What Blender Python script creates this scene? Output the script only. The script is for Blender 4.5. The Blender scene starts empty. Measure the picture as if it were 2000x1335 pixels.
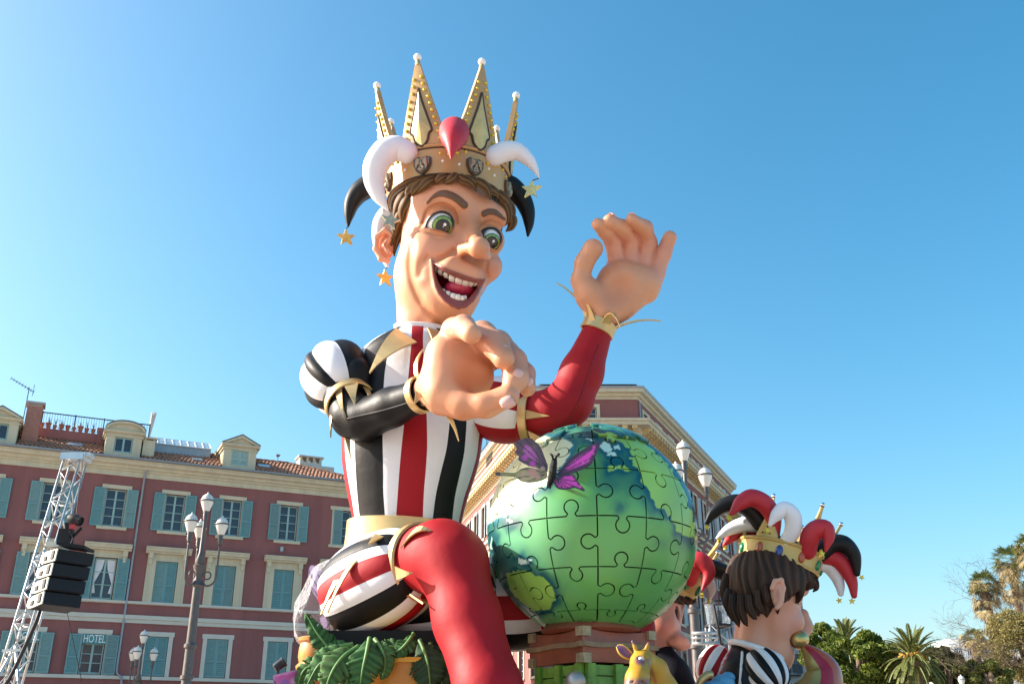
import bpy, bmesh, math, random
import numpy as np
from mathutils import Vector, Matrix
random.seed(7); RNG = np.random.default_rng(7)
R_ = math.radians
SC = bpy.context.scene
COL = SC.collection

# ------------------------------------------------------------------ camera
FPX = 1949.0; PITCH = math.atan(797 / FPX); SP, CP = math.sin(PITCH), math.cos(PITCH); CZ = 1.7
cam = bpy.data.cameras.new('camera'); camo = bpy.data.objects.new('camera', cam); COL.objects.link(camo)
camo.location = (0, 0, CZ); camo.rotation_euler = (math.pi / 2 + PITCH, 0, 0)
cam.sensor_width = 36; cam.lens = 36 * FPX / 2000; cam.clip_start = 0.1; cam.clip_end = 3000
SC.camera = camo
# ------------------------------------------------------------------ sky, sun, exposure
SUN_EL, SUN_AZ = R_(28), R_(-84)          # azimuth from +Y towards +X
w = bpy.data.worlds.new('World'); SC.world = w; w.use_nodes = True
nt = w.node_tree; bg = nt.nodes['Background']
sky = nt.nodes.new('ShaderNodeTexSky'); sky.sky_type = 'NISHITA'; sky.sun_disc = False
sky.sun_elevation = SUN_EL; sky.sun_rotation = SUN_AZ; sky.altitude = 0
sky.air_density = 1.0; sky.dust_density = 2.3; sky.ozone_density = 1.5
hs = nt.nodes.new('ShaderNodeHueSaturation'); hs.inputs['Saturation'].default_value = 1.40; hs.inputs['Hue'].default_value = 0.481
nt.links.new(sky.outputs[0], hs.inputs['Color']); nt.links.new(hs.outputs[0], bg.inputs[0]); bg.inputs[1].default_value = 0.115
sl = bpy.data.lights.new('sun', 'SUN'); sl.energy = 4.6; sl.angle = R_(0.53); sl.color = (1.0, 0.93, 0.82)
so = bpy.data.objects.new('sun', sl); COL.objects.link(so)
SDIR = Vector((math.cos(SUN_EL) * math.sin(SUN_AZ), math.cos(SUN_EL) * math.cos(SUN_AZ), math.sin(SUN_EL)))
so.rotation_euler = SDIR.to_track_quat('Z', 'Y').to_euler(); so.location = (-30, 10, 40)
SC.view_settings.view_transform = 'Standard'; SC.view_settings.look = 'None'
SC.view_settings.exposure = 1.28; SC.view_settings.gamma = 1
SC.view_settings.use_curve_mapping = False
SC.render.engine = 'CYCLES'
SC.cycles.max_bounces = 8; SC.cycles.transparent_max_bounces = 12

# ------------------------------------------------------------------ picture measure -> place (photo px 2000x1335)
def ray(px, py):
    b = 667.5 - py
    return np.array([px - 1000.0, FPX * CP - b * SP, FPX * SP + b * CP])
def PY(px, py, Y):
    d = ray(px, py); return np.array([0, 0, CZ]) + d * (Y / d[1])
def proj(P):
    P = np.asarray(P, float); q = P - np.array([0, 0, CZ])
    c = q[..., 1] * CP + q[..., 2] * SP
    return 1000 + FPX * q[..., 0] / c, 667.5 - FPX * (-q[..., 1] * SP + q[..., 2] * CP) / c

# ------------------------------------------------------------------ materials
MATS = {}
def lin(c):
    return tuple((x / 12.92 if x <= 0.04045 else ((x + 0.055) / 1.055) ** 2.4) for x in c)
def mat(name, color=(0.5, 0.5, 0.5), rough=0.6, metal=0.0, var=0.12, scale=3.0, bump=0.0, bscale=40.0,
        attr=False, trans=0.0, coat=0.0, spec=0.5, streak=False, sheen=0.0):
    if name in MATS: return MATS[name]
    m = bpy.data.materials.new(name); m.use_nodes = True; n = m.node_tree.nodes; l = m.node_tree.links
    b = n['Principled BSDF']
    b.inputs['Roughness'].default_value = rough; b.inputs['Metallic'].default_value = metal
    b.inputs['Specular IOR Level'].default_value = spec; b.inputs['Coat Weight'].default_value = coat
    b.inputs['Coat Roughness'].default_value = 0.15
    if sheen: b.inputs['Sheen Weight'].default_value = sheen
    if trans: b.inputs['Transmission Weight'].default_value = trans
    tc = n.new('ShaderNodeTexCoord')
    if attr:
        src = n.new('ShaderNodeVertexColor'); src.layer_name = 'Col'; base = src.outputs['Color']
    else:
        src = n.new('ShaderNodeRGB'); src.outputs[0].default_value = (*color, 1); base = src.outputs[0]
    if var > 0:
        nz = n.new('ShaderNodeTexNoise'); nz.inputs['Scale'].default_value = scale; nz.inputs['Detail'].default_value = 6
        nz.inputs['Roughness'].default_value = 0.65
        if streak:
            mp = n.new('ShaderNodeMapping'); mp.inputs['Scale'].default_value = (1.6, 1.6, 0.10)
            l.new(tc.outputs['Object'], mp.inputs[0]); l.new(mp.outputs[0], nz.inputs['Vector'])
        else: l.new(tc.outputs['Object'], nz.inputs['Vector'])
        mr = n.new('ShaderNodeMapRange'); mr.inputs['From Min'].default_value = 0.25; mr.inputs['From Max'].default_value = 0.75
        mr.inputs['To Min'].default_value = 1 - var; mr.inputs['To Max'].default_value = 1 + var
        l.new(nz.outputs['Fac'], mr.inputs['Value'])
        mx = n.new('ShaderNodeVectorMath'); mx.operation = 'SCALE'
        l.new(base, mx.inputs[0]); l.new(mr.outputs[0], mx.inputs['Scale']); base = mx.outputs[0]
        mr2 = n.new('ShaderNodeMapRange'); mr2.inputs['To Min'].default_value = max(0.03, rough - 0.1); mr2.inputs['To Max'].default_value = min(1, rough + 0.1)
        l.new(nz.outputs['Fac'], mr2.inputs['Value']); l.new(mr2.outputs[0], b.inputs['Roughness'])
    l.new(base, b.inputs['Base Color'])
    if bump > 0:
        n2 = n.new('ShaderNodeTexNoise'); n2.inputs['Scale'].default_value = bscale; n2.inputs['Detail'].default_value = 4
        l.new(tc.outputs['Object'], n2.inputs['Vector'])
        bp = n.new('ShaderNodeBump'); bp.inputs['Strength'].default_value = bump; bp.inputs['Distance'].default_value = 0.02
        l.new(n2.outputs['Fac'], bp.inputs['Height']); l.new(bp.outputs[0], b.inputs['Normal'])
    MATS[name] = m; return m

# ------------------------------------------------------------------ objects
ORG = {}
def meta(o, label=None, cat=None, group=None, kind=None):
    if label: o['label'] = label
    if cat: o['category'] = cat
    if group: o['group'] = group
    if kind: o['kind'] = kind
    return o
def thing(name, label, cat, loc=(0, 0, 0), rz=0.0, group=None):
    o = bpy.data.objects.new(name, None); COL.objects.link(o); o.location = [float(x) for x in loc]; o.rotation_euler = (0, 0, rz)
    o.empty_display_size = 0.2
    ORG[o.name] = np.array(loc, float)
    return meta(o, label, cat, group)
def link(name, me, parent=None, loc=None, rot=None):
    o = bpy.data.objects.new(name, me); COL.objects.link(o)
    if parent is not None: o.parent = parent; ORG[o.name] = ORG.get(parent.name, np.zeros(3))
    if loc is not None: o.location = [float(x) for x in loc]
    if rot is not None: o.rotation_euler = rot
    return o
def copy_tree(o, parent=None, keep=True):
    c = o.copy(); COL.objects.link(c)
    if parent is not None: c.parent = parent
    for ch in list(o.children): copy_tree(ch, c)
    return c

class MB:
    """collects shapes; build() links them as one mesh object"""
    def __init__(s): s.V = []; s.F = []; s.M = []; s.n = 0; s.T = None
    def add(s, V, F, m=0):
        V = np.asarray(V, float)
        if s.T is not None: V = V @ s.T[0].T + s.T[1]
        s.V.append(V); b = s.n
        for f in F: s.F.append([i + b for i in f]); s.M.append(m)
        s.n += len(V)
    def box(s, x0, x1, y0, y1, z0, z1, m=0):
        s.add([(x0, y0, z0), (x1, y0, z0), (x1, y1, z0), (x0, y1, z0), (x0, y0, z1), (x1, y0, z1), (x1, y1, z1), (x0, y1, z1)],
              [(0, 3, 2, 1), (4, 5, 6, 7), (0, 1, 5, 4), (1, 2, 6, 5), (2, 3, 7, 6), (3, 0, 4, 7)], m)
    def obox(s, c, a, b, d, m=0):
        c, a, b, d = (np.asarray(x, float) for x in (c, a, b, d))
        if np.dot(np.cross(a, b), d) < 0: b = -b
        V = [c + i * a + j * b + k * d for k in (-1, 1) for i, j in ((-1, -1), (1, -1), (1, 1), (-1, 1))]
        s.add(V, [(0, 3, 2, 1), (4, 5, 6, 7), (0, 1, 5, 4), (1, 2, 6, 5), (2, 3, 7, 6), (3, 0, 4, 7)], m)
    def bar(s, p, q, w, h=None, up=(0, 0, 1), m=0):
        p, q = np.asarray(p, float), np.asarray(q, float); h = h or w; d = q - p; L = np.linalg.norm(d); d /= L
        a = np.cross(d, up); 
        if np.linalg.norm(a) < 1e-6: a = np.cross(d, (1, 0, 0))
        a /= np.linalg.norm(a); b = np.cross(a, d)
        s.obox((p + q) / 2, d * L / 2, a * w / 2, b * h / 2, m)
    def tube(s, P, r, n=10, cap=True, m=0, flat=None):
        P = np.asarray(P, float); k = len(P); r = np.broadcast_to(np.asarray(r, float), (k,)) if np.ndim(r) < 2 else np.asarray(r)
        T = np.gradient(P, axis=0); T /= np.linalg.norm(T, axis=1)[:, None] + 1e-12
        a = np.cross(T[0], (0.0, 0.1, 1.0)); 
        if np.linalg.norm(a) < 1e-3: a = np.cross(T[0], (1.0, 0, 0))
        a /= np.linalg.norm(a); V = []
        for i in range(k):
            a = a - T[i] * np.dot(a, T[i]); a /= np.linalg.norm(a); b = np.cross(T[i], a)
            for j in range(n):
                t = 2 * math.pi * j / n; V.append(P[i] + r[i] * (math.cos(t) * a + math.sin(t) * b))
        F = [(i * n + j, i * n + (j + 1) % n, (i + 1) * n + (j + 1) % n, (i + 1) * n + j) for i in range(k - 1) for j in range(n)]
        if cap: F += [tuple(range(n - 1, -1, -1)), tuple((k - 1) * n + j for j in range(n))]
        s.add(V, F, m)
    def lathe(s, prof, n=16, c=(0, 0, 0), m=0, axes=None, cap=True):
        c = np.asarray(c, float); A = np.eye(3) if axes is None else np.asarray(axes, float); V = []; k = len(prof)
        for r, z in prof:
            for j in range(n):
                t = 2 * math.pi * j / n; V.append(c + A[0] * r * math.cos(t) + A[1] * r * math.sin(t) + A[2] * z)
        F = [(i * n + j, i * n + (j + 1) % n, (i + 1) * n + (j + 1) % n, (i + 1) * n + j) for i in range(k - 1) for j in range(n)]
        if cap: F += [tuple(range(n - 1, -1, -1)), tuple((k - 1) * n + j for j in range(n))]
        s.add(V, F, m)
    def sphere(s, c, r, nu=16, nv=10, m=0):
        c = np.asarray(c, float); r = np.broadcast_to(np.asarray(r, float), (3,)); V = [c + r * (0, 0, -1)]
        for i in range(1, nv):
            a = -math.pi / 2 + math.pi * i / nv
            for j in range(nu):
                t = 2 * math.pi * j / nu; V.append(c + r * (math.cos(a) * math.cos(t), math.cos(a) * math.sin(t), math.sin(a)))
        V.append(c + r * (0, 0, 1)); L = len(V) - 1; F = []
        for j in range(nu):
            j2 = (j + 1) % nu; F.append((0, 1 + j2, 1 + j)); F.append((L, L - nu + j, L - nu + j2))
        for i in range(nv - 2):
            for j in range(nu):
                j2 = (j + 1) % nu; F.append((1 + i * nu + j, 1 + i * nu + j2, 1 + (i + 1) * nu + j2, 1 + (i + 1) * nu + j))
        s.add(V, F, m)
    def prism(s, poly, o, u, v, t, m=0):
        """outline poly (2d) in plane o,u,v extruded by vector t (both sides closed)"""
        o, u, v, t = (np.asarray(x, float) for x in (o, u, v, t)); k = len(poly)
        A = [o + p[0] * u + p[1] * v for p in poly]; V = A + [x + t for x in A]
        F = [tuple(range(k - 1, -1, -1)), tuple(range(k, 2 * k))] + [(i, (i + 1) % k, k + (i + 1) % k, k + i) for i in range(k)]
        s.add(V, F, m)
    def mesh(s, name, mats, smooth=False, off=None):
        V = np.concatenate(s.V) if s.V else np.zeros((0, 3))
        if off is not None: V = V - off
        me = bpy.data.meshes.new(name); me.from_pydata(V.tolist(), [], s.F); 
        for mm in (mats if isinstance(mats, (list, tuple)) else [mats]): me.materials.append(mm)
        if max(s.M, default=0) > 0: me.polygons.foreach_set('material_index', s.M)
        me.update()
        if smooth:
            me.polygons.foreach_set('use_smooth', [True] * len(me.polygons))
            if smooth != 'all': me.set_sharp_from_angle(angle=R_(40))
        return me
    def build(s, name, mats, parent=None, smooth=False, loc=None, rot=None, world=False):
        off = ORG.get(parent.name, np.zeros(3)) if (world and parent is not None) else None
        return link(name, s.mesh(name, mats, smooth, off), parent, loc, rot)
def raw_mesh(name, V, F, mt, parent=None, smooth=True, col=None, fm=None, world=True, loc=None, sharp=None):
    V = np.asarray(V, float)
    if world and parent is not None: V = V - ORG.get(parent.name, np.zeros(3))
    me = bpy.data.meshes.new(name); 
    F = np.asarray(F) if not isinstance(F, list) else F
    me.from_pydata(V.tolist(), [], F.tolist() if isinstance(F, np.ndarray) else F)
    for mm in (mt if isinstance(mt, (list, tuple)) else [mt]): me.materials.append(mm)
    if fm is not None: me.polygons.foreach_set('material_index', np.asarray(fm, np.int32))
    if col is not None:
        at = me.color_attributes.new('Col', 'FLOAT_COLOR', 'POINT')
        c4 = np.ones((len(V), 4), np.float32); c4[:, :3] = col; at.data.foreach_set('color', c4.ravel())
    if smooth: me.polygons.foreach_set('use_smooth', np.ones(len(me.polygons), bool))
    if sharp: me.set_sharp_from_angle(angle=R_(sharp))
    me.update(); return link(name, me, parent, loc)

# ------------------------------------------------------------------ sculpting: distance fields + surface nets
def smin(a, b, k):
    h = np.clip(0.5 + 0.5 * (b - a) / k, 0, 1); return b + (a - b) * h - k * h * (1 - h)
def smax(a, b, k): return -smin(-a, -b, k)
def s_ell(p, c, r, A=None):
    q = p - np.asarray(c); 
    if A is not None: q = q @ np.asarray(A).T
    r = np.asarray(r, float); k0 = np.sqrt(((q / r) ** 2).sum(1)); k1 = np.sqrt(((q / (r * r)) ** 2).sum(1)) + 1e-9
    return k0 * (k0 - 1) / k1
def s_cap(p, a, b, ra, rb=None):
    rb = ra if rb is None else rb; a = np.asarray(a, float); ba = np.asarray(b, float) - a; pa = p - a
    h = np.clip((pa @ ba) / (ba @ ba), 0, 1); return np.sqrt(((pa - h[:, None] * ba) ** 2).sum(1)) - (ra + (rb - ra) * h)
def s_chain(p, pts, rad, k=0.02):
    d = None
    for i in range(len(pts) - 1):
        e = s_cap(p, pts[i], pts[i + 1], rad[i], rad[i + 1]); d = e if d is None else smin(d, e, k)
    return d
def sculpt(fn, lo, hi, vx):
    lo = np.asarray(lo, float); hi = np.asarray(hi, float); B = 4
    nb = np.ceil((hi - lo) / (vx * B)).astype(int); n = nb * B + 1
    # coarse pass on block centres
    g = [lo[i] + (np.arange(nb[i]) + 0.5) * vx * B for i in range(3)]
    X, Y, Z = np.meshgrid(*g, indexing='ij'); P = np.stack([X, Y, Z], -1).reshape(-1, 3)
    dc = fn(P).reshape(nb); near = np.abs(dc) < vx * B * 1.6
    D = np.repeat(np.repeat(np.repeat(dc, B, 0), B, 1), B, 2); D = np.pad(D, ((0, 1),) * 3, mode='edge').astype(np.float32)
    M = np.repeat(np.repeat(np.repeat(near, B, 0), B, 1), B, 2); M = np.pad(M, ((0, 1),) * 3, mode='edge')
    M2 = M.copy()
    for ax in range(3):
        M2 |= np.roll(M2, 1, ax)
    idx = np.argwhere(M2); D[M2] = fn(lo + idx * vx).astype(np.float32)
    S = D < 0
    c = np.stack([S[i:n[0] - 1 + i, j:n[1] - 1 + j, k:n[2] - 1 + k] for i in (0, 1) for j in (0, 1) for k in (0, 1)])
    act = c.any(0) & ~c.all(0); cells = np.argwhere(act); vid = -np.ones(act.shape, np.int64); vid[act] = np.arange(len(cells))
    acc = np.zeros((len(cells), 3)); cnt = np.zeros(len(cells))
    cor = np.array([(i, j, k) for i in (0, 1) for j in (0, 1) for k in (0, 1)])
    val = np.stack([D[cells[:, 0] + o[0], cells[:, 1] + o[1], cells[:, 2] + o[2]] for o in cor], 1)
    for a in range(8):
        for b in range(a + 1, 8):
            if abs(cor[a] - cor[b]).sum() != 1: continue
            m = (val[:, a] < 0) != (val[:, b] < 0); t = val[m, a] / (val[m, a] - val[m, b])
            acc[m] += cor[a] + t[:, None] * (cor[b] - cor[a]); cnt[m] += 1
    V = lo + (cells + acc / cnt[:, None]) * vx; F = []
    for ax in range(3):
        u, v = (ax + 1) % 3, (ax + 2) % 3
        sl0 = [slice(None)] * 3; sl1 = [slice(None)] * 3; sl0[ax] = slice(0, -1); sl1[ax] = slice(1, None)
        e = S[tuple(sl0)] != S[tuple(sl1)]; E = np.argwhere(e)
        ok = (E[:, u] > 0) & (E[:, v] > 0) & (E[:, u] < act.shape[u]) & (E[:, v] < act.shape[v]); E = E[ok]
        ins = S[E[:, 0], E[:, 1], E[:, 2]]
        def at(du, dv):
            q = E.copy(); q[:, u] -= du; q[:, v] -= dv; return vid[q[:, 0], q[:, 1], q[:, 2]]
        q = np.stack([at(1, 1), at(0, 1), at(0, 0), at(1, 0)], 1)
        q[~ins] = q[~ins][:, ::-1]; F.append(q)
    F = np.concatenate(F); F = F[(F >= 0).all(1)]
    return V, F
def d_poly2(x, y, poly, closed=True):
    """signed distance (negative inside) to a 2d polygon / distance to an open line"""
    poly = np.asarray(poly, float); n = len(poly); d = np.full(x.shape, 1e9); ins = np.zeros(x.shape, bool)
    for i in range(n if closed else n - 1):
        a = poly[i]; b = poly[(i + 1) % n]; e = b - a
        if e @ e < 1e-12: continue
        wx, wy = x - a[0], y - a[1]
        t = np.clip((wx * e[0] + wy * e[1]) / (e @ e), 0, 1); d = np.minimum(d, (wx - t * e[0]) ** 2 + (wy - t * e[1]) ** 2)
        if closed:
            c = (a[1] > y) != (b[1] > y)
            with np.errstate(divide='ignore', invalid='ignore'):
                xi = a[0] + (y - a[1]) * e[0] / (e[1] if e[1] != 0 else 1e-12)
            ins ^= c & (x < xi)
    d = np.sqrt(d); return np.where(ins, -d, d) if closed else d
def spline(pts, n=8):
    """Catmull-Rom through pts"""
    P = np.asarray(pts, float); Q = np.vstack([2 * P[0] - P[1], P, 2 * P[-1] - P[-2]]); out = []
    for i in range(1, len(Q) - 2):
        for t in np.arange(n) / n:
            a, b, c, d = Q[i - 1], Q[i], Q[i + 1], Q[i + 2]
            out.append(0.5 * (2 * b + (c - a) * t + (2 * a - 5 * b + 4 * c - d) * t * t + (3 * b - a - 3 * c + d) * t ** 3))
    out.append(P[-1]); return np.array(out)
def blend(c, m, col):
    m = np.clip(m, 0, 1)[:, None]; return c * (1 - m) + np.asarray(col) * m
def sstep(a, b, x):
    t = np.clip((x - a) / (b - a), 0, 1); return t * t * (3 - 2 * t)
def star_outline(r=1.0, ri=0.42, n=5, rot=math.pi / 2):
    return [((r if i % 2 == 0 else ri) * math.cos(rot + math.pi * i / n), (r if i % 2 == 0 else ri) * math.sin(rot + math.pi * i / n)) for i in range(2 * n)]
# =================================================================== SETTING
m_red = mat('red_stucco', (0.255, 0.10, 0.092), 0.9, var=0.20, scale=0.7, bump=0.15, bscale=30, streak=True)
m_cream = mat('cream_stucco', (0.56, 0.50, 0.35), 0.85, var=0.14, scale=1.6, bump=0.08, streak=True)
m_pale = mat('pale_stone', (0.56, 0.54, 0.46), 0.85, var=0.08, scale=1.5)
m_teal = mat('teal_paint', (0.14, 0.30, 0.31), 0.6, var=0.10, scale=2)
m_teal2 = mat('pale_teal_paint', (0.30, 0.45, 0.42), 0.55, var=0.08)
m_greyblue = mat('grey_blue_paint', (0.38, 0.44, 0.47), 0.6, var=0.08)
m_glass = mat('window_glass', (0.035, 0.05, 0.07), 0.08, var=0.25, scale=0.8)
m_zinc = mat('zinc', (0.30, 0.33, 0.36), 0.5, 0.6, var=0.15)
m_tile = mat('clay_tile', (0.33, 0.15, 0.085), 0.85, var=0.45, scale=2.5)
m_brick = mat('brick', (0.42, 0.17, 0.12), 0.9, var=0.2, scale=5, bump=0.2)
m_darkmetal = mat('dark_metal', (0.03, 0.03, 0.035), 0.5, 0.5, var=0.15)
m_terra = mat('terracotta', (0.42, 0.15, 0.10), 0.85, var=0.15)
m_white = mat('white_paint', (0.8, 0.8, 0.78), 0.6, var=0.05)
m_asph = mat('paving', (0.42, 0.34, 0.29), 0.9, var=0.25, scale=0.8, bump=0.2)

g = MB(); g.add([(-1500, -300, 0), (1500, -300, 0), (1500, 1500, 0), (-1500, 1500, 0)], [(0, 1, 2, 3)])
meta(g.build('ground', m_asph), 'grey stone paving of the wide square', kind='structure')

def wall_holes(b, x0, x1, z0, z1, holes, dep=0.28, m=0, mr=0):
    xs = sorted({x0, x1} | {h[0] for h in holes} | {h[1] for h in holes}); zs = sorted({z0, z1} | {h[2] for h in holes} | {h[3] for h in holes})
    xs = [x for x in xs if x0 <= x <= x1]
    for i in range(len(xs) - 1):
        for j in range(len(zs) - 1):
            cx, cz = (xs[i] + xs[i + 1]) / 2, (zs[j] + zs[j + 1]) / 2
            if any(h[0] < cx < h[1] and h[2] < cz < h[3] for h in holes): continue
            b.add([(xs[i], 0, zs[j]), (xs[i + 1], 0, zs[j]), (xs[i + 1], 0, zs[j + 1]), (xs[i], 0, zs[j + 1])], [(0, 1, 2, 3)], m)
    for a, c, d, e in holes:
        b.add([(a, 0, d), (c, 0, d), (c, 0, e), (a, 0, e), (a, dep, d), (c, dep, d), (c, dep, e), (a, dep, e)],
              [(0, 4, 5, 1), (1, 5, 6, 2), (2, 6, 7, 3), (3, 7, 4, 0), (4, 7, 6, 5)], mr)
def sweep(b, prof, x0, x1, m=0):
    """profile [(y,z)] run along x"""
    k = len(prof); V = [(x0, y, z) for y, z in prof] + [(x1, y, z) for y, z in prof]
    b.add(V, [tuple(range(k)), tuple(range(2 * k - 1, k - 1, -1))] + [(i, k + i, k + (i + 1) % k, (i + 1) % k) for i in range(k)], m)
_cache = {}
TEALS = [m_teal, mat('teal_paint_faded', (.17, .32, .32), .65, var=.15, scale=2), mat('teal_paint_dusty', (.155, .28, .285), .7, var=.15, scale=2), mat('teal_paint_fresh', (.125, .29, .305), .55, var=.12, scale=2)]
def shutter_mesh(w, h, mt, split=0.42, slats=True):
    key = ('sh', round(w, 2), round(h, 2), mt.name)
    if key in _cache: return _cache[key]
    b = MB(); f = 0.07; t = 0.02; x = w / 2
    b.box(-x, -x + f, -t, t, 0, h); b.box(x - f, x, -t, t, 0, h)
    zm = h * split
    for a, c in ((0, f * 1.3), (zm - f * .6, zm + f * .6), (h - f, h)): b.box(-x + f, x - f, -t + .002, t - .002, a, c)
    for a, c in ((f * 1.3, zm - f * .6), (zm + f * .6, h - f)):
        n = max(3, int((c - a) / 0.085))
        for i in range(n):
            z = a + (i + .5) * (c - a) / n; b.obox((0, 0, z), (x - f, 0, 0), (0, .016, -.022), (0, .006, .005))
    b.box(-x + f, x - f, .008, .014, f, h - f)
    for z in (0.25, h - 0.25): b.box(-x - .03, -x + .12, -t - .012, -t - .001, z, z + .04)
    _cache[key] = b.mesh('shutter', mt); return _cache[key]
def window_meshes(w, h, nx, nz, mt):
    key = ('w', round(w, 2), round(h, 2), nx, nz, mt.name)
    if key in _cache: return _cache[key]
    b = MB(); f = 0.06
    b.box(-w / 2, -w / 2 + f, -.04, .04, 0, h); b.box(w / 2 - f, w / 2, -.04, .04, 0, h)
    b.box(-w / 2 + f, w / 2 - f, -.04, .04, 0, f * 1.6); b.box(-w / 2 + f, w / 2 - f, -.04, .04, h - f, h)
    iw, ih = w - 2 * f, h - 2.6 * f; panes = []
    for i in range(1, nx):
        x = -w / 2 + f + iw * i / nx; fw = .05 if i * 2 == nx else .025; b.box(x - fw, x + fw, -.05, .03, f * 1.6, h - f)
    for j in range(1, nz):
        z = f * 1.6 + ih * j / nz; b.box(-w / 2 + f, w / 2 - f, -.035, .025, z - .018, z + .018)
    for i in range(nx):
        for j in range(nz): panes.append((-w / 2 + f + iw * (i + .5) / nx, f * 1.6 + ih * (j + .5) / nz))
    p = MB(); p.box(-iw / nx / 2 + .005, iw / nx / 2 - .005, .012, .02, -ih / nz / 2 + .005, ih / nz / 2 - .005)
    _cache[key] = (b.mesh('window', mt), p.mesh('pane', m_glass), panes); return _cache[key]
def put_window(root, x, y, z, w, h, nx, nz, mt, rz=0.0, sep=True):
    wm, pm, panes = window_meshes(w, h, nx, nz, mt)
    o = link('window', wm, root, (x, y, z), (0, 0, rz))
    for a, c in panes: link('pane', pm, o, (a, 0, c), (RNG.normal(0, .006), 0, RNG.normal(0, .006)))
    return o
def put_shutter(root, x, y, z, w, h, mt, rz=0.0):
    if mt is m_teal: mt = TEALS[int(RNG.integers(0, 4))]
    rz = rz + float(RNG.normal(0, .03)) * (abs(rz) > .001)
    return link('shutter', shutter_mesh(w, h, mt), root, (x, y, z), (0, 0, rz))

# ------------------------------------------------------------------- red building on the left
ANG = math.atan2(2106, 4590)
O2 = PY(350, 1150, 52)
bl = thing('red_building', 'long red building with teal shutters and HOTEL signs behind the tall lamp post', 'building', (O2[0], O2[1], 0), ANG)
def bl_local(px, py, y=0.0):
    """picture point -> local (x, y, z) on the plane at depth y behind the facade"""
    d = ray(px, py); D = np.array([math.cos(ANG), math.sin(ANG)]); N = np.array([-D[1], D[0]])
    t = (N @ O2[:2] + y) / (N @ d[:2]); P = d * t; return (P[:2] - O2[:2]) @ D, y, P[2] + CZ
cols = [-12.55, -9.60, -6.62, -3.67, -0.74, 2.20, 5.27, 8.28]
X0, X1 = -17.0, 9.9
holes = []
for i, c in enumerate(cols):
    holes.append((c - .50, c + .50, 12.22, 14.15)); holes.append((c - .53, c + .53, 8.61, 10.66)); holes.append((c - .53, c + .53, 5.09, 6.95))
b = MB(); wall_holes(b, X0, X1, 0, 14.9, holes); b.box(X0, X1, .4, 11, 0, 15.6); b.add([(X1, 0, 0), (X1, .4, 0), (X1, .4, 14.9), (X1, 0, 14.9)], [(0, 1, 2, 3)])
b.add([(X0, 0, 0), (X0, .4, 0), (X0, .4, 14.9), (X0, 0, 14.9)], [(3, 2, 1, 0)])
b.build('wall', m_red, bl)
b = MB(); sweep(b, [(.3, 14.86), (-.06, 14.86), (-.06, 15.12), (-.14, 15.13), (-.14, 15.20), (-.26, 15.26), (-.30, 15.36), (-.46, 15.42), (-.52, 15.55), (-.58, 15.57), (-.58, 15.63), (.3, 15.64)], X0, X1 + .5)
b.build('cornice', m_cream, bl)
b = MB(); sweep(b, [(-.45, 15.645), (-.66, 15.645), (-.70, 15.69), (-.70, 15.74), (-.60, 15.75), (.1, 15.76), (.1, 15.645)], X0, X1 + .6); b.build('gutter', m_zinc, bl)
b = MB(); sweep(b, [(.2, 8.46), (-.10, 8.46), (-.14, 8.50), (-.14, 8.60), (.2, 8.60)], X0, X1); b.build('sill_band', m_pale, bl)
b = MB(); sweep(b, [(.2, 7.55), (-.08, 7.55), (-.08, 7.72), (-.15, 7.74), (-.15, 7.93), (.2, 7.95)], X0, X1); b.build('belt_course', m_pale, bl)
b = MB(); sweep(b, [(.2, 4.90), (-.12, 4.90), (-.12, 5.06), (.2, 5.06)], X0, X1); b.build('belt_course', m_pale, bl)
# surrounds, one mesh per kind
def sur3():
    b = MB(); b.box(-.72, .72, -.05, .05, 14.16, 14.36); b.box(-.72, .72, -.10, .2, 12.06, 12.21); b.box(-.60, -.501, -.03, .05, 12.215, 14.155); b.box(.501, .60, -.03, .05, 12.215, 14.155); return b.mesh('surround', m_cream)
def sur2():
    b = MB()
    for s in (-1, 1):
        x0, x1 = sorted((s * .535, s * .83)); b.box(x0, x1, -.06, .05, 8.605, 10.72)
        x0, x1 = sorted((s * .72, s * .98)); b.box(x0, x1, -.05, .05, 8.605, 11.02); x0, x1 = sorted((s * .74, s * .96)); b.box(x0, x1, -.22, .04, 10.75, 11.02); b.box(x0 + .03, x1 - .03, -.14, .04, 10.45, 10.75)
    b.box(-.83, .83, -.045, .05, 10.70, 11.02); b.box(-.60, .60, -.065, .05, 10.66, 10.75)
    sweep(b, [(.1, 11.02), (-.24, 11.02), (-.26, 11.08), (-.34, 11.12), (-.36, 11.24), (-.40, 11.26), (-.40, 11.33), (.1, 11.38)], -1.12, 1.12)
    return b.mesh('surround', m_cream)
def sur1():
    b = MB(); b.box(-.74, -.535, -.05, .05, 5.065, 6.96); b.box(.535, .74, -.05, .05, 5.065, 6.96); b.box(-.79, .79, -.055, .05, 6.96, 7.18); return b.mesh('surround', m_pale)
s3, s2, s1 = sur3(), sur2(), sur1()
m_curtain = mat('net_curtain', (0.75, 0.75, 0.75), 0.8, var=0.1)
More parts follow.
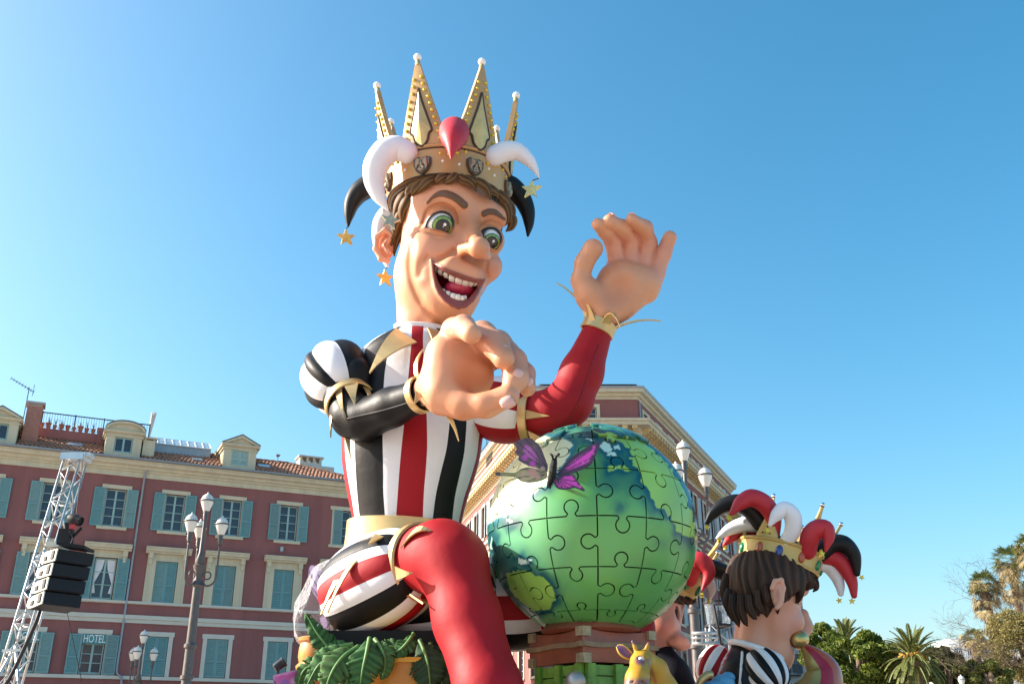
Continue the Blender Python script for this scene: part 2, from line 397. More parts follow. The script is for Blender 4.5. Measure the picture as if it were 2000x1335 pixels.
for i, c in enumerate(cols):
    link('surround', s3, bl, (c, 0, 0)); link('surround', s2, bl, (c, 0, 0)); link('surround', s1, bl, (c, 0, 0))
    put_window(bl, c, .18, 12.23, .98, 1.91, 2, 4, m_teal2)
    if i == 7:      # half closed leaf beside the figure
        put_shutter(bl, c - .25, -.03, 12.22, .5, 1.95, m_teal); put_shutter(bl, c + .78, -.06, 12.22, .5, 1.95, m_teal)
    else:
        put_shutter(bl, c - .80, -.075, 12.2, .53, 1.97, m_teal, .03); put_shutter(bl, c + .80, -.075, 12.2, .53, 1.97, m_teal, -.03)
    if i <= 3:
        ww = put_window(bl, c, .18, 8.62, 1.0, 2.02, 2, 3, m_teal2)
        cu = MB()
        for s in (-1, 1):
            cu.add([(s * .46, .04, .3), (s * .30, .04, .3), (s * .40, .04, .8), (s * .12, .04, 1.5), (s * .06, .04, 1.95), (s * .46, .04, 1.95)], [(0, 1, 2, 3, 4, 5)])
        cu.build('curtain', m_curtain, ww, loc=(0, -.06, 0))
        put_shutter(bl, c - .84, -.12, 8.62, .56, 2.02, m_teal, .04); put_shutter(bl, c + .84, -.12, 8.62, .56, 2.02, m_teal, -.04)
        put_window(bl, c, .18, 5.1, 1.0, 1.42, 2, 3, m_teal2)
        put_shutter(bl, c - .85, -.12, 5.08, .57, 1.85, m_teal, .04); put_shutter(bl, c + .85, -.12, 5.08, .57, 1.85, m_teal, -.04)
        if i >= 2:
            sb = MB(); sb.box(-.53, .53, -.06, .10, 6.50, 6.94); so_ = sb.build('sign_board', mat('sign_teal', (0.06, 0.24, 0.25), .5), bl, loc=(c, 0, 0))
            cu = bpy.data.curves.new('lettering', 'FONT'); cu.body = 'HOTEL'; cu.size = .52; cu.extrude = .006; cu.align_x = 'CENTER'; cu.align_y = 'CENTER'; cu.materials.append(m_white)
            tmp = bpy.data.objects.new('lettering', cu); COL.objects.link(tmp); bpy.context.view_layer.update(); me_ = bpy.data.meshes.new_from_object(tmp.evaluated_get(bpy.context.evaluated_depsgraph_get())); bpy.data.objects.remove(tmp); me_.transform(Matrix.Diagonal((.62, 1, 1, 1))); t = link('lettering', me_, so_, (0, -.068, 6.715), (R_(90), 0, 0))
    else:
        for s in (-1, 1):
            put_shutter(bl, c + s * .258, .05, 8.62, .51, 2.03, m_teal); put_shutter(bl, c + s * .258, .05, 5.1, .51, 1.84, m_teal)
# downpipe
b = MB(); b.tube([(-2.40, -.30, 15.2), (-2.44, -.12, 14.8), (-2.46, -.10, 5.4), (-2.42, -.16, 5.15), (-2.2, -.2, 5.0), (-2.1, -.2, 4.2)], .055, 8)
for z in (13.4, 11.6, 9.6, 8.0, 6.2): b.tube([(-2.455, -.10, z), (-2.455, -.10, z + .06)], .075, 8)
b.build('drainpipe', m_zinc, bl, smooth=True)
# tiled roof: courses of barrel tiles; hip on the right end
RS = 0.5; RZ0 = 15.77; RY0 = -.42; RYT = 2.15
def roof_z(y): return RZ0 + RS * (y - RY0)
b = MB(); hip = lambda y: 9.9 - (y - RY0) * 1.75
b.add([(X0, RY0, RZ0 - .03), (X1 + .3, RY0, RZ0 - .03), (hip(RYT), RYT, roof_z(RYT) - .03), (X0, RYT, roof_z(RYT) - .03)], [(0, 1, 2, 3)])
b.add([(X1 + .3, RY0, RZ0 - .03), (X1 + .3, 10, RZ0 - .03), (hip(RYT), RYT, roof_z(RYT) - .03)], [(0, 1, 2)])
b.add([(X0, RYT, roof_z(RYT) - .03), (hip(RYT), RYT, roof_z(RYT) - .03), (X1, 11, roof_z(RYT) - .4), (X0, 11, roof_z(RYT) - .03)], [(0, 1, 2, 3)])
b.build('roof', m_tile, bl)
tl = []; b = MB(); cw = .21; cl = .36; ny = int((RYT - RY0) / cl * 1.0) + 1
blocked = [(-10.6, -8.6), (-4.65, -2.70), (1.38, 3.24)]
for r in range(ny):
    y0 = RY0 + r * cl; y1 = y0 + cl * 1.12
    for q in range(int((X1 + .2 - X0) / cw)):
        x = X0 + q * cw + (cw / 2 if r % 2 else 0)
        if x > hip(y0) - .05 or any(a < x < d and y0 < 1.25 for a, d in blocked) : continue
        if -2.5 < x < 1.0 and y0 > 1.2: continue
        j = RNG.normal(0, .008); V = []
        for yy, rr in ((y0 - .02, .098), (y1, .08)):
            for a in np.linspace(0, math.pi, 5): V.append((x + rr * math.cos(a) + j, yy, roof_z(yy) + .9 * rr * math.sin(a) + (.018 if yy < y1 else .0) + j))
        b.add(V, [(i + 1, i, 5 + i, 6 + i) for i in range(4)] + [(0, 1, 2, 3, 4)])
meta(b.build('roof_tile', m_tile, bl), kind='stuff')
hb = MB()
for i in range(13):
    y0 = RY0 + (RYT - RY0) * i / 13; y1 = RY0 + (RYT - RY0) * (i + 1.2) / 13
    hb.tube([(hip(y0), y0, roof_z(y0) + .03), (hip(y1), y1, roof_z(y1) + .02)], [.12, .10], 8)
for i in range(20):
    x = hip(RYT) - i * .38; hb.tube([(x, RYT, roof_z(RYT) + .03), (x - .42, RYT, roof_z(RYT) + .02)], [.12, .10], 8)
hb.build('ridge_tile', m_tile, bl)
# dormers
def dormer(c, kind):
    b = MB(); y0, y1 = -.12, 2.4; zb, zt = 15.77, 17.06
    b.box(c - .88, c - .45, y0, y1, zb, zt); b.box(c + .45, c + .88, y0, y1, zb, zt); b.box(c - .449, c + .449, y0 + .001, y1, zb, 16.05); b.box(c - .449, c + .449, y0 + .001, y1, 16.88, zt - .001)
    b.box(c - .96, c + .96, y0 - .05, y1, 16.90, 16.97); sweep(b, [(y1, 17.06), (y0 - .06, 17.06), (y0 - .16, 17.12), (y0 - .18, 17.20), (y1, 17.20)], c - 1.04, c + 1.04)
    if kind == 'arch':
        P = [(c + 1.02 * math.cos(a), 17.2 + .52 * math.sin(a)) for a in np.linspace(0, math.pi, 17)]; Q = [(c + .86 * math.cos(a), 17.24 + .36 * math.sin(a)) for a in np.linspace(0, math.pi, 17)]
    else:
        P = [(c + 1.04, 17.2), (c, 17.72), (c - 1.04, 17.2)]; Q = [(c + .72, 17.24), (c, 17.57), (c - .72, 17.24)]
    b.prism(P, (0, y0 - .02, 0), (1, 0, 0), (0, 0, 1), (0, y1 - y0, 0))
    k = len(P); V = [(x, y0 - .18, z) for x, z in P] + [(x, y0 - .18, z) for x, z in Q] + [(x, y0 - .021, z) for x, z in P] + [(x, y0 - .021, z) for x, z in Q]
    F = []
    for i in range(k - 1):
        F += [(i, k + i, k + i + 1, i + 1), (k + i, 3 * k + i, 3 * k + i + 1, k + i + 1), (i + 1, 2 * k + i + 1, 2 * k + i, i)]
    b.add(V, F)
    o = b.build('dormer', m_cream, bl)
    r = MB(); Pr = [(x, z + .03) for x, z in P]
    V = [(x, y0 - .22, z) for x, z in Pr] + [(x, y1, z) for x, z in Pr] + [(x, y0 - .22, z + .03) for x, z in Pr] + [(x, y1, z + .03) for x, z in Pr]
    F = []
    for i in range(k - 1): F += [(i, i + 1, k + i + 1, k + i), (2 * k + i + 1, 2 * k + i, 3 * k + i, 3 * k + i + 1), (i + 1, i, 2 * k + i, 2 * k + i + 1)]
    r.add(V, F); r.build('dormer_roof', m_zinc, o)
    s = MB(); s.box(c - .92, c + .92, y0 - .25, y0 + .1, 15.765, 15.80); s.build('flashing', m_zinc, o)
    if kind == 'shut':
        for sx in (-.225, .225): put_shutter(o, c + sx, y0 + .06, 16.06, .44, .81, m_teal2)
    else:
        put_window(o, c, y0 + .12, 16.06, .88, .81, 2, 1, m_teal2)
dormer(-3.70, 'arch'); dormer(2.30, 'shut'); dormer(-9.62, 'tri')
# chimneys, terrace parapet, lantern, skylights
b = MB(); x0, x1, y0, y1 = -8.55, -7.80, .55, 1.30
for r in range(20):
    z = 16.2 + r * .10
    for q in range(4):
        o_ = .0 if r % 2 else .09; xa = x0 + q * .19 + (o_ if q else 0); xb = x0 + (q + 1) * .19 - .012 + (o_ if q < 3 else 0)
        b.box(xa, xb, y0 + RNG.uniform(0, .008), y1, z, z + .088)
b.build('chimney', m_brick, bl)
b = MB(); b.box(x0 + .01, x1 - .02, y0 + .012, y1 - .01, 16.1, 18.25); b.box(x0 - .08, x1 + .08, y0 - .08, y1 + .08, 18.3, 18.42); b.box(x0 + .05, x1 - .05, y0 + .02, y1, 18.2, 18.3); b.build('chimney_cap', mat('mortar', (.40, .34, .30), .9), bl)
b = MB(); b.box(-2.72, -2.12, .1, .7, 16.0, 16.95); b.box(-2.80, -2.04, .02, .78, 17.02, 17.09)
for xx in (-2.68, -2.24): b.box(xx, xx + .1, .14, .66, 16.95, 17.02)
b.build('chimney', m_cream, bl)
b = MB(); b.box(-7.9, -4.75, 1.72, 1.9, 16.7, 17.42); b.box(-5.0, -4.62, 1.6, 1.95, 16.7, 17.75); b.build('parapet', mat('red_render', (.36, .13, .11), .85), bl)
rl = MB(); rl.bar((-7.9, 1.85, 18.3), (-2.4, 1.85, 18.3), .05); rl.bar((-7.9, 1.85, 17.55), (-4.8, 1.85, 17.55), .02)
for x in np.arange(-7.85, -4.2, .13): rl.bar((x, 1.85, 17.42), (x, 1.85, 18.3), .018)
for x in (-7.8, -6.2, -4.75, -2.4): rl.bar((x, 1.85, 17.2), (x, 1.85, 18.36), .05)
for x in np.arange(-4.1, -2.4, .13): rl.bar((x, 1.85, 17.5), (x, 1.85, 18.3), .018)
rl.build('railing', m_darkmetal, bl)
b = MB(); b.box(-2.3, .95, 1.5, 3.5, 16.7, 17.15); b.box(-2.3, .95, 1.48, 1.56, 17.15, 17.22); b.build('lantern_curb', m_zinc, bl)
ln = MB(); p0, p1 = np.array([-2.3, 1.5, 17.24]), np.array([-2.3, 2.5, 17.80])
for i in range(9):
    x = -2.3 + 3.25 * i / 8; ln.bar((x, 1.45, 17.22), (x, 2.5, 17.8), .05, .05)
for f in (0, .5, 1): ln.bar((-2.3, 1.45 + 1.05 * f, 17.22 + .58 * f), (.95, 1.45 + 1.05 * f, 17.22 + .58 * f), .05, .04)
lo_ = ln.build('glass_lantern', m_white, bl)
gm = mat('lantern_glass', (.45, .55, .60), .12, var=.1, coat=.5)
for i in range(8):
    for f in (0, 1):
        q = MB(); xa, xb = -2.3 + 3.25 * i / 8 + .03, -2.3 + 3.25 * (i + 1) / 8 - .03; ya, yb = 1.47 + .525 * f, 1.97 + .525 * f
        zf = lambda y: 17.22 + .58 * (y - 1.45) / 1.05
        q.add([(xa, ya, zf(ya)), (xb, ya, zf(ya)), (xb, yb, zf(yb)), (xa, yb, zf(yb))], [(0, 1, 2, 3)]); q.build('pane', gm, lo_)
def skylight(x, y, w, h):
    z = roof_z(y) + .08; u = np.array([0, 1, RS]); u /= np.linalg.norm(u); n = np.array([0, -RS, 1]); n /= np.linalg.norm(n)
    b = MB(); b.obox((x, y, z), (w / 2, 0, 0), u * h / 2, n * .05); o = b.build('skylight', m_zinc, bl)
    b = MB(); b.obox(np.array((x, y, z)) + n * .055, (w / 2 - .05, 0, 0), u * (h / 2 - .05), n * .006); b.build('pane', gm, o)
skylight(-6.0, .75, .75, .6); skylight(3.75, .55, .7, .5); skylight(.15, .35, .55, .4)
b = MB(); b.box(6.2, 7.5, 2.6, 3.5, 16.6, 17.42)
for x in (6.2, 6.58, 6.98, 7.36): b.box(x, x + .14, 2.62, 3.48, 17.42, 17.72)
b.box(6.1, 7.6, 2.5, 3.6, 17.72, 17.80); b.bar((6.7, 3, 17.8), (6.7, 3, 18.15), .02); b.box(6.9, 8.2, 2.3, 3.0, 16.4, 17.2)
b.build('chimney', m_pale, bl)
b = MB(); b.bar((4.75, 1.9, 17.0), (4.75, 1.9, 17.35), .05); b.tube([(4.75, 1.9, 17.33), (4.75, 1.9, 17.40), (4.75, 1.9, 17.46)], [.05, .13, .15], 10); b.build('vent_pipe', m_zinc, bl)
# spot box on facade
b = MB(); b.box(4.95, 5.10, -.12, .02, 11.62, 11.86); b.build('wall_lamp', m_greyblue, bl)

# things on the roof
def bl_world(x, y, z):
    return np.array([O2[0] + x * math.cos(ANG) - y * math.sin(ANG), O2[1] + x * math.sin(ANG) + y * math.cos(ANG), z])
m_twig = mat('dry_plant', (.16, .14, .12), .9, var=.3)
for i in range(10):
    x = -7.75 + i * .315; t = thing('flower_pot', 'bare terracotta pot without a plant on the roof terrace wall' if i in (0, 4, 9) else 'small terracotta pot with a dry plant on the roof terrace wall', 'flower pot', bl_world(x, 1.80, 17.421), ANG, 'terracotta pots along the roof terrace')
    s = 1.0 + .18 * math.sin(i * 2.3); b = MB(); b.lathe([(.075 * s, 0), (.115 * s, .22 * s), (.135 * s, .225 * s), (.135 * s, .28 * s), (.11 * s, .28 * s), (.10 * s, .25 * s)], 12); b.build('pot', m_terra, t, smooth=True)
    if i not in (0, 4, 9):
        b = MB()
        for k in range(14):
            a = RNG.uniform(0, 6.3); r = RNG.uniform(.03, .16); h = RNG.uniform(.15, .42); b.tube([(0, 0, .24), (r * .5 * math.cos(a), r * .5 * math.sin(a), .24 + h * .6), (r * math.cos(a), r * math.sin(a), .24 + h)], [.008, .006, .003], 4)
        b.build('plant', m_twig, t)
t = thing('tv_antenna', 'thin television aerial on a mast behind the brick chimney', 'antenna', bl_world(-8.7, 2.2, 17.1), ANG)
b = MB(); b.bar((0, 0, 0), (.0, 0, 2.55), .04); b.build('mast', m_darkmetal, t)
b = MB(); b.bar((-.95, 0, 2.95), (.25, 0, 2.35), .03, .03)
for i in range(9):
    p = np.array([-.95, 0, 2.95]) + np.array([1.2, 0, -.6]) * i / 8; L = .12 + .02 * i; b.bar(p - np.array([.0, L, .0]), p + np.array([.0, L, .0]), .014); b.bar(p - np.array([.05, 0, .1]), p + np.array([.05, 0, .1]), .012)
for dz in (-.22, -.1, .1, .24): b.bar((.22, -.3, 2.45 + dz), (.22, .3, 2.45 + dz), .012)
b.bar((.2, 0, 2.1), (.24, 0, 2.75), .014)
b.build('aerial', m_darkmetal, t)
t = thing('parasol', 'furled pale parasol standing on the roof terrace behind the arched dormer', 'parasol', bl_world(-2.35, 2.3, 17.16), ANG)
b = MB(); b.bar((0, 0, 0), (.06, 0, 1.9), .04); b.build('pole', m_white, t)
b = MB()
for k in range(8):
    a = 2 * math.pi * k / 8; b.tube([(.02, 0, .5), (.05 + .05 * math.cos(a), .05 * math.sin(a), 1.2), (.10 + .12 * math.cos(a), .12 * math.sin(a), 2.0)], [.04, .05, .03], 6)
b.build('canopy', mat('parasol_cloth', (.62, .55, .48), .9), t, smooth=True)

# ------------------------------------------------------------------- corner building on the right
CA = np.array([1.8, 62.0]); CB = np.array([8.19, 62.0]); dR = np.array([.4021, .9156]); dL = np.array([.231, -.973])
LR, LL = 28.5, 48.0
br = thing('corner_building', 'red and cream corner building with bracketed cornice behind the globe', 'building', (0, 0, 0))
E_ = CB + dR * LR; Lf = CA - dL * LL
faces = [('front', CA, np.array([1.0, 0.0]), CB[0] - CA[0]), ('right', CB, dR, LR), ('left', Lf, dL, LL)]
def frame_T(o, d): 
    return (np.array([[d[0], -d[1], 0], [d[1], d[0], 0], [0, 0, 1.0]]), np.array([o[0], o[1], 0]))
def wpt(fr, x, y, z): return fr[0] @ np.array([x, y, z]) + fr[1]
foot = [CA, CB, E_, Lf]
m_shut = mat('pale_blue_shutter', (.42, .50, .54), .6, var=.08)
prof_top = [(.3, 22.98), (-.05, 22.98), (-.05, 23.12), (-.22, 23.18), (-.26, 23.30), (-.50, 23.36), (-.55, 23.58), (.3, 23.60)]
prof_mid = [(.3, 20.35), (-.06, 20.35), (-.10, 20.5), (-.20, 20.55), (-.22, 20.98), (-.85, 21.02), (-.88, 21.22), (-.98, 21.26), (-.98, 21.42), (.3, 21.48)]
def offs(prof_y, i):
    """polygon of the two visible corners pushed out by -y"""
    return None
def ring_sweep(b, prof, m=0):
    """profile carried round far-left end, corner A, corner B, far-right end with mitred corners"""
    P = [Lf, CA, CB, E_]; dirs = [dL, np.array([1.0, 0]), dR]; nrm = [np.array([d[1], -d[0]]) for d in dirs]
    V = []
    for y, z in prof:
        o = -y
        pts = [P[0] + nrm[0] * o]
        for i in (0, 1):
            n1, n2 = nrm[i], nrm[i + 1]; bis = n1 + n2; bis /= np.linalg.norm(bis); pts.append(P[i + 1] + bis * o / (bis @ n1))
        pts.append(P[3] + nrm[2] * o); V += [(p[0], p[1], z) for p in pts]
    F = []
    for k in range(len(prof) - 1):
        for i in range(3): F.append((k * 4 + i, (k) * 4 + i + 1, (k + 1) * 4 + i + 1, (k + 1) * 4 + i))
    b.add(V, F, m)
rows_R = dict(step=3.1)
wallb = MB(); 
for nm, o, d, L in faces:
    fr = frame_T(o, d); wallb.T = fr; hs = []; wins = []
    if nm == 'front': cs = [3.1]
    elif nm == 'right': cs = [1.9 + 3.13 * k for k in range(9)]
    else: cs = [L - 2.0 - 3.13 * k for k in range(14)]
    for c in cs:
        hs += [(c - .62, c + .62, 21.55, 22.45), (c - .6, c + .6, 17.2, 19.75), (c - .6, c + .6, 13.5, 15.6), (c - .6, c + .6, 9.6, 12.2), (c - .6, c + .6, 5.9, 7.7)]
    wall_holes(wallb, 0, L, 0, 23.1, hs, .3)
    sbs = {}
    for i, c in enumerate(cs):
        rz = math.atan2(d[1], d[0])
        for (z0, z1, kind) in ((21.55, 22.45, 'att'), (17.2, 19.75, 'main'), (13.5, 15.6, 'sur'), (9.6, 12.2, 'main'), (5.9, 7.7, 'sur')):
            p = wpt(fr, c, .2, z0); wd = 1.2
            o_ = put_window(br, *p, wd, z1 - z0, 2, 2 if kind == 'att' else 4, m_greyblue if kind != 'main' else m_cream, rz, sep=False)
            sb = MB(); c0_, z0_, z1_ = c, z0, z1; c, z1, z0 = 0.0, z1 - z0, 0.0
            if kind == 'att' and nm != 'right' or kind in ('att', 'sur'):
                sb.box(c - .62 - .22, c - .62, -.05, .05, z0 - .02, z1 + .2); sb.box(c + .62, c + .84, -.05, .05, z0 - .02, z1 + .2); sb.box(c - .62, c + .62, -.05, .05, z1, z1 + .2)
                if kind == 'sur': sb.box(c - .95, c + .95, -.16, .05, z1 + .35, z1 + .55); sb.box(c - .85, c + .85, -.10, .05, z0 - .15, z0 - .021)
            else:
                sb.box(c - .72, c + .72, -.12, .05, z0 - .2, z0 - .02); sb.box(c - .74, c + .74, -.04, .05, z1, z1 + .2); sb.box(c - .72, c - .6, -.03, .04, z0 - .02, z1); sb.box(c + .6, c + .72, -.03, .04, z0 - .02, z1)
                for s in (-1, 1):
                    p = wpt(fr, c0_ + s * .93, -.09, z0_); put_shutter(br, *p, .58, z1, m_shut, rz - s * .12)
            c, z0, z1 = c0_, z0_, z1_; key = (kind, nm == 'right')
            if key not in sbs: sbs[key] = sb.mesh('surround', m_cream)
            link('surround', sbs[key], br, wpt(fr, c, 0, z0), (0, 0, rz))
            if kind == 'att' and nm == 'right' and i in (4, 7, 8):
                for s in (-1, 1): put_shutter(br, *wpt(fr, c + s * .98, -.12, z0 - .1), .5, 1.1, m_shut, rz - s * .5)
    bk = MB(); bk.T = fr; n = int(L / .62)
    for k in range(n):
        x = (k + .5) * L / n; bk.box(x - .17, x + .17, -.80, -.201, 20.78, 21.015); bk.box(x - .13, x + .13, -.42, -.202, 20.56, 20.779); bk.box(x - .10, x + .10, -.62, -.425, 20.66, 20.779)
    meta(bk.build('bracket', mat('ochre_stone', (.58, .44, .22), .85, var=.15), br), kind='stuff')
wallb.T = None
for a, c in ((Lf, E_),): wallb.add([(a[0], a[1], 0), (c[0], c[1], 0), (c[0], c[1], 23.1), (a[0], a[1], 23.1)], [(3, 2, 1, 0)])
wallb.build('wall', m_red, br)
b = MB(); ring_sweep(b, prof_top); b.build('cornice', m_cream, br)
b = MB(); ring_sweep(b, prof_mid); b.build('bracketed_cornice', m_cream, br)
b = MB(); ring_sweep(b, [(.2, 8.4), (-.12, 8.4), (-.16, 8.6), (-.3, 8.75), (-.34, 8.95), (.2, 9.0)]); b.build('belt_course', m_cream, br)
b = MB(); ring_sweep(b, [(.2, 16.55), (-.10, 16.55), (-.12, 16.75), (.2, 16.77)]); b.build('belt_course', m_cream, br)
b = MB(); ring_sweep(b, [(-.57, 23.57), (-.62, 23.72), (-.57, 23.74), (.6, 24.15), (3.0, 24.3)])
b.add([(p[0], p[1], 24.05) for p in foot], [(0, 1, 2, 3)]); b.build('roof', m_zinc, br)
b = MB(); b.T = frame_T(CB, dR); b.tube([(20.3, -.1, 20.3), (20.3, -.1, 0)], .08, 8); b.tube([(.25, -.1, 22.9), (.25, -.1, 21.5)], .05, 8); b.build('drainpipe', m_zinc, br)
b = MB(); b.T = frame_T(Lf, dL)
for x in np.arange(18, 30, .35): b.bar((x, .4, 24.3), (x, .4, 25.3), .03)
b.bar((18, .4, 25.3), (30, .4, 25.3), .04); b.bar((27.5, .8, 24.3), (27.5, .8, 27.6), .05)
b.build('railing', m_darkmetal, br)
for c in (LL - 2 - 3.13 * 3, LL - 2 - 3.13 * 6):      # little balcony rails of the attic windows
    b = MB(); b.T = frame_T(Lf, dL)
    b.box(c - 1.1, c + 1.1, -.95, 0, 21.43, 21.50)
    for x in np.arange(c - 1.05, c + 1.06, .15): b.bar((x, -.9, 21.5), (x, -.9, 22.3), .02)
    b.bar((c - 1.1, -.9, 22.3), (c + 1.1, -.9, 22.3), .04); b.build('balcony', m_darkmetal, br)

# ------------------------------------------------------------------- plain cream house and grey house further right
def plain_house(name, label, px0, px1, pyt, Y, depth, mt, rows, turn=0.0):
    A = PY(px0, pyt, Y); B = PY(px1, pyt, Y); W = B[0] - A[0]; H = A[2]
    t = thing(name, label, 'building', (A[0], Y, 0), turn)
    hs = []; 
    nwin = max(1, int(W / 2.6))
    for i in range(nwin):
        c = W * (i + .5) / nwin
        for r in range(rows): z = H - 2.9 - 3.1 * r; hs.append((c - .45, c + .45, z, z + 1.7))
    hs = [h for h in hs if h[2] > .5]
    b = MB(); wall_holes(b, 0, W, 0, H, hs, .25); b.box(0, W, .3, depth, 0, H - .01); b.build('wall', mt, t)
    b = MB(); sweep(b, [(.2, H), (-.35, H), (-.4, H + .2), (.2, H + .25)], -.2, W + .2); b.build('cornice', m_pale, t)
    b = MB(); b.add([(-.1, -.1, H + .26), (W + .1, -.1, H + .26), (W / 2, depth / 2, H + 1.0)], [(0, 1, 2)]); b.add([(-.1, -.1, H + .26), (-.1, depth, H + .26), (W + .1, depth, H + .26), (W + .1, -.1, H + .26)], [(0, 1, 2, 3)]); b.build('roof', m_zinc, t)
    for h in hs:
        put_window(t, (h[0] + h[1]) / 2, .15, h[2], .9, 1.7, 2, 2, m_greyblue)
        for s in (-1, 1): put_shutter(t, (h[0] + h[1]) / 2 + s * .72, -.06, h[2], .45, 1.7, mat('dark_shutter', (.10, .12, .14), .6))
        rb = MB(); rb.bar(((h[0] + h[1]) / 2 - .6, -.35, h[2] + .75), ((h[0] + h[1]) / 2 + .6, -.35, h[2] + .75), .04)
        for x in np.linspace(-.6, .6, 9): rb.bar(((h[0] + h[1]) / 2 + x, -.35, h[2] - .1), ((h[0] + h[1]) / 2 + x, -.35, h[2] + .75), .02)
        rb.box((h[0] + h[1]) / 2 - .65, (h[0] + h[1]) / 2 + .65, -.4, .0, h[2] - .2, h[2] - .1); rb.build('balcony', m_darkmetal, t)
    return t
plain_house('cream_building', 'plain cream building behind the far end of the red corner building', 1425, 1475, 1048, 95, 12, m_cream, 0)
hg = plain_house('grey_building', 'grey building with balconies behind the trumpet player\'s face', 1494, 1560, 1110, 92, 14, mat('grey_render', (.42, .42, .40), .9, var=.1, scale=.4), 4)

# white building far behind the palms
t = thing('white_building', 'white villa with stepped terraces far behind the palms', 'building', PY(1880, 1300, 190) * np.array([1, 1, 0]))
b = MB(); P0 = PY(1846, 1275, 190); P1 = PY(1985, 1250, 190); z0 = PY(1900, 1285, 190)[2]; z1 = PY(1900, 1258, 190)[2]; z2 = PY(1900, 1246, 190)[2]
bx = ORG[t.name][0]
b.box(P0[0] - bx, P1[0] - bx, 0, 14, 0, z0); b.box(P0[0] - bx, P1[0] - bx, -1.2, 13, z0, z0 + .5); b.build('wall', m_white, t)
b = MB(); b.box(P0[0] + 2.2 - bx, P1[0] - 1 - bx, 2.5, 12, z0 + .5, z1); b.box(P0[0] + 1.5 - bx, P1[0] - bx, 1.5, 13, z1, z1 + .4); b.build('upper_floor', m_white, t)
b = MB(); b.box(P0[0] + 3.2 - bx, P1[0] - 6 - bx, 3.5, 11, z1 + .4, z2); b.box(P0[0] + 2.6 - bx, P1[0] - 5.5 - bx, 3, 12, z2, z2 + .3); b.build('penthouse', m_white, t)
for x in np.arange(P0[0] + 3.5, P1[0] - 2, 2.4): put_window(t, x - bx, 2.35, z0 + .6, 1.5, (z1 - z0) - 1, 2, 1, m_greyblue)
rb = MB()
for x in np.arange(P0[0], P1[0], .4): rb.bar((x - bx, -1.1, z0 + .5), (x - bx, -1.1, z0 + 1.4), .05)
rb.bar((P0[0] - bx, -1.1, z0 + 1.4), (P1[0] - bx, -1.1, z0 + 1.4), .07); rb.build('railing', m_white, t)
# =================================================================== THE SEATED JESTER KING
YK = 13.0; SK = 0.0073
def depth(P): return P[1] * CP + (P[2] - CZ) * SP
def H(px, py, w=0.0, Y=None): return PY(px, py, (YK if Y is None else Y) - w * SK)
def HR(px, py, w, r, Y=None): return r * depth(H(px, py, w, Y)) / FPX
m_skin = mat('painted_skin', rough=0.45, var=0.07, scale=2.2, attr=True, coat=0.10, bump=0.22, bscale=7)
m_wcloth = mat('white_cloth', (0.80, 0.80, 0.82), 0.75, var=0.05, scale=2, bump=0.5, bscale=3.2)
m_bcloth = mat('black_cloth', (0.005, 0.005, 0.006), 0.5, var=0.2, scale=2, bump=0.5, bscale=3.2, spec=.25)
m_rcloth = mat('red_cloth', (0.34, 0.005, 0.011), 0.62, var=0.08, scale=2, bump=0.5, bscale=3.2, spec=.3)
m_gold = mat('gold_paint', (0.62, 0.44, 0.20), 0.36, 0.55, var=0.15, scale=2)
m_goldc = mat('crown_gold', rough=0.45, metal=0.25, var=0.10, scale=2, attr=True)
m_goldp = mat('panel_gold', (0.66, 0.48, 0.20), 0.4, 0.35, var=0.2, scale=3)
m_stud = mat('yellow_stud', (0.75, 0.55, 0.06), 0.3, 0.3, var=0.1)
m_pearl = mat('pearl_white', (0.88, 0.88, 0.86), 0.3, var=0.0)
m_dkline = mat('dark_outline', (0.06, 0.035, 0.025), 0.7)
m_wfoam = mat('white_horn', (0.80, 0.80, 0.84), 0.6, var=0.05, scale=2)
m_bfoam = mat('black_horn', (0.008, 0.008, 0.009), 0.5, var=0.1, spec=.3)
m_rfoam = mat('red_horn', (0.50, 0.02, 0.035), 0.55, var=0.12, scale=3)
m_star = mat('gold_glitter', (0.62, 0.45, 0.14), 0.38, 0.6, var=0.4, scale=25, bump=0.3, bscale=80)
STR = {'w': m_wcloth, 'b': m_bcloth, 'r': m_rcloth}
CM = [m_wcloth, m_bcloth, m_rcloth]; CI = {'w': 0, 'b': 1, 'r': 2}

kb = H(800, 1300); king = thing('jester_king', 'giant seated jester king figure with gold crown and raised hands', 'carnival figure', (kb[0], kb[1] + .3, 1.2))

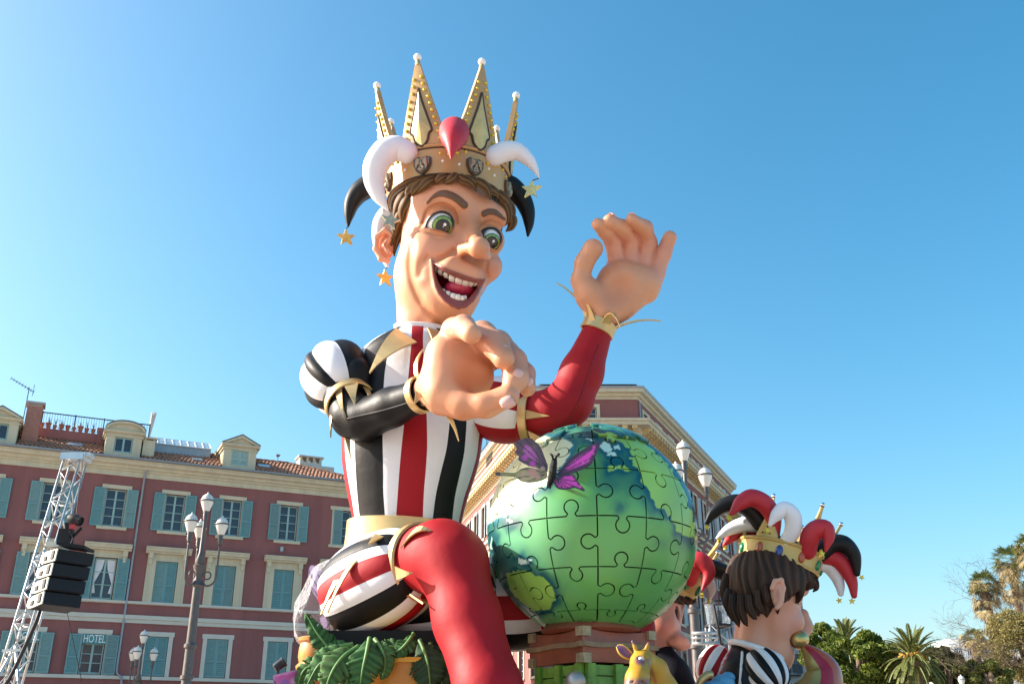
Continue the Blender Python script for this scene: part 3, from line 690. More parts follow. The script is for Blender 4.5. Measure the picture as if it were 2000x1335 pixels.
# ---- torso: rings in horizontal planes, vertical cloth stripes
def torso():
    rows = [  # py, left, right, stripe borders
        (640, 783, 852, [785, 787, 797, 805, 828, 838, 846, 850]),
        (652, 764, 872, [768, 772, 786, 805, 828, 848, 862, 869]),
        (668, 732, 900, [738, 744, 776, 804, 827, 858, 882, 897]),
        (690, 702, 926, [706, 713, 767, 804, 826, 866, 900, 922]),
        (715, 690, 940, [694, 709, 757, 802, 827, 871, 908, 936]),
        (760, 680, 949, [684, 703, 750, 798, 829, 876, 912, 944]),
        (800, 672, 948, [677, 696, 748, 794, 832, 878, 913, 943]),
        (850, 667, 944, [672, 692, 746, 790, 834, 879, 912, 938]),
        (900, 668, 937, [673, 692, 747, 784, 835, 873, 908, 932]),
        (940, 674, 925, [678, 694, 748, 780, 832, 862, 899, 920]),
        (980, 682, 911, [686, 697, 748, 777, 828, 852, 889, 906]),
        (1030, 692, 899, [694, 703, 752, 773, 826, 845, 883, 895]),
        (1060, 690, 905, [694, 704, 752, 773, 826, 845, 885, 900])]
    pys = np.array([r[0] for r in rows], float); data = np.array([[r[1], r[2]] + r[3] for r in rows], float)
    yy = np.concatenate([np.linspace(640, 720, 15), np.linspace(728, 1060, 42)])
    dd = np.stack([np.interp(yy, pys, data[:, i]) for i in range(data.shape[1])], 1)
    for _ in range(3): dd[1:-1] = (dd[:-2] + 2 * dd[1:-1] + dd[2:]) / 4
    seq = 'rwbwrwbwr'; V = []; ncol = None
    for k, py in enumerate(yy):
        xl, xr = dd[k, 0], dd[k, 1]; A = H(xl, py); B = H(xr, py); c = (A + B) / 2; hw = (B[0] - A[0]) / 2; hd = hw * np.interp(py, [640, 700, 850, 1030], [.95, .62, .72, .8])
        a = np.linspace(-math.pi / 2, math.pi / 2, 400); pts = np.stack([c[0] + hw * np.sin(a), c[1] - hd * np.cos(a), np.full(400, c[2])], 1)
        pxs = proj(pts)[0]; pxs = np.maximum.accumulate(pxs); ab = np.interp(dd[k, 2:], pxs, a)
        ed = np.concatenate([[-math.pi / 2], ab, [math.pi / 2]]); cols = []
        for i in range(9): cols += list(np.linspace(ed[i], ed[i + 1], 7)[:-1])
        cols += list(np.linspace(math.pi / 2, 1.5 * math.pi, 37)[:-1]); ncol = len(cols)
        for q_, t in enumerate(cols):
            f_ = 1 - (.008 if (q_ % 6 == 0 and q_ > 0) else 0); V.append((c[0] + hw * f_ * math.sin(t), c[1] - hd * f_ * math.cos(t), c[2]))
    F = []; M = []
    for k in range(len(yy) - 1):
        for j in range(ncol):
            j2 = (j + 1) % ncol; F.append((k * ncol + j2, k * ncol + j, (k + 1) * ncol + j, (k + 1) * ncol + j2))
            M.append(CI[seq[j // 6]] if j < 54 else CI['wbwrwb'[(j - 54) // 6]])
    F.append(tuple(range(ncol))); M.append(0)
    return raw_mesh('torso', V, F, CM, king, True, fm=M)
torso()

def puff(name, parent, c, axis, up, rl, rr_, stripes, nl=28, ridge=0.0, pw=1.0, taper=0.0, mats=CM):
    """cloth puff: spheroid about axis; stripes = [(degrees, colour)...] going round from 'up'"""
    c, ax, up = (np.asarray(x, float) for x in (c, axis, up)); ax = ax / np.linalg.norm(ax); up = up - ax * (up @ ax); up /= np.linalg.norm(up); sd = np.cross(ax, up)
    ang = []; cols = []
    for i, (a0, col) in enumerate(stripes):
        a1 = stripes[i + 1][0] if i + 1 < len(stripes) else stripes[0][0] + 360
        for t in np.linspace(0, 1, 8)[:-1]: ang.append(a0 + (a1 - a0) * t); cols.append(CI[col])
    n = len(ang); V = [c - ax * rl]
    rid = [1 + ridge * (1 - ((j % 7) / 3.5 - 1) ** 2 * 1.0) for j in range(n)]
    for i in range(1, nl):
        t = -math.pi / 2 + math.pi * i / nl; x = math.sin(t) * rl; r = rr_ * abs(math.cos(t)) ** pw * (1 - taper * math.sin(t))
        for j in range(n):
            a = R_(ang[j]); q = r * rid[j]; V.append(c + ax * x + up * q * math.cos(a) + sd * q * math.sin(a))
    V.append(c + ax * rl); L = len(V) - 1; F = []; M = []
    for j in range(n):
        j2 = (j + 1) % n; F.append((0, 1 + j2, 1 + j)); M.append(cols[j]); F.append((L, L - n + j, L - n + j2)); M.append(cols[j])
        for i in range(nl - 2): F.append((1 + i * n + j, 1 + i * n + j2, 1 + (i + 1) * n + j2, 1 + (i + 1) * n + j)); M.append(cols[j])
    return raw_mesh(name, V, F, mats, parent, True, fm=M)
# his right sleeve puff (picture left); angles run clockwise seen from the cuff end
c = H(662, 737, 18); a = H(692, 792, 75) - H(640, 712, -40)
puff('sleeve_puff', king, c, a, (0, 0, 1), HR(661, 744, 18, 80), HR(661, 744, 18, 68), [(-80, 'b'), (-38, 'w'), (-27, 'b'), (20, 'w'), (64, 'b'), (88, 'w'), (128, 'b'), (155, 'w'), (190, 'b'), (230, 'w')], pw=.8, ridge=.09)
# his left sleeve puff (picture right)
c = H(985, 800, 25); a = H(1045, 812, 55) - H(930, 790, 10)
puff('sleeve_puff', king, c, a, (0, 0, 1), HR(985, 800, 20, 78), HR(985, 800, 20, 66), [(0, 'w'), (52, 'r'), (100, 'w'), (137, 'r'), (185, 'w'), (230, 'r'), (300, 'w'), (330, 'r')], pw=.8)
# breeches on his right leg
c = H(740, 1137, 66); a = H(815, 1100, 120) - H(660, 1175, 20)
puff('breeches', king, c, a, (0, 0, 1), HR(742, 1132, 70, 112), HR(742, 1132, 70, 93), [(8, 'w'), (41, 'b'), (65, 'w'), (80, 'r'), (106, 'w'), (125, 'b'), (153, 'w'), (173, 'r'), (195, 'w'), (225, 'b'), (260, 'w'), (300, 'r'), (335, 'b')], pw=.42, ridge=.02)
c = H(855, 1168, 10); puff('breeches', king, c, (1, -.25, .1), (0, 0, 1), HR(855, 1168, 10, 120), HR(855, 1168, 10, 86), [(-35, 'r'), (5, 'w'), (42, 'b'), (80, 'w'), (105, 'b'), (128, 'w'), (143, 'r'), (155, 'w'), (200, 'b'), (260, 'w'), (300, 'b')], pw=.5)
# breeches on his left leg, behind the globe
c = H(1000, 1176, -40); puff('breeches', king, c, (1, -.1, 0), (0, 0, 1), HR(1000, 1176, -40, 110), HR(1000, 1176, -40, 92), [(-35, 'r'), (5, 'w'), (42, 'b'), (68, 'w'), (90, 'r'), (118, 'w'), (136, 'b'), (170, 'w'), (210, 'r'), (260, 'w'), (300, 'b')], pw=.6)

m_seamk = mat('grey_seam', (.03, .03, .034), .6); m_seamr = mat('dark_red_seam', (.22, .006, .012), .7)
def sculpt_px(name, parent, chains, mt, vx, k=0.05, seam=None, smt=None):
    """limb: chain of (px, py, w, r) grown as one smooth skin"""
    P = [H(*c[:3]) for c in chains]; Rr = [HR(*c) for c in chains]
    lo = np.min([p - r for p, r in zip(P, Rr)], 0) - .08; hi = np.max([p + r for p, r in zip(P, Rr)], 0) + .08
    fn = lambda q: s_chain(q, P, Rr, k)
    V, F = sculpt(fn, lo, hi, vx); o = raw_mesh(name, V, F, mt, parent, True)
    if seam:
        L = spline([np.array([a, b_, 0.0]) for a, b_ in seam], 5)[:, :2]; ws = np.arange(420, -60, -3.0); S_ = []
        for a, b_ in L:
            q = np.array([H(a, b_, w_) for w_ in ws]); dq = fn(q); ins = np.nonzero(dq < .004)[0]
            if len(ins) and ins[0] > 0: i0 = ins[0]; f_ = (dq[i0 - 1] - .004) / (dq[i0 - 1] - dq[i0] + 1e-9); S_.append(q[i0 - 1] + (q[i0] - q[i0 - 1]) * f_)
        b = MB(); b.tube(S_, .009, 6); b.build('seam', smt, o, smooth='all', world=True)
    return o
sculpt_px('sleeve', king, [(668, 768, 50, 40), (690, 813, 78, 42), (712, 818, 95, 41), (765, 795, 140, 38), (830, 768, 195, 31)], m_bcloth, .03, .08, seam=[(676, 818), (700, 812), (740, 803), (785, 790), (822, 776)], smt=m_seamk)
sculpt_px('sleeve', king, [(1015, 815, 40, 46), (1080, 808, 62, 47), (1112, 785, 70, 44), (1136, 728, 74, 41), (1168, 645, 78, 29)], m_rcloth, .03, .1, seam=[(1050, 838), (1085, 836), (1112, 818), (1132, 780), (1150, 730), (1170, 672)], smt=m_seamr)
leg_ch = [(805, 1096, 95, 66), (862, 1086, 165, 68), (884, 1100, 180, 66), (913, 1210, 215, 64), (955, 1350, 265, 64), (985, 1470, 300, 58), (995, 1520, 300, 50), (1050, 1545, 350, 40)]
sculpt_px('leg', king, leg_ch, m_rcloth, .04, .14)
sculpt_px('leg', king, [(1080, 1176, -20, 74), (1180, 1180, 10, 74), (1205, 1230, 10, 70), (1200, 1400, 10, 66), (1200, 1520, 10, 50)], m_rcloth, .06, .14)
b = MB(); p = H(775, 1244, -10)
b.obox(p - np.array([0, 0, 1.0]), (.75, 0, 0), (0, .8, 0), (0, 0, 1.0))
p = H(850, 1264, -60); b.obox(p - np.array([0, 0, .9 - .2]), (1.1, 0, 0), (0, .3, 0), (0, 0, .13)); meta(b.build('seat', m_bcloth, king, world=True))

sculpt_px('sleeve_pleat', king, [(652, 693, 0, 25), (676, 704, 34, 31), (698, 728, 62, 27), (704, 752, 70, 18)], m_bcloth, .025, .08)
# ---- gold trims
def blade(name, parent, base_a, base_b, tip, bend=(0, 0, 0), th=.02, mt=None, n=6):
    """curved gold point: base edge a-b, running to tip"""
    A, B, T = (np.asarray(x, float) for x in (base_a, base_b, tip)); V = []; bend = np.asarray(bend, float)
    nrm = np.cross(B - A, T - A); nrm /= np.linalg.norm(nrm) + 1e-9
    for i in range(n + 1):
        t = i / n; wd = 1 - t ** 1.05; m = (A + B) / 2; c = m + (T - m) * t + bend * 4 * t * (1 - t); h = (B - A) / 2 * max(wd, .03)
        for s in (-1, 1): V += [c - h + nrm * th / 2 * s, c + h + nrm * th / 2 * s]
    F = []
    for i in range(n):
        o, e = 4 * i, 4 * i + 4; F += [(o, o + 1, e + 1, e), (o + 3, o + 2, e + 2, e + 3), (o + 1, o + 3, e + 3, e + 1), (o + 2, o, e, e + 2)]
    F += [(0, 2, 3, 1), (4 * n, 4 * n + 1, 4 * n + 3, 4 * n + 2)]
    return raw_mesh(name, V, F, mt or m_gold, parent, False)
def ring(name, parent, c, axis, ra, width, up=(0, 0, 1), rb=None, th=.03, mt=None, n=48, cone=0.0):
    c, ax, up = (np.asarray(x, float) for x in (c, axis, up)); ax = ax / np.linalg.norm(ax); up = up - ax * (up @ ax); up /= np.linalg.norm(up); sd = np.cross(ax, up); rb = rb or ra; V = []
    prof = [(0, -width / 2), (th * .5, -width / 2 - th * .3), (th, -width / 2), (th * .9, 0), (th, width / 2), (th * .5, width / 2 + th * .3), (0, width / 2)]
    k = len(prof)
    for j in range(n):
        t = 2 * math.pi * j / n
        for d, x in prof:
            s = 1 + cone * x / width; V.append(c + ax * x + up * (rb * s + d) * math.cos(t) + sd * (ra * s + d) * math.sin(t))
    F = [(j * k + i, j * k + (i + 1) % k, ((j + 1) % n) * k + (i + 1) % k, ((j + 1) % n) * k + i) for j in range(n) for i in range(k)]
    return raw_mesh(name, V, F, mt or m_gold, parent, True, sharp=50)
# upper arm band with points, his right arm
armax = H(700, 806, 92) - H(672, 762, 45)
rg = ring('arm_band', king, H(684, 786, 66), armax, HR(684, 786, 66, 46), .10)
for a_, b_, t_, w_ in (((672, 752), (700, 748), (694, 792), 118), ((656, 770), (668, 757), (674, 820), 112), ((648, 792), (655, 775), (646, 854), 90), ((662, 812), (684, 826), (686, 899), 70), ((700, 826), (716, 824), (736, 890), 60), ((706, 750), (722, 760), (735, 800), 92)):
    blade('point', rg, H(*a_, w_ - 15), H(*b_, w_ - 15), H(*t_, w_ + 12), bend=(0, -.06, 0))
# wrist band, his right arm
rg = ring('wrist_band', king, H(822, 770, 190), H(835, 766, 200) - H(790, 784, 160), HR(822, 770, 190, 33), .09)
blade('point', rg, H(812, 742, 205), H(822, 746, 215), H(829, 680, 190), bend=(-.06, -.05, 0))
blade('point', rg, H(812, 764, 232), H(826, 772, 232), H(809, 790, 245)); blade('point', rg, H(822, 790, 232), H(850, 798, 225), H(896, 861, 215), bend=(.04, -.08, .1))
blade('point', rg, H(842, 752, 190), H(846, 775, 180), H(880, 800, 160))
# upper arm band, his left arm
rg = ring('arm_band', king, H(1034, 816, 48), H(1075, 812, 62) - H(1000, 815, 38), HR(1034, 816, 48, 49), .10)
for a_, b_, t_, w_ in (((1036, 775), (1034, 792), (1084, 779), 88), ((1026, 800), (1028, 818), (1073, 812), 100), ((1040, 860), (1048, 850), (1066, 868), 85), ((1050, 768), (1060, 768), (1110, 752), 40), ((1030, 840), (1036, 856), (1082, 866), 85), ((1060, 855), (1066, 840), (1150, 832), 30)):
    blade('point', rg, H(*a_, w_ - 8), H(*b_, w_ - 8), H(*t_, w_ + 6))
# wrist band, his left arm
ax2 = H(1180, 612, 80) - H(1158, 662, 76)
rg = ring('wrist_band', king, H(1169, 640, 78), ax2, HR(1169, 640, 78, 30), .15)
blade('point', rg, H(1143, 620, 84), H(1151, 622, 95), H(1087, 552, 110), bend=(.06, 0, .04)); blade('point', rg, H(1152, 622, 104), H(1164, 628, 108), H(1132, 562, 118), bend=(.03, 0, -.03))
blade('point', rg, H(1174, 632, 108), H(1192, 634, 104), H(1211, 638, 150), bend=(0, -.03, .16)); blade('point', rg, H(1198, 640, 96), H(1202, 642, 70), H(1291, 627, 70), bend=(0, 0, .06))
blade('point', rg, H(1180, 630, 50), H(1200, 640, 55), H(1240, 590, -10), bend=(0, 0, -.05))
# collar
ring('neck_ring', king, H(822, 641, 6), (0.05, -.25, 1), HR(822, 641, 0, 48), .05, th=.035, mt=m_wcloth)
cr = H(822, 648, 0)
blade('collar_point', king, H(774, 641, 66), H(814, 668, 96), H(722, 728, 128), bend=(-.02, -.06, .03)); blade('collar_point', king, H(834, 640, 78), H(872, 650, 62), H(850, 705, 140), bend=(.02, -.06, .03))
blade('collar_point', king, H(770, 650, 20), H(800, 643, 50), H(748, 665, 30), bend=(0, 0, .05)); blade('collar_point', king, H(870, 652, 50), H(885, 660, 20), H(930, 720, 110))
# belt and its points
rg = ring('belt', king, H(795, 1053, 0), (0.06, -.04, 1), HR(795, 1053, 0, 113), .36, rb=HR(795, 1053, 0, 95), th=.05, up=(0, 1, 0))
blade('point', rg, H(692, 1078, 100), H(708, 1080, 115), H(627, 1200, 118), bend=(-.02, -.05, .05), n=8); blade('point', rg, H(704, 1078, 118), H(718, 1076, 130), H(640, 1195, 142), bend=(.0, -.08, .08), n=8)
blade('point', rg, H(706, 1062, 75), H(720, 1056, 85), H(712, 1060, 130)); blade('point', rg, H(738, 1038, 98), H(776, 1040, 110), H(720, 1062, 160), bend=(0, -.05, 0))
# knee band and its petals
kax = H(875, 1086, 175) - H(800, 1100, 100)
rg = ring('knee_band', king, H(823, 1098, 118), kax, HR(823, 1098, 118, 70), .10, th=.05)
blade('petal', rg, H(783, 1070, 185), H(800, 1045, 178), H(843, 1037, 215), bend=(0, -.10, .06)); blade('petal', rg, H(772, 1105, 195), H(776, 1132, 195), H(806, 1118, 230), bend=(0, -.08, -.02))
blade('petal', rg, H(840, 1030, 150), H(856, 1030, 120), H(890, 1018, 140), bend=(0, 0, .05)); blade('petal', rg, H(800, 1160, 185), H(820, 1168, 170), H(826, 1178, 240))

# ---- hands
SKIN = np.array([0.58, 0.225, 0.11]); SKIN_L = np.array([0.69, 0.33, 0.185]); SKIN_D = np.array([0.50, 0.20, 0.10]); ROSE = np.array([0.64, 0.27, 0.20])
def hand(name, wrist, palm, fingers, thumb, hollow, vx, nails, center):
    """fingers: chains of (px,py,w,r) rooted inside the palm; palm: list of capsules; hollow carves the cupped palm"""
    def ch(c): return [H(*q[:3]) for q in c], [HR(*q) for q in c]
    PW = [ch(c) for c in palm]; FW = [ch(c) for c in fingers]; TW = ch(thumb); WW = ch(wrist)
    allp = np.concatenate([np.array(p) for p, _ in PW + FW + [TW, WW]]); mr = .3
    hc = [(H(*q[:3]), HR(*q)) for q in hollow]
    def fn(q):
        d = s_chain(q, *WW, .08)
        for p in PW: d = smin(d, s_chain(q, *p, .10), .14)
        d = smin(d, s_chain(q, *TW, .06), .10)
        for h, r in hc: d = smax(d, -(np.sqrt(((q - h) ** 2).sum(1)) - r), .14)
        f = None
        for p in FW:
            e = s_chain(q, *p, .05); f = e if f is None else smin(f, e, .012)
        return smin(d, f, .05)
    V, F = sculpt(fn, allp.min(0) - mr, allp.max(0) + mr, vx)
    x, y = proj(V); n = len(V); col = np.tile(SKIN_L, (n, 1)); 
    t = .5 + .5 * np.sin(V[:, 0] * 5.1 + 1) * np.sin(V[:, 2] * 4.3); col = blend(col, .5 * t, SKIN)
    fd = np.min([np.min([np.sqrt(((V - np.asarray(p_[i])) ** 2).sum(1)) for i in (1, 2)], 0) for p_, _ in FW], 0)
    col = blend(col, .8 * (1 - sstep(.06, .30, fd)), ROSE)                      # rosy airbrush on the knuckles
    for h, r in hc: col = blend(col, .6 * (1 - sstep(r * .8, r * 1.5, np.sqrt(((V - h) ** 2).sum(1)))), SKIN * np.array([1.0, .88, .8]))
    o = raw_mesh(name, V, F, m_skin, king, True, col=col)
    for pt, nr, dr, sz in nails:
        c = H(*pt); d = H(*nr) - c; d /= np.linalg.norm(d); u = H(*dr) - c; u -= d * (u @ d); u /= np.linalg.norm(u); v = np.cross(d, u); r = HR(*pt, sz)
        VV = []; nu, nv = 9, 9
        for i in range(nu):
            for j in range(nv):
                a, e = (i / (nu - 1) * 2 - 1), (j / (nv - 1) * 2 - 1)
                lim = 1.0 if a > -.4 else math.sqrt(max(0.05, 1 - ((a + .4) / .62) ** 2)); e2 = e * lim
                VV.append(c + u * a * r * .85 + v * e2 * r * .70 - d * (.42 * r * e2 * e2 + .22 * r * a * a) - d * .012)
        FF = [(i * nv + j, i * nv + j + 1, (i + 1) * nv + j + 1, (i + 1) * nv + j) for i in range(nu - 1) for j in range(nv - 1)]
        fo = raw_mesh('fingernail', VV, FF, mat('nail_varnish', (.72, .42, .36), .18, var=.05, coat=.6), o, True)
        md = fo.modifiers.new('thick', 'SOLIDIFY'); md.thickness = .022; md.offset = -.6
    return o
# his right hand: cupped, fingers curling over towards the viewer
hand('hand',
     wrist=[(822, 770, 192, 27), (858, 755, 215, 36)],
     palm=[[(868, 742, 222, 46), (876, 690, 222, 40)], [(872, 700, 222, 38), (920, 672, 215, 30)], [(880, 745, 215, 46), (925, 735, 205, 40)], [(900, 690, 205, 34), (960, 690, 198, 28)], [(872, 770, 228, 38), (905, 785, 240, 27)]],
     fingers=[[(880, 668, 226, 26), (888, 645, 240, 25), (905, 638, 285, 23), (921, 652, 318, 20)],
              [(912, 668, 215, 27), (942, 655, 235, 28), (968, 674, 268, 26.5), (984, 700, 290, 22)],
              [(935, 675, 205, 27), (972, 672, 220, 27), (1003, 706, 250, 26), (1008, 738, 265, 24.5), (1003, 748, 272, 22)],
              [(945, 700, 195, 26), (990, 690, 200, 24), (1024, 730, 222, 21), (1030, 757, 236, 17)]],
     thumb=[(868, 772, 230, 38), (905, 788, 245, 30), (950, 788, 262, 27), (992, 774, 275, 23)],
     hollow=[(938, 732, 265, 34), (925, 720, 275, 28), (952, 742, 248, 26)], vx=.017,
     nails=[((913, 636, 322), (906, 612, 360), (922, 645, 340), 13), ((987, 682, 300), (1003, 662, 345), (989, 705, 310), 12), ((1013, 731, 289), (1030, 722, 335), (1008, 756, 296), 13), ((1036, 745, 252), (1060, 738, 285), (1033, 768, 262), 10), ((990, 785, 296), (986, 778, 345), (1016, 772, 300), 15)],
     center=None)
# his left hand: raised, palm to the viewer
hand('hand',
     wrist=[(1170, 636, 78, 24), (1178, 605, 80, 33)],
     palm=[[(1188, 598, 80, 36), (1212, 552, 78, 42)], [(1178, 598, 86, 34), (1152, 572, 100, 26)], [(1215, 590, 76, 34), (1250, 560, 72, 34)], [(1205, 555, 76, 36), (1262, 548, 70, 28)], [(1205, 562, 80, 34), (1216, 540, 80, 24)]],
     fingers=[[(1206, 548, 78, 22), (1205, 512, 84, 17.5), (1197, 472, 100, 16), (1183, 452, 128, 15), (1168, 438, 150, 12.5)],
              [(1228, 546, 76, 22), (1231, 510, 80, 17.5), (1232, 470, 92, 16.5), (1215, 446, 124, 16.5), (1190, 433, 150, 14.5)],
              [(1250, 548, 72, 22), (1258, 510, 74, 18), (1266, 474, 84, 17), (1258, 446, 112, 16.5), (1234, 429, 146, 12)],
              [(1262, 568, 70, 24), (1281, 535, 74, 17), (1296, 495, 80, 15), (1308, 464, 92, 14)]],
     thumb=[(1150, 577, 100, 26), (1134, 547, 108, 18), (1141, 513, 118, 17.5), (1158, 486, 128, 20)],
     hollow=[(1214, 566, 152, 44), (1226, 552, 142, 32)], vx=.015,
     nails=[((1140, 480, 132), (1118, 470, 140), (1148, 462, 140), 10), ((1196, 419, 152), (1200, 398, 150), (1180, 424, 175), 10), ((1236, 418, 140), (1240, 396, 138), (1222, 420, 165), 9)],
     center=None)
# ------------------------------------------------------------------ head
def HC(l): return [H(*q[:3]) for q in l], [HR(*q) for q in l]
MOUTH = [(826 / 4.045 + 640, 738 / 4.045 + 330)] 
mouth_c = [(816, 718), (862, 748), (920, 777), (985, 803), (1050, 826), (1110, 848), (1180, 868), (1246, 872), (1222, 920), (1190, 985), (1150, 1045), (1095, 1090), (1035, 1104), (975, 1082), (918, 1038), (872, 985), (844, 925), (828, 840)]
MOUTH = np.array([(640 + x / 4.045, 330 + y / 4.045) for x, y in mouth_c])
inner_c = [(838, 752), (870, 782), (925, 815), (985, 845), (1050, 870), (1120, 890), (1172, 898), (1186, 906), (1172, 945), (1146, 985), (1112, 1022), (1078, 1040), (1040, 1042), (990, 1022), (945, 990), (905, 945), (875, 890), (852, 820)]
INNER = np.array([(640 + x / 4.045, 330 + y / 4.045) for x, y in inner_c])
def c2(l): return np.array([(640 + x / 4.045, 330 + y / 4.045) for x, y in l])
EYE_L = spline(c2([(775, 462), (800, 405), (845, 362), (900, 346), (950, 362), (982, 405), (985, 455), (968, 508), (920, 492), (850, 470), (775, 462)]), 4)
EYE_R = spline(c2([(1205, 527), (1228, 492), (1270, 474), (1318, 480), (1352, 512), (1364, 560), (1350, 605), (1332, 636), (1290, 618), (1245, 585), (1205, 527)]), 4)
EC = [(H(862, 440, 88), HR(862, 440, 88, 33)), (H(955, 470, 74), HR(955, 470, 74, 27))]       # eyeballs
BROW_L = spline(c2([(785, 268), (830, 222), (885, 195), (945, 200), (1010, 228), (1080, 285)]), 6)
BROW_R = spline(c2([(1238, 352), (1280, 338), (1335, 348), (1398, 398)]), 6)
LID_L = spline(c2([(752, 425), (785, 335), (840, 290), (905, 278), (965, 300), (1010, 350), (1022, 420)]), 5)
LID_R = spline(c2([(1192, 470), (1225, 430), (1280, 415), (1335, 425), (1380, 465)]), 5)
CROW = spline(c2([(666, 585), (668, 545), (690, 508), (730, 482), (780, 470)]), 5)
def brow_w(L, x):
    t = np.clip((x - L[0, 0]) / (L[-1, 0] - L[0, 0]), 0, 1); return (.35 + .65 * sstep(0, .55, t)) if L is BROW_L else (1.0 - .5 * sstep(.45, 1, t))
JAW = spline(c2([(665, 600), (652, 750), (668, 880), (720, 1010), (800, 1130), (872, 1215)]), 5)
SMILE_L = spline(c2([(800, 705), (760, 735), (735, 775), (725, 840)]), 5)
FOLD_L = spline(c2([(1000, 640), (930, 690), (850, 715), (790, 705)]), 5)
FOLD_R = spline(c2([(1262, 740), (1250, 790), (1255, 850), (1220, 880)]), 5)
def head_sdf(q):
    x, y = proj(q); wq = (YK - q[:, 1]) / SK; front = sstep(0, 40, wq)
    s = HR(880, 480, 60, 1.0)                                             # one photo pixel, in metres here
    d = s_ell(q, H(877, 428, -4), (s * 101, s * 112, s * 122))
    d = smin(d, s_ell(q, H(868, 520, 22), (s * 92, s * 92, s * 98)), s * 40)
    d = smin(d, s_cap(q, H(822, 655, -6), H(824, 545, 0), s * 46, s * 52), s * 30)
    d = smin(d, s_cap(q, H(902, 578, 62), H(895, 592, 60), s * 34), s * 36)                # chin
    d = smin(d, s_cap(q, H(862, 585, 40), H(840, 560, 30), s * 45), s * 30)                # jaw
    d = smin(d, np.sqrt(((q - H(838, 494, 68)) ** 2).sum(1)) - s * 43, s * 24)             # cheeks
    d = smin(d, np.sqrt(((q - H(953, 520, 56)) ** 2).sum(1)) - s * 28, s * 28)
    d = smin(d, s_cap(q, H(845, 400, 60), H(890, 392, 80), s * 36), s * 30)                # brow ridges
    d = smin(d, s_cap(q, H(950, 415, 62), H(968, 425, 45), s * 26), s * 24)
    # eye pits, lids
    for (c, r), (ex, ey) in zip(EC, ((862, 440), (962, 470))):
        d = smax(d, -(np.sqrt(((q - (c + np.array([0, -.22, -.02]))) ** 2).sum(1)) - r * 1.02), s * 12)
    for (c, r), E in zip(EC, (EYE_L, EYE_R)):
        e2 = d_poly2(x, y, E); lid = np.sqrt(((q - c) ** 2).sum(1)) - r * 1.13
        lid = smax(lid, -(e2 * s + .004), s * 2.0)                                         # opening between the lids
        d = smin(d, np.where(q[:, 1] > c[1] - r * 1.5, lid, lid), s * 9)
        d = smax(d, -np.maximum(np.sqrt(((q - c) ** 2).sum(1)) - r * 1.30, e2 * s + .002), s * 2.0)
    # nose
    d = smin(d, s_chain(q, *HC([(915, 415, 70, 9), (922, 447, 84, 10), (930, 474, 124, 14)]), s * 22), s * 26)
    d = smin(d, np.sqrt(((q - H(936, 484, 148)) ** 2).sum(1)) - s * 20.5, s * 12)
    d = smin(d, s_cap(q, H(901, 488, 118), H(918, 485, 138), s * 10.5, s * 12), s * 6)
    d = smin(d, s_cap(q, H(951, 497, 116), H(945, 495, 128), s * 10, s * 12), s * 6)
    for p_, r_ in ((H(908, 500, 130), 7.5), (H(942, 509, 132), 6)):
        d = smax(d, -(s_ell(q, p_ + np.array([0, 0, -.02]), (s * r_ * 1.3, s * r_ * 1.1, s * r_ * .8))), s * 4)
    # upper lip groove pad
    d = smin(d, s_cap(q, H(880, 520, 112), H(930, 540, 112), s * 20, s * 18), s * 16)
    # mouth: lips swell, then the opening is cut
    m2 = d_poly2(x, y, MOUTH); d = d - s * 4.5 * np.exp(-((m2 + 2.0) / 5.0) ** 2) * front
    i2 = d_poly2(x, y, INNER); cut = np.maximum(i2 * s, 0.0 * q[:, 1] + (q[:, 1] - (YK - 22 * SK)))
    d = smax(d, -cut, s * 2.5)
    # folds
    for L, a, sg in ((FOLD_L, 5, 6), (JAW, 4.5, 8), (SMILE_L, 3.5, 8), (FOLD_R, 3, 4)):
        d = d + s * a * np.exp(-(d_poly2(x, y, L, False) / sg) ** 2) * front * sstep(0, 14, m2)
    for L, a in ((LID_L, 4.0), (LID_R, 3.2)): d = d + s * a * np.exp(-(d_poly2(x, y, L, False) / 3.2) ** 2) * front
    for L, wd in ((BROW_L, 7.6), (BROW_R, 6.4)):
        wd = wd * brow_w(L, x); d = d - s * 4.5 * (1 - sstep(wd - 2.2, wd + 1, d_poly2(x, y, L, False))) * front
    # neck underside crease
    return d
lo = H(770, 660, -140); hi = H(1000, 300, 200)
lo = np.array([H(760, 655, 0)[0], YK - 215 * SK, H(822, 655, 0)[2] + .02]); hi = np.array([H(1010, 400, 0)[0], YK + 130 * SK, H(880, 290, 0)[2] + .2])
V, F = sculpt(head_sdf, lo, hi, .0145)
x, y = proj(V); wv = (YK - V[:, 1]) / SK; fr = sstep(-5, 30, wv)
col = np.tile(SKIN_L, (len(V), 1)); col = blend(col, .35 + .25 * np.sin(V[:, 0] * 4 + V[:, 2] * 3), np.array([.64, .28, .15]))
def tint(px, py, rad, c, a, w0=None):
    global col
    dd = np.hypot(x - px, y - py) / rad; m = a * np.exp(-dd ** 2 * 1.5) * fr
    col = blend(col, m, c)
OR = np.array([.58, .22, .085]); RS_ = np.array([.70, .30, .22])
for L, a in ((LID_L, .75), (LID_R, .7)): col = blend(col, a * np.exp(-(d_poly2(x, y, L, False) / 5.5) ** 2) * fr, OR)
col = blend(col, .7 * (1 - sstep(.5, 1.3, d_poly2(x, y, CROW, False))) * fr, np.array([.28, .12, .13]))
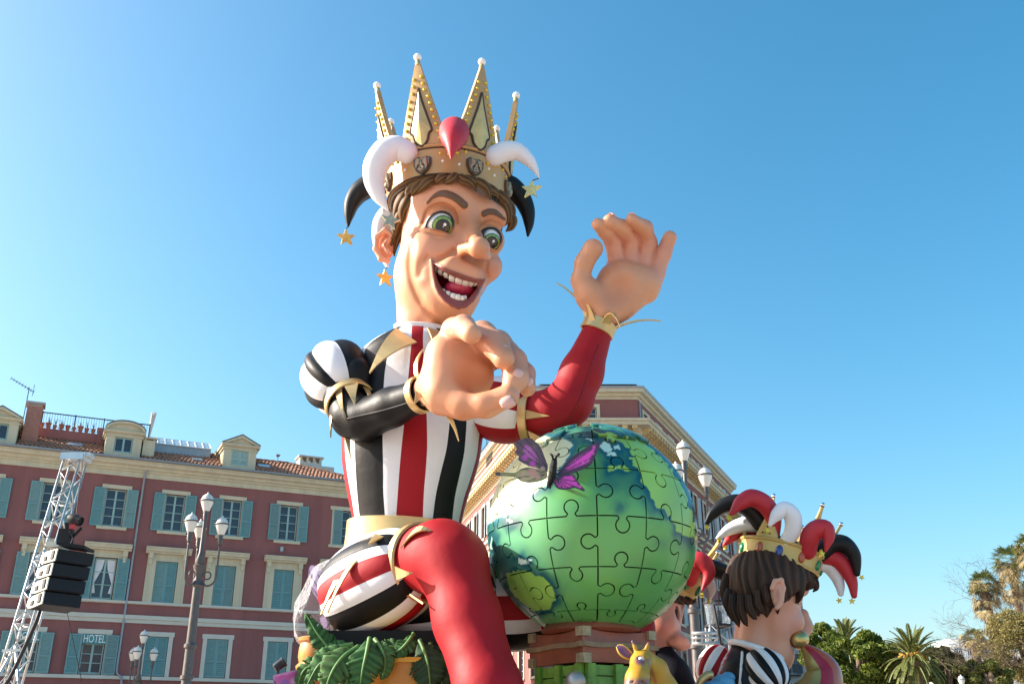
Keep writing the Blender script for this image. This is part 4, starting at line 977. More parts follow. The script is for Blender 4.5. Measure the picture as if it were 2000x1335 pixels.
# airbrushed make-up of the figure: warm orange round the eyes, rosy cheeks; shade along the jaw crease is put into the colour too
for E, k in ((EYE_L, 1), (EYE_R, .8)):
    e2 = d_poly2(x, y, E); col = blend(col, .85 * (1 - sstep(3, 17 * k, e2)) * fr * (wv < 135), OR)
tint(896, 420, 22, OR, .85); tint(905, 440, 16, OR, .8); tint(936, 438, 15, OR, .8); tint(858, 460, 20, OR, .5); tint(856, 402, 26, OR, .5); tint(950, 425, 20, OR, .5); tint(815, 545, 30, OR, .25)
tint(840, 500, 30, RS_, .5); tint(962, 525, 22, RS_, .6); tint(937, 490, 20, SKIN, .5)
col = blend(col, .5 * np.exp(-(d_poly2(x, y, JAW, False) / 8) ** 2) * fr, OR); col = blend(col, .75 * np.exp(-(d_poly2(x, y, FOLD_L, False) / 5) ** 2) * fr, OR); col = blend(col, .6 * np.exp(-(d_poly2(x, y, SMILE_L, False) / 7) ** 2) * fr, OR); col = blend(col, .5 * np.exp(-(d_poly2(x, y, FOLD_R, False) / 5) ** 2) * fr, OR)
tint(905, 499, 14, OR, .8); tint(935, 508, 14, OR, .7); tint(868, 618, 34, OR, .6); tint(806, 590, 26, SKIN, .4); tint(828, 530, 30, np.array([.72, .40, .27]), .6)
m2 = d_poly2(x, y, MOUTH); LIP = np.array([.23, .066, .052]); i2 = d_poly2(x, y, INNER)
col = blend(col, (1 - sstep(.2, 1.6, m2)) * (wv > 20), LIP)
tint(900, 588, 16, np.array([.42, .06, .13]), .0)
low = (m2 < 1.0) & (y > 570); col = blend(col, .7 * low * (wv > 20), np.array([.25, .055, .06]))
ins = (i2 < -1.0) & (wv > 20); dep = sstep(0, 70, H(0, 0, 0)[1] * 0 + (95 - wv))
col = blend(col, 1.0 * ins, np.array([.52, .012, .05]))
for L, wd in ((BROW_L, 7.6), (BROW_R, 6.4)):
    dl = d_poly2(x, y, L, False); wd = wd * brow_w(L, x); col = blend(col, (1 - sstep(wd - 1.2, wd + .4, dl)) * (wv > 10), np.array([.13, .062, .03]) * (1 + .25 * np.sin(x * 2.2 + y)[:, None]))
for E, (c, r) in zip((EYE_L, EYE_R), EC):                                                 # painted lash line
    e2 = d_poly2(x, y, E); cy = proj(c[None])[1][0]; dist = np.sqrt(((V - c) ** 2).sum(1))
    up = sstep(cy + 22, cy - 4, y); col = blend(col, (1 - sstep(3.6, 5.0, e2)) * up * (dist < r * 1.5), np.array([.012, .008, .007]))
    col = blend(col, (1 - sstep(.6, 1.8, e2)) * (1 - up) * (dist < r * 1.5), np.array([.45, .16, .10]))
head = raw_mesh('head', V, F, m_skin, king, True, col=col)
# painted laugh line by the eye
b = MB(); P = [H(*q, 0) for q in [(0, 0)]]
# eyes
def ball_patch(c, r, dirv, ang0, ang1, nu=28, nv=8, squash=1.0, up=(0, 0, 1), lift=0.0):
    d = np.asarray(dirv, float); d /= np.linalg.norm(d); u = np.cross(d, up); u /= np.linalg.norm(u); v = np.cross(u, d); V = []
    for i in range(nv + 1):
        a = ang0 + (ang1 - ang0) * i / nv
        for j in range(nu):
            t = 2 * math.pi * j / nu; V.append(c + (r + lift) * (d * math.cos(a) + math.sin(a) * (u * math.cos(t) * squash + v * math.sin(t))))
    F = [(i * nu + j, i * nu + (j + 1) % nu, (i + 1) * nu + (j + 1) % nu, (i + 1) * nu + j) for i in range(nv) for j in range(nu)]
    return V, F
m_eye = mat('eye_white', (.82, .83, .84), .12, var=.02, coat=.6); m_iris = mat('green_iris', rough=.15, var=.05, attr=True, coat=.6); m_pup = mat('pupil_black', (.01, .01, .01), .12, var=0, coat=.6)
for (c, r), ip, sq in zip(EC, ((640 + 912 / 4.045, 330 + 455 / 4.045), (640 + 1300 / 4.045, 330 + 580 / 4.045)), (.92, .72)):
    b = MB(); b.sphere(c, r, 40, 28); eye = b.build('eye', m_eye, king, smooth='all', world=True)
    # aim the iris at its picture point: intersect the sight line with the ball
    o = np.array([0, 0, CZ]); dr = ray(*ip); dr /= np.linalg.norm(dr); oc = o - c; bq = oc @ dr; h = bq * bq - (oc @ oc - r * r); t = -bq - math.sqrt(max(h, 0)); dv = (o + dr * t - c)
    V, F = ball_patch(c, r, dv, .02, .68, lift=.006, nv=12); V = np.array(V); k = np.repeat(np.linspace(0, 1, 13), 28); th = np.tile(np.arange(28), 13)
    cc = np.tile(np.array([.10, .26, .035]), (len(V), 1)); cc = blend(cc, sstep(.45, .75, k) * (1 - sstep(.75, .95, k)) * .8, np.array([.30, .38, .06])); cc = blend(cc, sstep(.86, .97, k), np.array([.012, .06, .03])); cc *= (1 + .25 * np.sin(th * 2.7))[:, None]
    raw_mesh('iris', V, F, m_iris, eye, True, col=cc)
    V, F = ball_patch(c, r, dv, .001, .44, lift=.011, nv=5); raw_mesh('pupil', V, F, m_pup, eye, True)
    up = np.array([.34, 0, .55]) * r; V, F = ball_patch(c, r, dv + up, .001, .085, lift=.016, nv=3); raw_mesh('glint', V, F, m_pearl, eye, True)
    V, F = ball_patch(c, r, dv, .001, .03, lift=.016, nv=2); raw_mesh('glint', V, F, m_pearl, eye, True)
# teeth: one tooth at a time, along two arcs; tongue
m_tooth = mat('tooth_white', (.86, .83, .76), .25, var=.06, coat=.3)
def tooth(px, py, w, wd, ht, slope, yaw):
    s = HR(px, py, w, 1.0); u = np.array([math.cos(yaw), -math.sin(yaw), 0]); u = u * math.cos(slope) + np.array([0, 0, -math.sin(slope)]); vv = np.cross(np.array([0, -1.0, 0]), u); vv = np.array([math.sin(slope) * .9, .08, math.cos(slope)]); n = np.cross(u, vv); n /= np.linalg.norm(n)
    c = H(px, py, w); V = []; nn = 8
    for i in range(nn):
        for j in range(nn):
            a, e = i / (nn - 1) * 2 - 1, j / (nn - 1) * 2 - 1; rx = wd * .5 * (1 - .10 * max(0, abs(e)) ** 4); ry = ht * .5 * (1 - .12 * abs(a) ** 4)
            V.append(c + s * (u * a * rx + vv * e * ry) - n * s * 5.0 * (1 - a ** 6) * (1 - e ** 6) * -1)
    V2 = [v - n * s * 9 for v in V]; N = nn * nn; F = []
    for i in range(nn - 1):
        for j in range(nn - 1):
            q = (i * nn + j, (i + 1) * nn + j, (i + 1) * nn + j + 1, i * nn + j + 1); F.append(q); F.append(tuple(N + k for k in q[::-1]))
    ed = [(i * nn, (i + 1) * nn) for i in range(nn - 1)] + [((i + 1) * nn + nn - 1, i * nn + nn - 1) for i in range(nn - 1)] + [(j + 1, j) for j in range(nn - 1)] + [((nn - 1) * nn + j, (nn - 1) * nn + j + 1) for j in range(nn - 1)]
    F += [(a, b_, b_ + N, a + N) for a, b_ in ed]
    raw_mesh('tooth', V + V2, F, m_tooth, head, True, sharp=60)
upx = [(855, 775, 9.0, 11), (893, 795, 9.5, 12), (938, 818, 9.5, 12), (985, 845, 11.5, 13), (1041, 864, 14, 13.5), (1095, 882, 12, 11.5), (1138, 890, 9.5, 10), (1170, 893, 8, 8)]
for k, (cx, cy, wd, ht) in enumerate(upx):
    tooth(640 + cx / 4.045, 330 + cy / 4.045, 84 + 15 * math.sin(k / 7 * math.pi), wd * 1.08, ht * 1.2, -.0 + (.42 - .04 * k), .25 - .10 * k)
lowx = [(910, 965, 9, 9), (950, 985, 10, 10), (990, 1003, 10, 11), (1027, 1012, 10, 11), (1062, 1020, 9, 9.5), (1086, 1017, 7, 8)]
for k, (cx, cy, wd, ht) in enumerate(lowx):
    tooth(640 + cx / 4.045, 330 + cy / 4.045, 80 + 10 * math.sin(k / 5 * math.pi), wd * 1.08, ht * 1.15, .42 - .1 * k, .2 - .08 * k)
V, F = sculpt(lambda q: s_ell(q, H(897, 566, 60), (.22, .22, .13)), H(897, 566, 60) - .35, H(897, 566, 60) + .35, .03)
raw_mesh('tongue', V, F, mat('tongue_pink', (.50, .03, .09), .3, var=.1, coat=.3), head, True)
# ear (picture left)
def ear_sdf(q):
    s = HR(752, 482, 0, 1.0); c = H(752, 480, 2)
    d = s_ell(q, c, (s * 20, s * 11, s * 32)); rim = None
    P = [H(768, 460, 18), H(752, 450, 20), H(735, 464, 20), (H(734, 486, 20)), H(744, 505, 18), H(757, 509, 18)]
    d = smin(d, s_chain(q, P, [s * 5.5] * 6, s * 4), s * 3)
    d = smax(d, -s_cap(q, H(748, 470, 28), H(751, 486, 28), s * 10, s * 8), s * 4)
    d = smin(d, s_chain(q, [H(760, 468, 16), H(753, 480, 12), H(761, 494, 16)], [s * 5, s * 4, s * 5], s * 4), s * 4)
    return d
c = H(752, 480, 0); V, F = sculpt(ear_sdf, c - np.array([.30, .25, .36]), c + np.array([.30, .25, .36]), .013)
x, y = proj(V); cc = np.tile(np.array([.70, .33, .20]), (len(V), 1)); cc = blend(cc, np.exp(-((x - 750) ** 2 / 80 + (y - 478) ** 2 / 160)), np.array([.52, .18, .09]))
raw_mesh('ear', V, F, m_skin, king, True, col=cc)
# hair: sculpted locks
m_hair = mat('painted_hair', rough=.62, spec=.3, var=.1, scale=4, attr=True)
def lock(pts, r, name='hair_lock', flat=.55, parent=None, base=(.032, .015, .006), hi=(.24, .125, .036), n=20, ridges=6):
    P = spline(np.array([H(*q) for q in pts]), 7); k = len(P); T = np.gradient(P, axis=0); T /= np.linalg.norm(T, axis=1)[:, None]
    a = np.cross(T[0], (0, -1, 0.3)); a /= np.linalg.norm(a); V = []; C = []; s = HR(*pts[0], 1.0)
    for i in range(k):
        t = i / (k - 1); a = a - T[i] * (a @ T[i]); a /= np.linalg.norm(a); b_ = np.cross(T[i], a); rr_ = 1.18 * r * s * (math.sin(math.pi * min(1, .22 + .78 * t)) ** .8 if t > .35 else (.75 + .25 * t / .35)) * (1 if t < .96 else .4)
        rr_ = max(rr_, .012)
        for j in range(n):
            th = 2 * math.pi * j / n; g_ = math.cos(ridges * th + 2.5 * t); q = rr_ * (1 + .09 * g_); V.append(P[i] + q * (math.cos(th) * a + flat * math.sin(th) * b_)); m = .5 + .5 * g_; C.append(np.array(base) * (1 - m * .8) + np.array(hi) * m * .8)
    F = [(i * n + j, i * n + (j + 1) % n, (i + 1) * n + (j + 1) % n, (i + 1) * n + j) for i in range(k - 1) for j in range(n)] + [tuple(range(n - 1, -1, -1)), tuple((k - 1) * n + j for j in range(n))]
    return raw_mesh(name, V, F, m_hair, parent, True, col=np.array(C))
# skull cap of hair under the crown and behind the ear
def hair_sdf(q):
    s = HR(880, 430, 0, 1.0); d = s_ell(q, H(877, 420, -14), (s * 107, s * 106, s * 122)); zt_ = (q[:, 2] - H(880, 384, 100)[2]) / s; d = smax(d, ((YK - q[:, 1]) / SK - 34 - 4 * np.maximum(zt_, 0)) * s, s * 6)
    zc = H(880, 500, 0)[2]; d = smax(d, zc - q[:, 2], .05)
    for j in range(9):
        pass
    th = np.arctan2(q[:, 0] - H(877, 420, 0)[0], -(q[:, 1] - YK)); return d + .014 * np.sin(th * 46 + q[:, 2] * 4)
V, F = sculpt(hair_sdf, H(877, 500, 0) * np.array([1, 0, 1]) + np.array([-.95, YK - .5, -.1]), H(877, 300, 0) * np.array([1, 0, 1]) + np.array([.95, YK + 1.1, .1]), .026)
th = np.arctan2(V[:, 0] - H(877, 420, 0)[0], -(V[:, 1] - YK)); m = .5 - .5 * np.sin(th * 46 + V[:, 2] * 4)
hair = raw_mesh('hair', V, F, m_hair, king, True, col=np.array([.06, .03, .012]) * (1 - m[:, None] * .6) + np.array([.16, .085, .028]) * m[:, None] * .6)
for pts, r in [([(800, 372, 64), (790, 385, 66), (778, 402, 56), (768, 428, 44)], 11), ([(806, 378, 74), (797, 392, 76), (786, 412, 64), (784, 436, 52)], 10), ([(792, 404, 54), (782, 420, 52), (772, 444, 34), (768, 468, 22)], 9),
               ([(785, 420, 40), (776, 440, 34), (768, 462, 18), (764, 480, 12)], 8), ([(836, 352, 102), (820, 360, 105), (808, 372, 96), (806, 384, 86)], 11), ([(850, 350, 110), (836, 354, 114), (822, 366, 108), (812, 380, 94)], 10),
               ([(872, 344, 118), (862, 346, 122), (854, 352, 120), (850, 360, 112)], 8), ([(890, 340, 120), (884, 347, 125), (874, 353, 122), (866, 357, 118)], 8.5), ([(898, 344, 120), (906, 350, 122), (920, 358, 120), (931, 374, 112)], 9.5),
               ([(905, 347, 118), (918, 350, 118), (928, 356, 116), (934, 366, 112)], 9), ([(930, 352, 112), (940, 358, 114), (952, 370, 108), (958, 391, 98)], 10), ([(946, 362, 98), (956, 368, 98), (968, 376, 90), (974, 388, 82)], 9.5),
               ([(972, 375, 75), (982, 384, 70), (992, 396, 56), (999, 412, 46)], 10), ([(984, 388, 52), (996, 402, 44), (1000, 418, 38), (996, 430, 32)], 9), ([(992, 414, 38), (1000, 428, 34), (998, 442, 30), (988, 452, 30)], 9), ([(980, 390, 66), (990, 404, 60), (994, 424, 54), (988, 440, 46)], 7),
               ([(788, 440, 26), (780, 455, 22), (772, 478, 8), (770, 500, 4)], 7), ([(824, 352, 98), (812, 362, 96), (798, 374, 84), (792, 388, 74)], 10)]:
    lock(pts, r, parent=hair)

# ------------------------------------------------------------------ crown
CC = H(873, 402, -6); sC = HR(873, 402, 0, 1.0); RB = 112 * sC; RT = 119 * sC; HB = 66 * sC; TILT = np.array([-.02, .03])
def cpt(a, z, r):
    """crown frame: angle from the front (towards picture right), height, radius"""
    return np.array([CC[0] + r * math.sin(a) + TILT[0] * z, CC[1] - r * math.cos(a) + TILT[1] * z, CC[2] + z])
def rz_(z): return RB + (RT - RB) * z / HB
gc = lambda V: blend(np.tile(np.array([.56, .37, .155]), (len(V), 1)), .5 + .5 * np.sin(V[:, 0] * 7) * np.sin(V[:, 2] * 9 + 1), np.array([.50, .27, .12]))
n = 120; V = []
prof = [(-.0, .0), (.03, .0), (.03, HB * .86), (.055, HB * .88), (.065, HB * .92), (.055, HB * .96), (.02, HB), (-.02, HB), (-.02, 0)]
for j in range(n):
    for d, z in prof: V.append(cpt(2 * math.pi * j / n, z, rz_(z) + d))
k = len(prof); F = [(j * k + i, ((j + 1) % n) * k + i, ((j + 1) % n) * k + (i + 1) % k, j * k + (i + 1) % k) for j in range(n) for i in range(k)]
crown = raw_mesh('crown', V, F, m_goldc, king, True, col=gc(np.array(V)), sharp=40)
ln_ = MB(); P = [cpt(2 * math.pi * j / 96, HB * .845, rz_(HB * .845) + .032) for j in range(97)]; ln_.tube(P, .012, 6); P = [cpt(2 * math.pi * j / 96, .01, rz_(0) + .03) for j in range(97)]; ln_.tube(P, .014, 6); ln_.build('rim_line', m_dkline, crown, world=True)
st = MB(); wt = MB()
for a in np.arange(-175, 180, 7.5):
    if any(abs((a - q + 180) % 360 - 180) < 9.5 for q in (-19, 30, -66, 83, 134, -122, 186)): continue
    st.sphere(cpt(R_(a), HB * (.70 + .08 * math.sin(a)), rz_(HB * .7) + .035), .026, 8, 6); 
    if int(a) % 2 == 0: wt.sphere(cpt(R_(a + 2), HB * (.45 - .12 * math.cos(a * 3)), rz_(HB * .4) + .035), .022, 8, 6)
meta(st.build('stud', m_stud, crown, smooth='all', world=True), kind='stuff'); meta(wt.build('pearl_stud', m_pearl, crown, smooth='all', world=True), kind='stuff')
ANGS = [-19, 32, 84, 135, 186, -122, -70.5]
for a_ in ANGS:
    a = R_(a_); base = cpt(a, HB, rz_(HB) + .01); top = cpt(a, HB + 172 * sC, 143 * sC); top = top + np.array([-.02, 0, 0]); ax = top - base; L = np.linalg.norm(ax); v = ax / L
    u = np.array([math.cos(a), math.sin(a), 0]); nrm = np.cross(u, v); nrm *= np.sign(nrm @ np.array([math.sin(a), -math.cos(a), 0.0])); wB = 48 * sC
    if abs(a_) > 60: wB *= .94
    # plate with a curved foot that follows the ring
    V = []; nu, nv = 9, 12; th = .07
    for side in (0, 1):
        for i in range(nv + 1):
            t = i / nv; wd = wB * (1 - t) + 4.5 * sC * t
            for j in range(nu):
                e = j / (nu - 1) * 2 - 1; p = base + v * (t * L - (.03 if i == 0 else 0)) + u * e * wd; curve = (RT - math.sqrt(max(RT * RT - (e * wd) ** 2, 0))) ; p = p - np.array([math.sin(a), -math.cos(a), 0]) * curve; V.append(p + nrm * (.035 if side == 0 else -.035))
    N = nu * (nv + 1); F = []
    for i in range(nv):
        for j in range(nu - 1):
            q = (i * nu + j, i * nu + j + 1, (i + 1) * nu + j + 1, (i + 1) * nu + j); F += [q, tuple(N + m_ for m_ in q[::-1])]
        for j in (0, nu - 1):
            q = (i * nu + j, (i + 1) * nu + j, N + (i + 1) * nu + j, N + i * nu + j); F.append(q if j == 0 else q[::-1])
    F += [tuple(nv * nu + j for j in range(nu)) + tuple(N + nv * nu + j for j in range(nu - 1, -1, -1))]
    sp = raw_mesh('crown_spike', V, F, m_goldc, king, True, col=gc(np.array(V)), sharp=40)
    def spt(e, t, lift):
        wd = wB * (1 - t) + 4.5 * sC * t; curve = RT - math.sqrt(max(RT * RT - (e * wd) ** 2, 0)); return base + v * t * L + u * e * wd - np.array([math.sin(a), -math.cos(a), 0]) * curve + nrm * lift
    O_ = [(0, .68), (.20, .52), (.42, .30), (.50, .16), (.36, .12), (.24, .03), (.02, -.03), (-.24, .03), (-.36, .12), (-.50, .16), (-.42, .30), (-.20, .52)]
    b = MB(); q = [spt(e / max(.25, (1 - t)) * (1 - t) , t, .055) for e, t in O_]; q0 = [spt(e, t, .02) for e, t in O_]; m_ = len(q); cen = spt(0, .28, .10)
    b.add(q + q0 + [cen], [(i, (i + 1) % m_, 2 * m_) for i in range(m_)] + [(i, m_ + i, m_ + (i + 1) % m_, (i + 1) % m_) for i in range(m_)]); b.build('spike_panel', m_goldp, sp, world=True)
    b = MB(); q = spline([spt(e * 1.04, t, .045) for e, t in O_ + O_[:1]], 4); b.tube(q, .019, 6, cap=False); b.build('panel_line', m_dkline, sp, world=True)
    b = MB()
    for t in np.linspace(.03, .80, 10):
        for s_ in (-1, 1):
            lim = .78 if t < .6 else .6; b.sphere(spt(s_ * lim, t + (.02 if s_ > 0 else 0), .045), .026, 8, 6)
    meta(b.build('stud', m_stud, sp, smooth='all', world=True), kind='stuff')
    b = MB(); b.tube([spt(0, .985, 0), spt(0, 1.07, 0)], [.045, .032], 10); b.build('finial', m_gold, sp, world=True)
    b = MB(); b.sphere(spt(0, 1.0, 0) + v * 16 * sC, 7.8 * sC, 20, 14); b.build('pearl', m_pearl, sp, smooth='all', world=True)
b = MB(); b.lathe([(RB * .70, -.05), (RB * .97, -.055), (RB * 1.0, -.02), (RB * .96, .02)], 64, CC); b.build('hair', mat('hair_roll_brown', (.05, .026, .01), .6, var=.4, scale=12), king, smooth=True, world=True)
# shields with a bird in relief
m_silver = mat('antique_silver', (.33, .29, .22), .35, .6, var=.35, scale=12)
m_shed = mat('shield_bronze', (.10, .065, .04), .45, .3, var=.2)
for a_, zz in ((-19, .34), (29, .36), (-66, .38), (80, .36)):
    a = R_(a_); c = cpt(a, HB * zz, rz_(HB * .4) + .045); u = np.array([math.cos(a), math.sin(a), 0]); v = np.array([0, 0.04, 1.0]); nr = np.array([math.sin(a), -math.cos(a), 0]); s = 15.5 * sC
    out = [(-1, .75), (-.5, 1.0), (0, .85), (.5, 1.0), (1, .75), (1.0, 0), (.7, -.7), (0, -1.3), (-.7, -.7), (-1.0, 0)]
    b = MB(); b.prism([(x * s * 1.12, z * s * 1.12) for x, z in out], c - nr * .05, u, v, nr * .06); sh = b.build('shield', m_shed, king, world=True)
    b = MB(); b.prism([(x * s * .92, z * s * .92) for x, z in out], c + nr * .011, u, v, nr * .012)
    for sg in (-1, 1):
        for k_ in range(4):
            b.tube([c + (u * sg * (.15 + .05 * k_) + v * (.35 - .1 * k_)) * s + nr * .035, c + (u * sg * .62 + v * (.62 - .22 * k_)) * s + nr * .04, c + (u * sg * .70 + v * (.25 - .27 * k_)) * s + nr * .03], [.03, .028, .012], 6)
        b.tube([c + (u * sg * .1 - v * .35) * s + nr * .03, c + (u * sg * .28 - v * .72) * s + nr * .03], [.025, .015], 6)
    b.sphere(c + nr * .045, (s * .2, .03, s * .42), 10, 8); b.sphere(c + v * s * .55 + nr * .045, (s * .13, .03, s * .15), 8, 6); b.tube([c + (v * .55 + u * .1) * s + nr * .05, c + (v * .52 + u * .28) * s + nr * .05], [.02, .006], 6)
    b.sphere(c - v * s * .85 + nr * .03, (s * .35, .03, s * .16), 8, 6); b.build('emblem_bird', m_silver, sh, smooth=True, world=True)
# cap inside the crown
b = MB(); b.lathe([(RB * .98, .05), (RT * .97, HB * .7), (RT * .8, HB * 1.0), (RT * .4, HB * 1.25), (.01, HB * 1.3)], 32, CC); b.build('cap', m_wfoam, king, smooth=True, world=True)
# horns of the jester cap
def horn(pts, rad, mt, parent=king, Yb=None, n=22, name='cap_horn', st=6):
    P = spline(np.array([H(*q, Y=Yb) for q in pts]), st); s = depth(P[0]) / FPX; r = np.interp(np.linspace(0, 1, len(P)), np.linspace(0, 1, len(rad)), np.array(rad) * s)
    d0 = P[0] - P[1]; d0 /= np.linalg.norm(d0); dn = P[-1] - P[-2]; dn /= np.linalg.norm(dn)
    pre = [P[0] + d0 * r[0] * math.sin(t) for t in (1.45, 1.1, .7, .35)]; prr = [r[0] * math.cos(t) for t in (1.45, 1.1, .7, .35)]; post = [P[-1] + dn * r[-1] * math.sin(t) for t in (.4, .8, 1.2, 1.5)]; por = [r[-1] * math.cos(t) for t in (.4, .8, 1.2, 1.5)]
    b = MB(); b.tube(np.array(pre + list(P) + post), np.array(prr + list(r) + por), n); return b.build(name, mt, parent, smooth='all', world=True)
horn([(795, 298, 105), (775, 290, 108), (752, 298, 108), (734, 325, 104), (731, 355, 98), (741, 385, 92), (756, 408, 88)], [22, 25, 27, 25, 20, 13, 3], m_wfoam)
horn([(884, 300, 95), (886, 268, 120), (887, 258, 165), (885, 270, 215), (883, 288, 232), (881, 310, 238)], [22, 27, 29, 23, 11, 1.5], m_rfoam)
horn([(965, 305, 80), (985, 296, 80), (1010, 296, 76), (1032, 312, 72), (1045, 330, 70), (1053, 348, 70)], [20, 21, 18, 12.5, 7, 1], m_wfoam)
horn([(760, 356, -20), (730, 360, -30), (704, 374, -35), (688, 396, -36), (682, 420, -36), (680, 441, -36)], [24, 24, 21, 16, 10, 2.5], m_bfoam)
horn([(975, 360, -10), (998, 366, -18), (1018, 386, -22), (1030, 412, -24), (1033, 438, -24), (1031, 460, -24)], [23, 22, 19, 15, 9.5, 2.5], m_bfoam)
horn([(800, 420, -60), (775, 418, -70), (756, 425, -72), (744, 445, -72), (740, 480, -66), (756, 520, -50)], [24, 25, 22, 18, 10, 3], m_wfoam)
def star(pt, r, parent, turn=0.0, yaw=0.0, Yb=None, mt=None, thread=None, name='star', rot=0.0):
    c = H(*pt, Y=Yb); s = depth(c) / FPX * r; u = np.array([math.cos(yaw), math.sin(yaw), 0.0]); v = np.array([0, 0, 1.0]); n = np.cross(u, v)
    b = MB(); b.prism(star_outline(s, s * .42, rot=math.pi / 2 + turn), c - n * .02, u, v, n * .04); o = b.build(name, mt or m_star, parent, world=True)
    if thread is not None:
        t = MB(); t.bar(c + (u * math.cos(math.pi / 2 + turn) + v * math.sin(math.pi / 2 + turn)) * s * .95, H(*thread, Y=Yb), .012); t.build('thread', m_dkline, o, world=True)
star((676, 464, -36), 19, king, .12, .4, thread=(680, 443, -36)); star((762, 431, 92), 20, king, -.12, .3, mt=mat('pale_star', (.42, .44, .32), .4, .4, var=.3, scale=20)); star((752, 543, -46), 19, king, .1, .6, thread=(756, 522, -50)); star((1038, 370, 70), 21, king, -.10, -.25, mt=mat('bright_star', (.70, .62, .25), .4, .4, var=.3, scale=25), thread=(1053, 348, 70))
star((1034, 480, -24), 1.0, king) if False else None
# =================================================================== JIGSAW GLOBE ON ITS CRATES
from mathutils.geometry import delaunay_2d_cdt
def fill_poly(poly, step, jitter=0.0):
    """triangulated polygon with interior points: returns 2d points, triangles"""
    poly = np.asarray(poly, float); n = len(poly); lo, hi = poly.min(0), poly.max(0); gx = np.arange(lo[0] + step / 2, hi[0], step); gy = np.arange(lo[1] + step / 2, hi[1], step * .87); P = []
    for k, yv in enumerate(gy):
        for xv in gx: P.append((xv + (step / 2 if k % 2 else 0), yv))
    P = np.array(P).reshape(-1, 2)
    if len(P):
        d = d_poly2(P[:, 0], P[:, 1], poly); P = P[d < -step * .45]
    pts = [Vector((float(a), float(b_))) for a, b_ in poly] + [Vector((float(a), float(b_))) for a, b_ in P]
    r = delaunay_2d_cdt(pts, [(i, (i + 1) % n) for i in range(n)], [], 1, 1e-6)
    return np.array([(v.x, v.y) for v in r[0]]), [tuple(f) for f in r[2]], n
GY = 12.36; GC = PY(1155.5, 1036, GY); GR = 204 * depth(GC) / FPX
globe = thing('jigsaw_globe', 'large green and blue jigsaw globe standing on a brown trunk', 'globe', (GC[0], GC[1], GC[2] - GR))
def gp(lon, lat, r=1.0):
    lon, lat = np.radians(lon), np.radians(lat); return np.stack([GC[0] + GR * r * np.cos(lat) * np.sin(lon), GC[1] - GR * r * np.cos(lat) * np.cos(lon), GC[2] + GR * r * np.sin(lat)], -1)
q6 = lambda l: np.array([(900 + x / 2.568, 740 + y / 2.568) for x, y in l])
LAND = [  # outlines read off the front of the globe
 (q6([(640, 262), (760, 270), (870, 300), (960, 350), (1050, 440), (1120, 560), (1165, 690), (1180, 800), (1140, 790), (1090, 770), (1075, 735), (1060, 720), (1062, 690), (1040, 690), (1020, 660), (985, 640), (960, 600), (950, 560), (925, 530), (905, 500), (900, 470), (880, 440), (860, 420), (850, 400), (870, 385), (850, 370), (845, 345), (800, 320), (730, 290)]), 0),
 (q6([(735, 440), (775, 428), (815, 436), (845, 445), (850, 458), (810, 455), (775, 452), (745, 458)]), 0), (q6([(700, 330), (720, 315), (745, 325), (765, 345), (755, 370), (730, 365), (705, 350)]), 2), (q6([(770, 335), (795, 330), (800, 352), (778, 355)]), 2), (q6([(735, 375), (770, 370), (785, 385), (755, 390)]), 2), (q6([(628, 296), (655, 292), (672, 302), (645, 308)]), 2),
 (q6([(270, 370), (330, 300), (420, 290), (520, 300), (560, 330), (530, 400), (480, 460), (440, 520), (385, 555), (320, 600), (275, 635), (255, 668), (215, 690), (160, 705), (120, 740), (100, 640), (160, 500)]), 1),
 (q6([(220, 975), (260, 960), (300, 965), (345, 955), (385, 990), (425, 1000), (465, 1060), (470, 1110), (440, 1150), (385, 1165), (325, 1135), (270, 1090), (235, 1040)]), 0),
 (q6([(280, 905), (310, 897), (350, 908), (345, 925), (300, 925)]), 2), (q6([(225, 708), (255, 702), (268, 716), (245, 726)]), 2), (q6([(148, 790), (156, 795), (160, 850), (152, 850)]), 2),
 (q6([(140, 890), (152, 900), (160, 960), (150, 955)]), 2)]
SEA = np.array([.125, .40, .085]); LIME = np.array([.30, .56, .10]); TEAL = np.array([.0, .085, .105]); PALE = np.array([.72, .78, .50]); MINT = np.array([.55, .75, .62])
WOB = RNG.normal(0, 1, (6, 3))
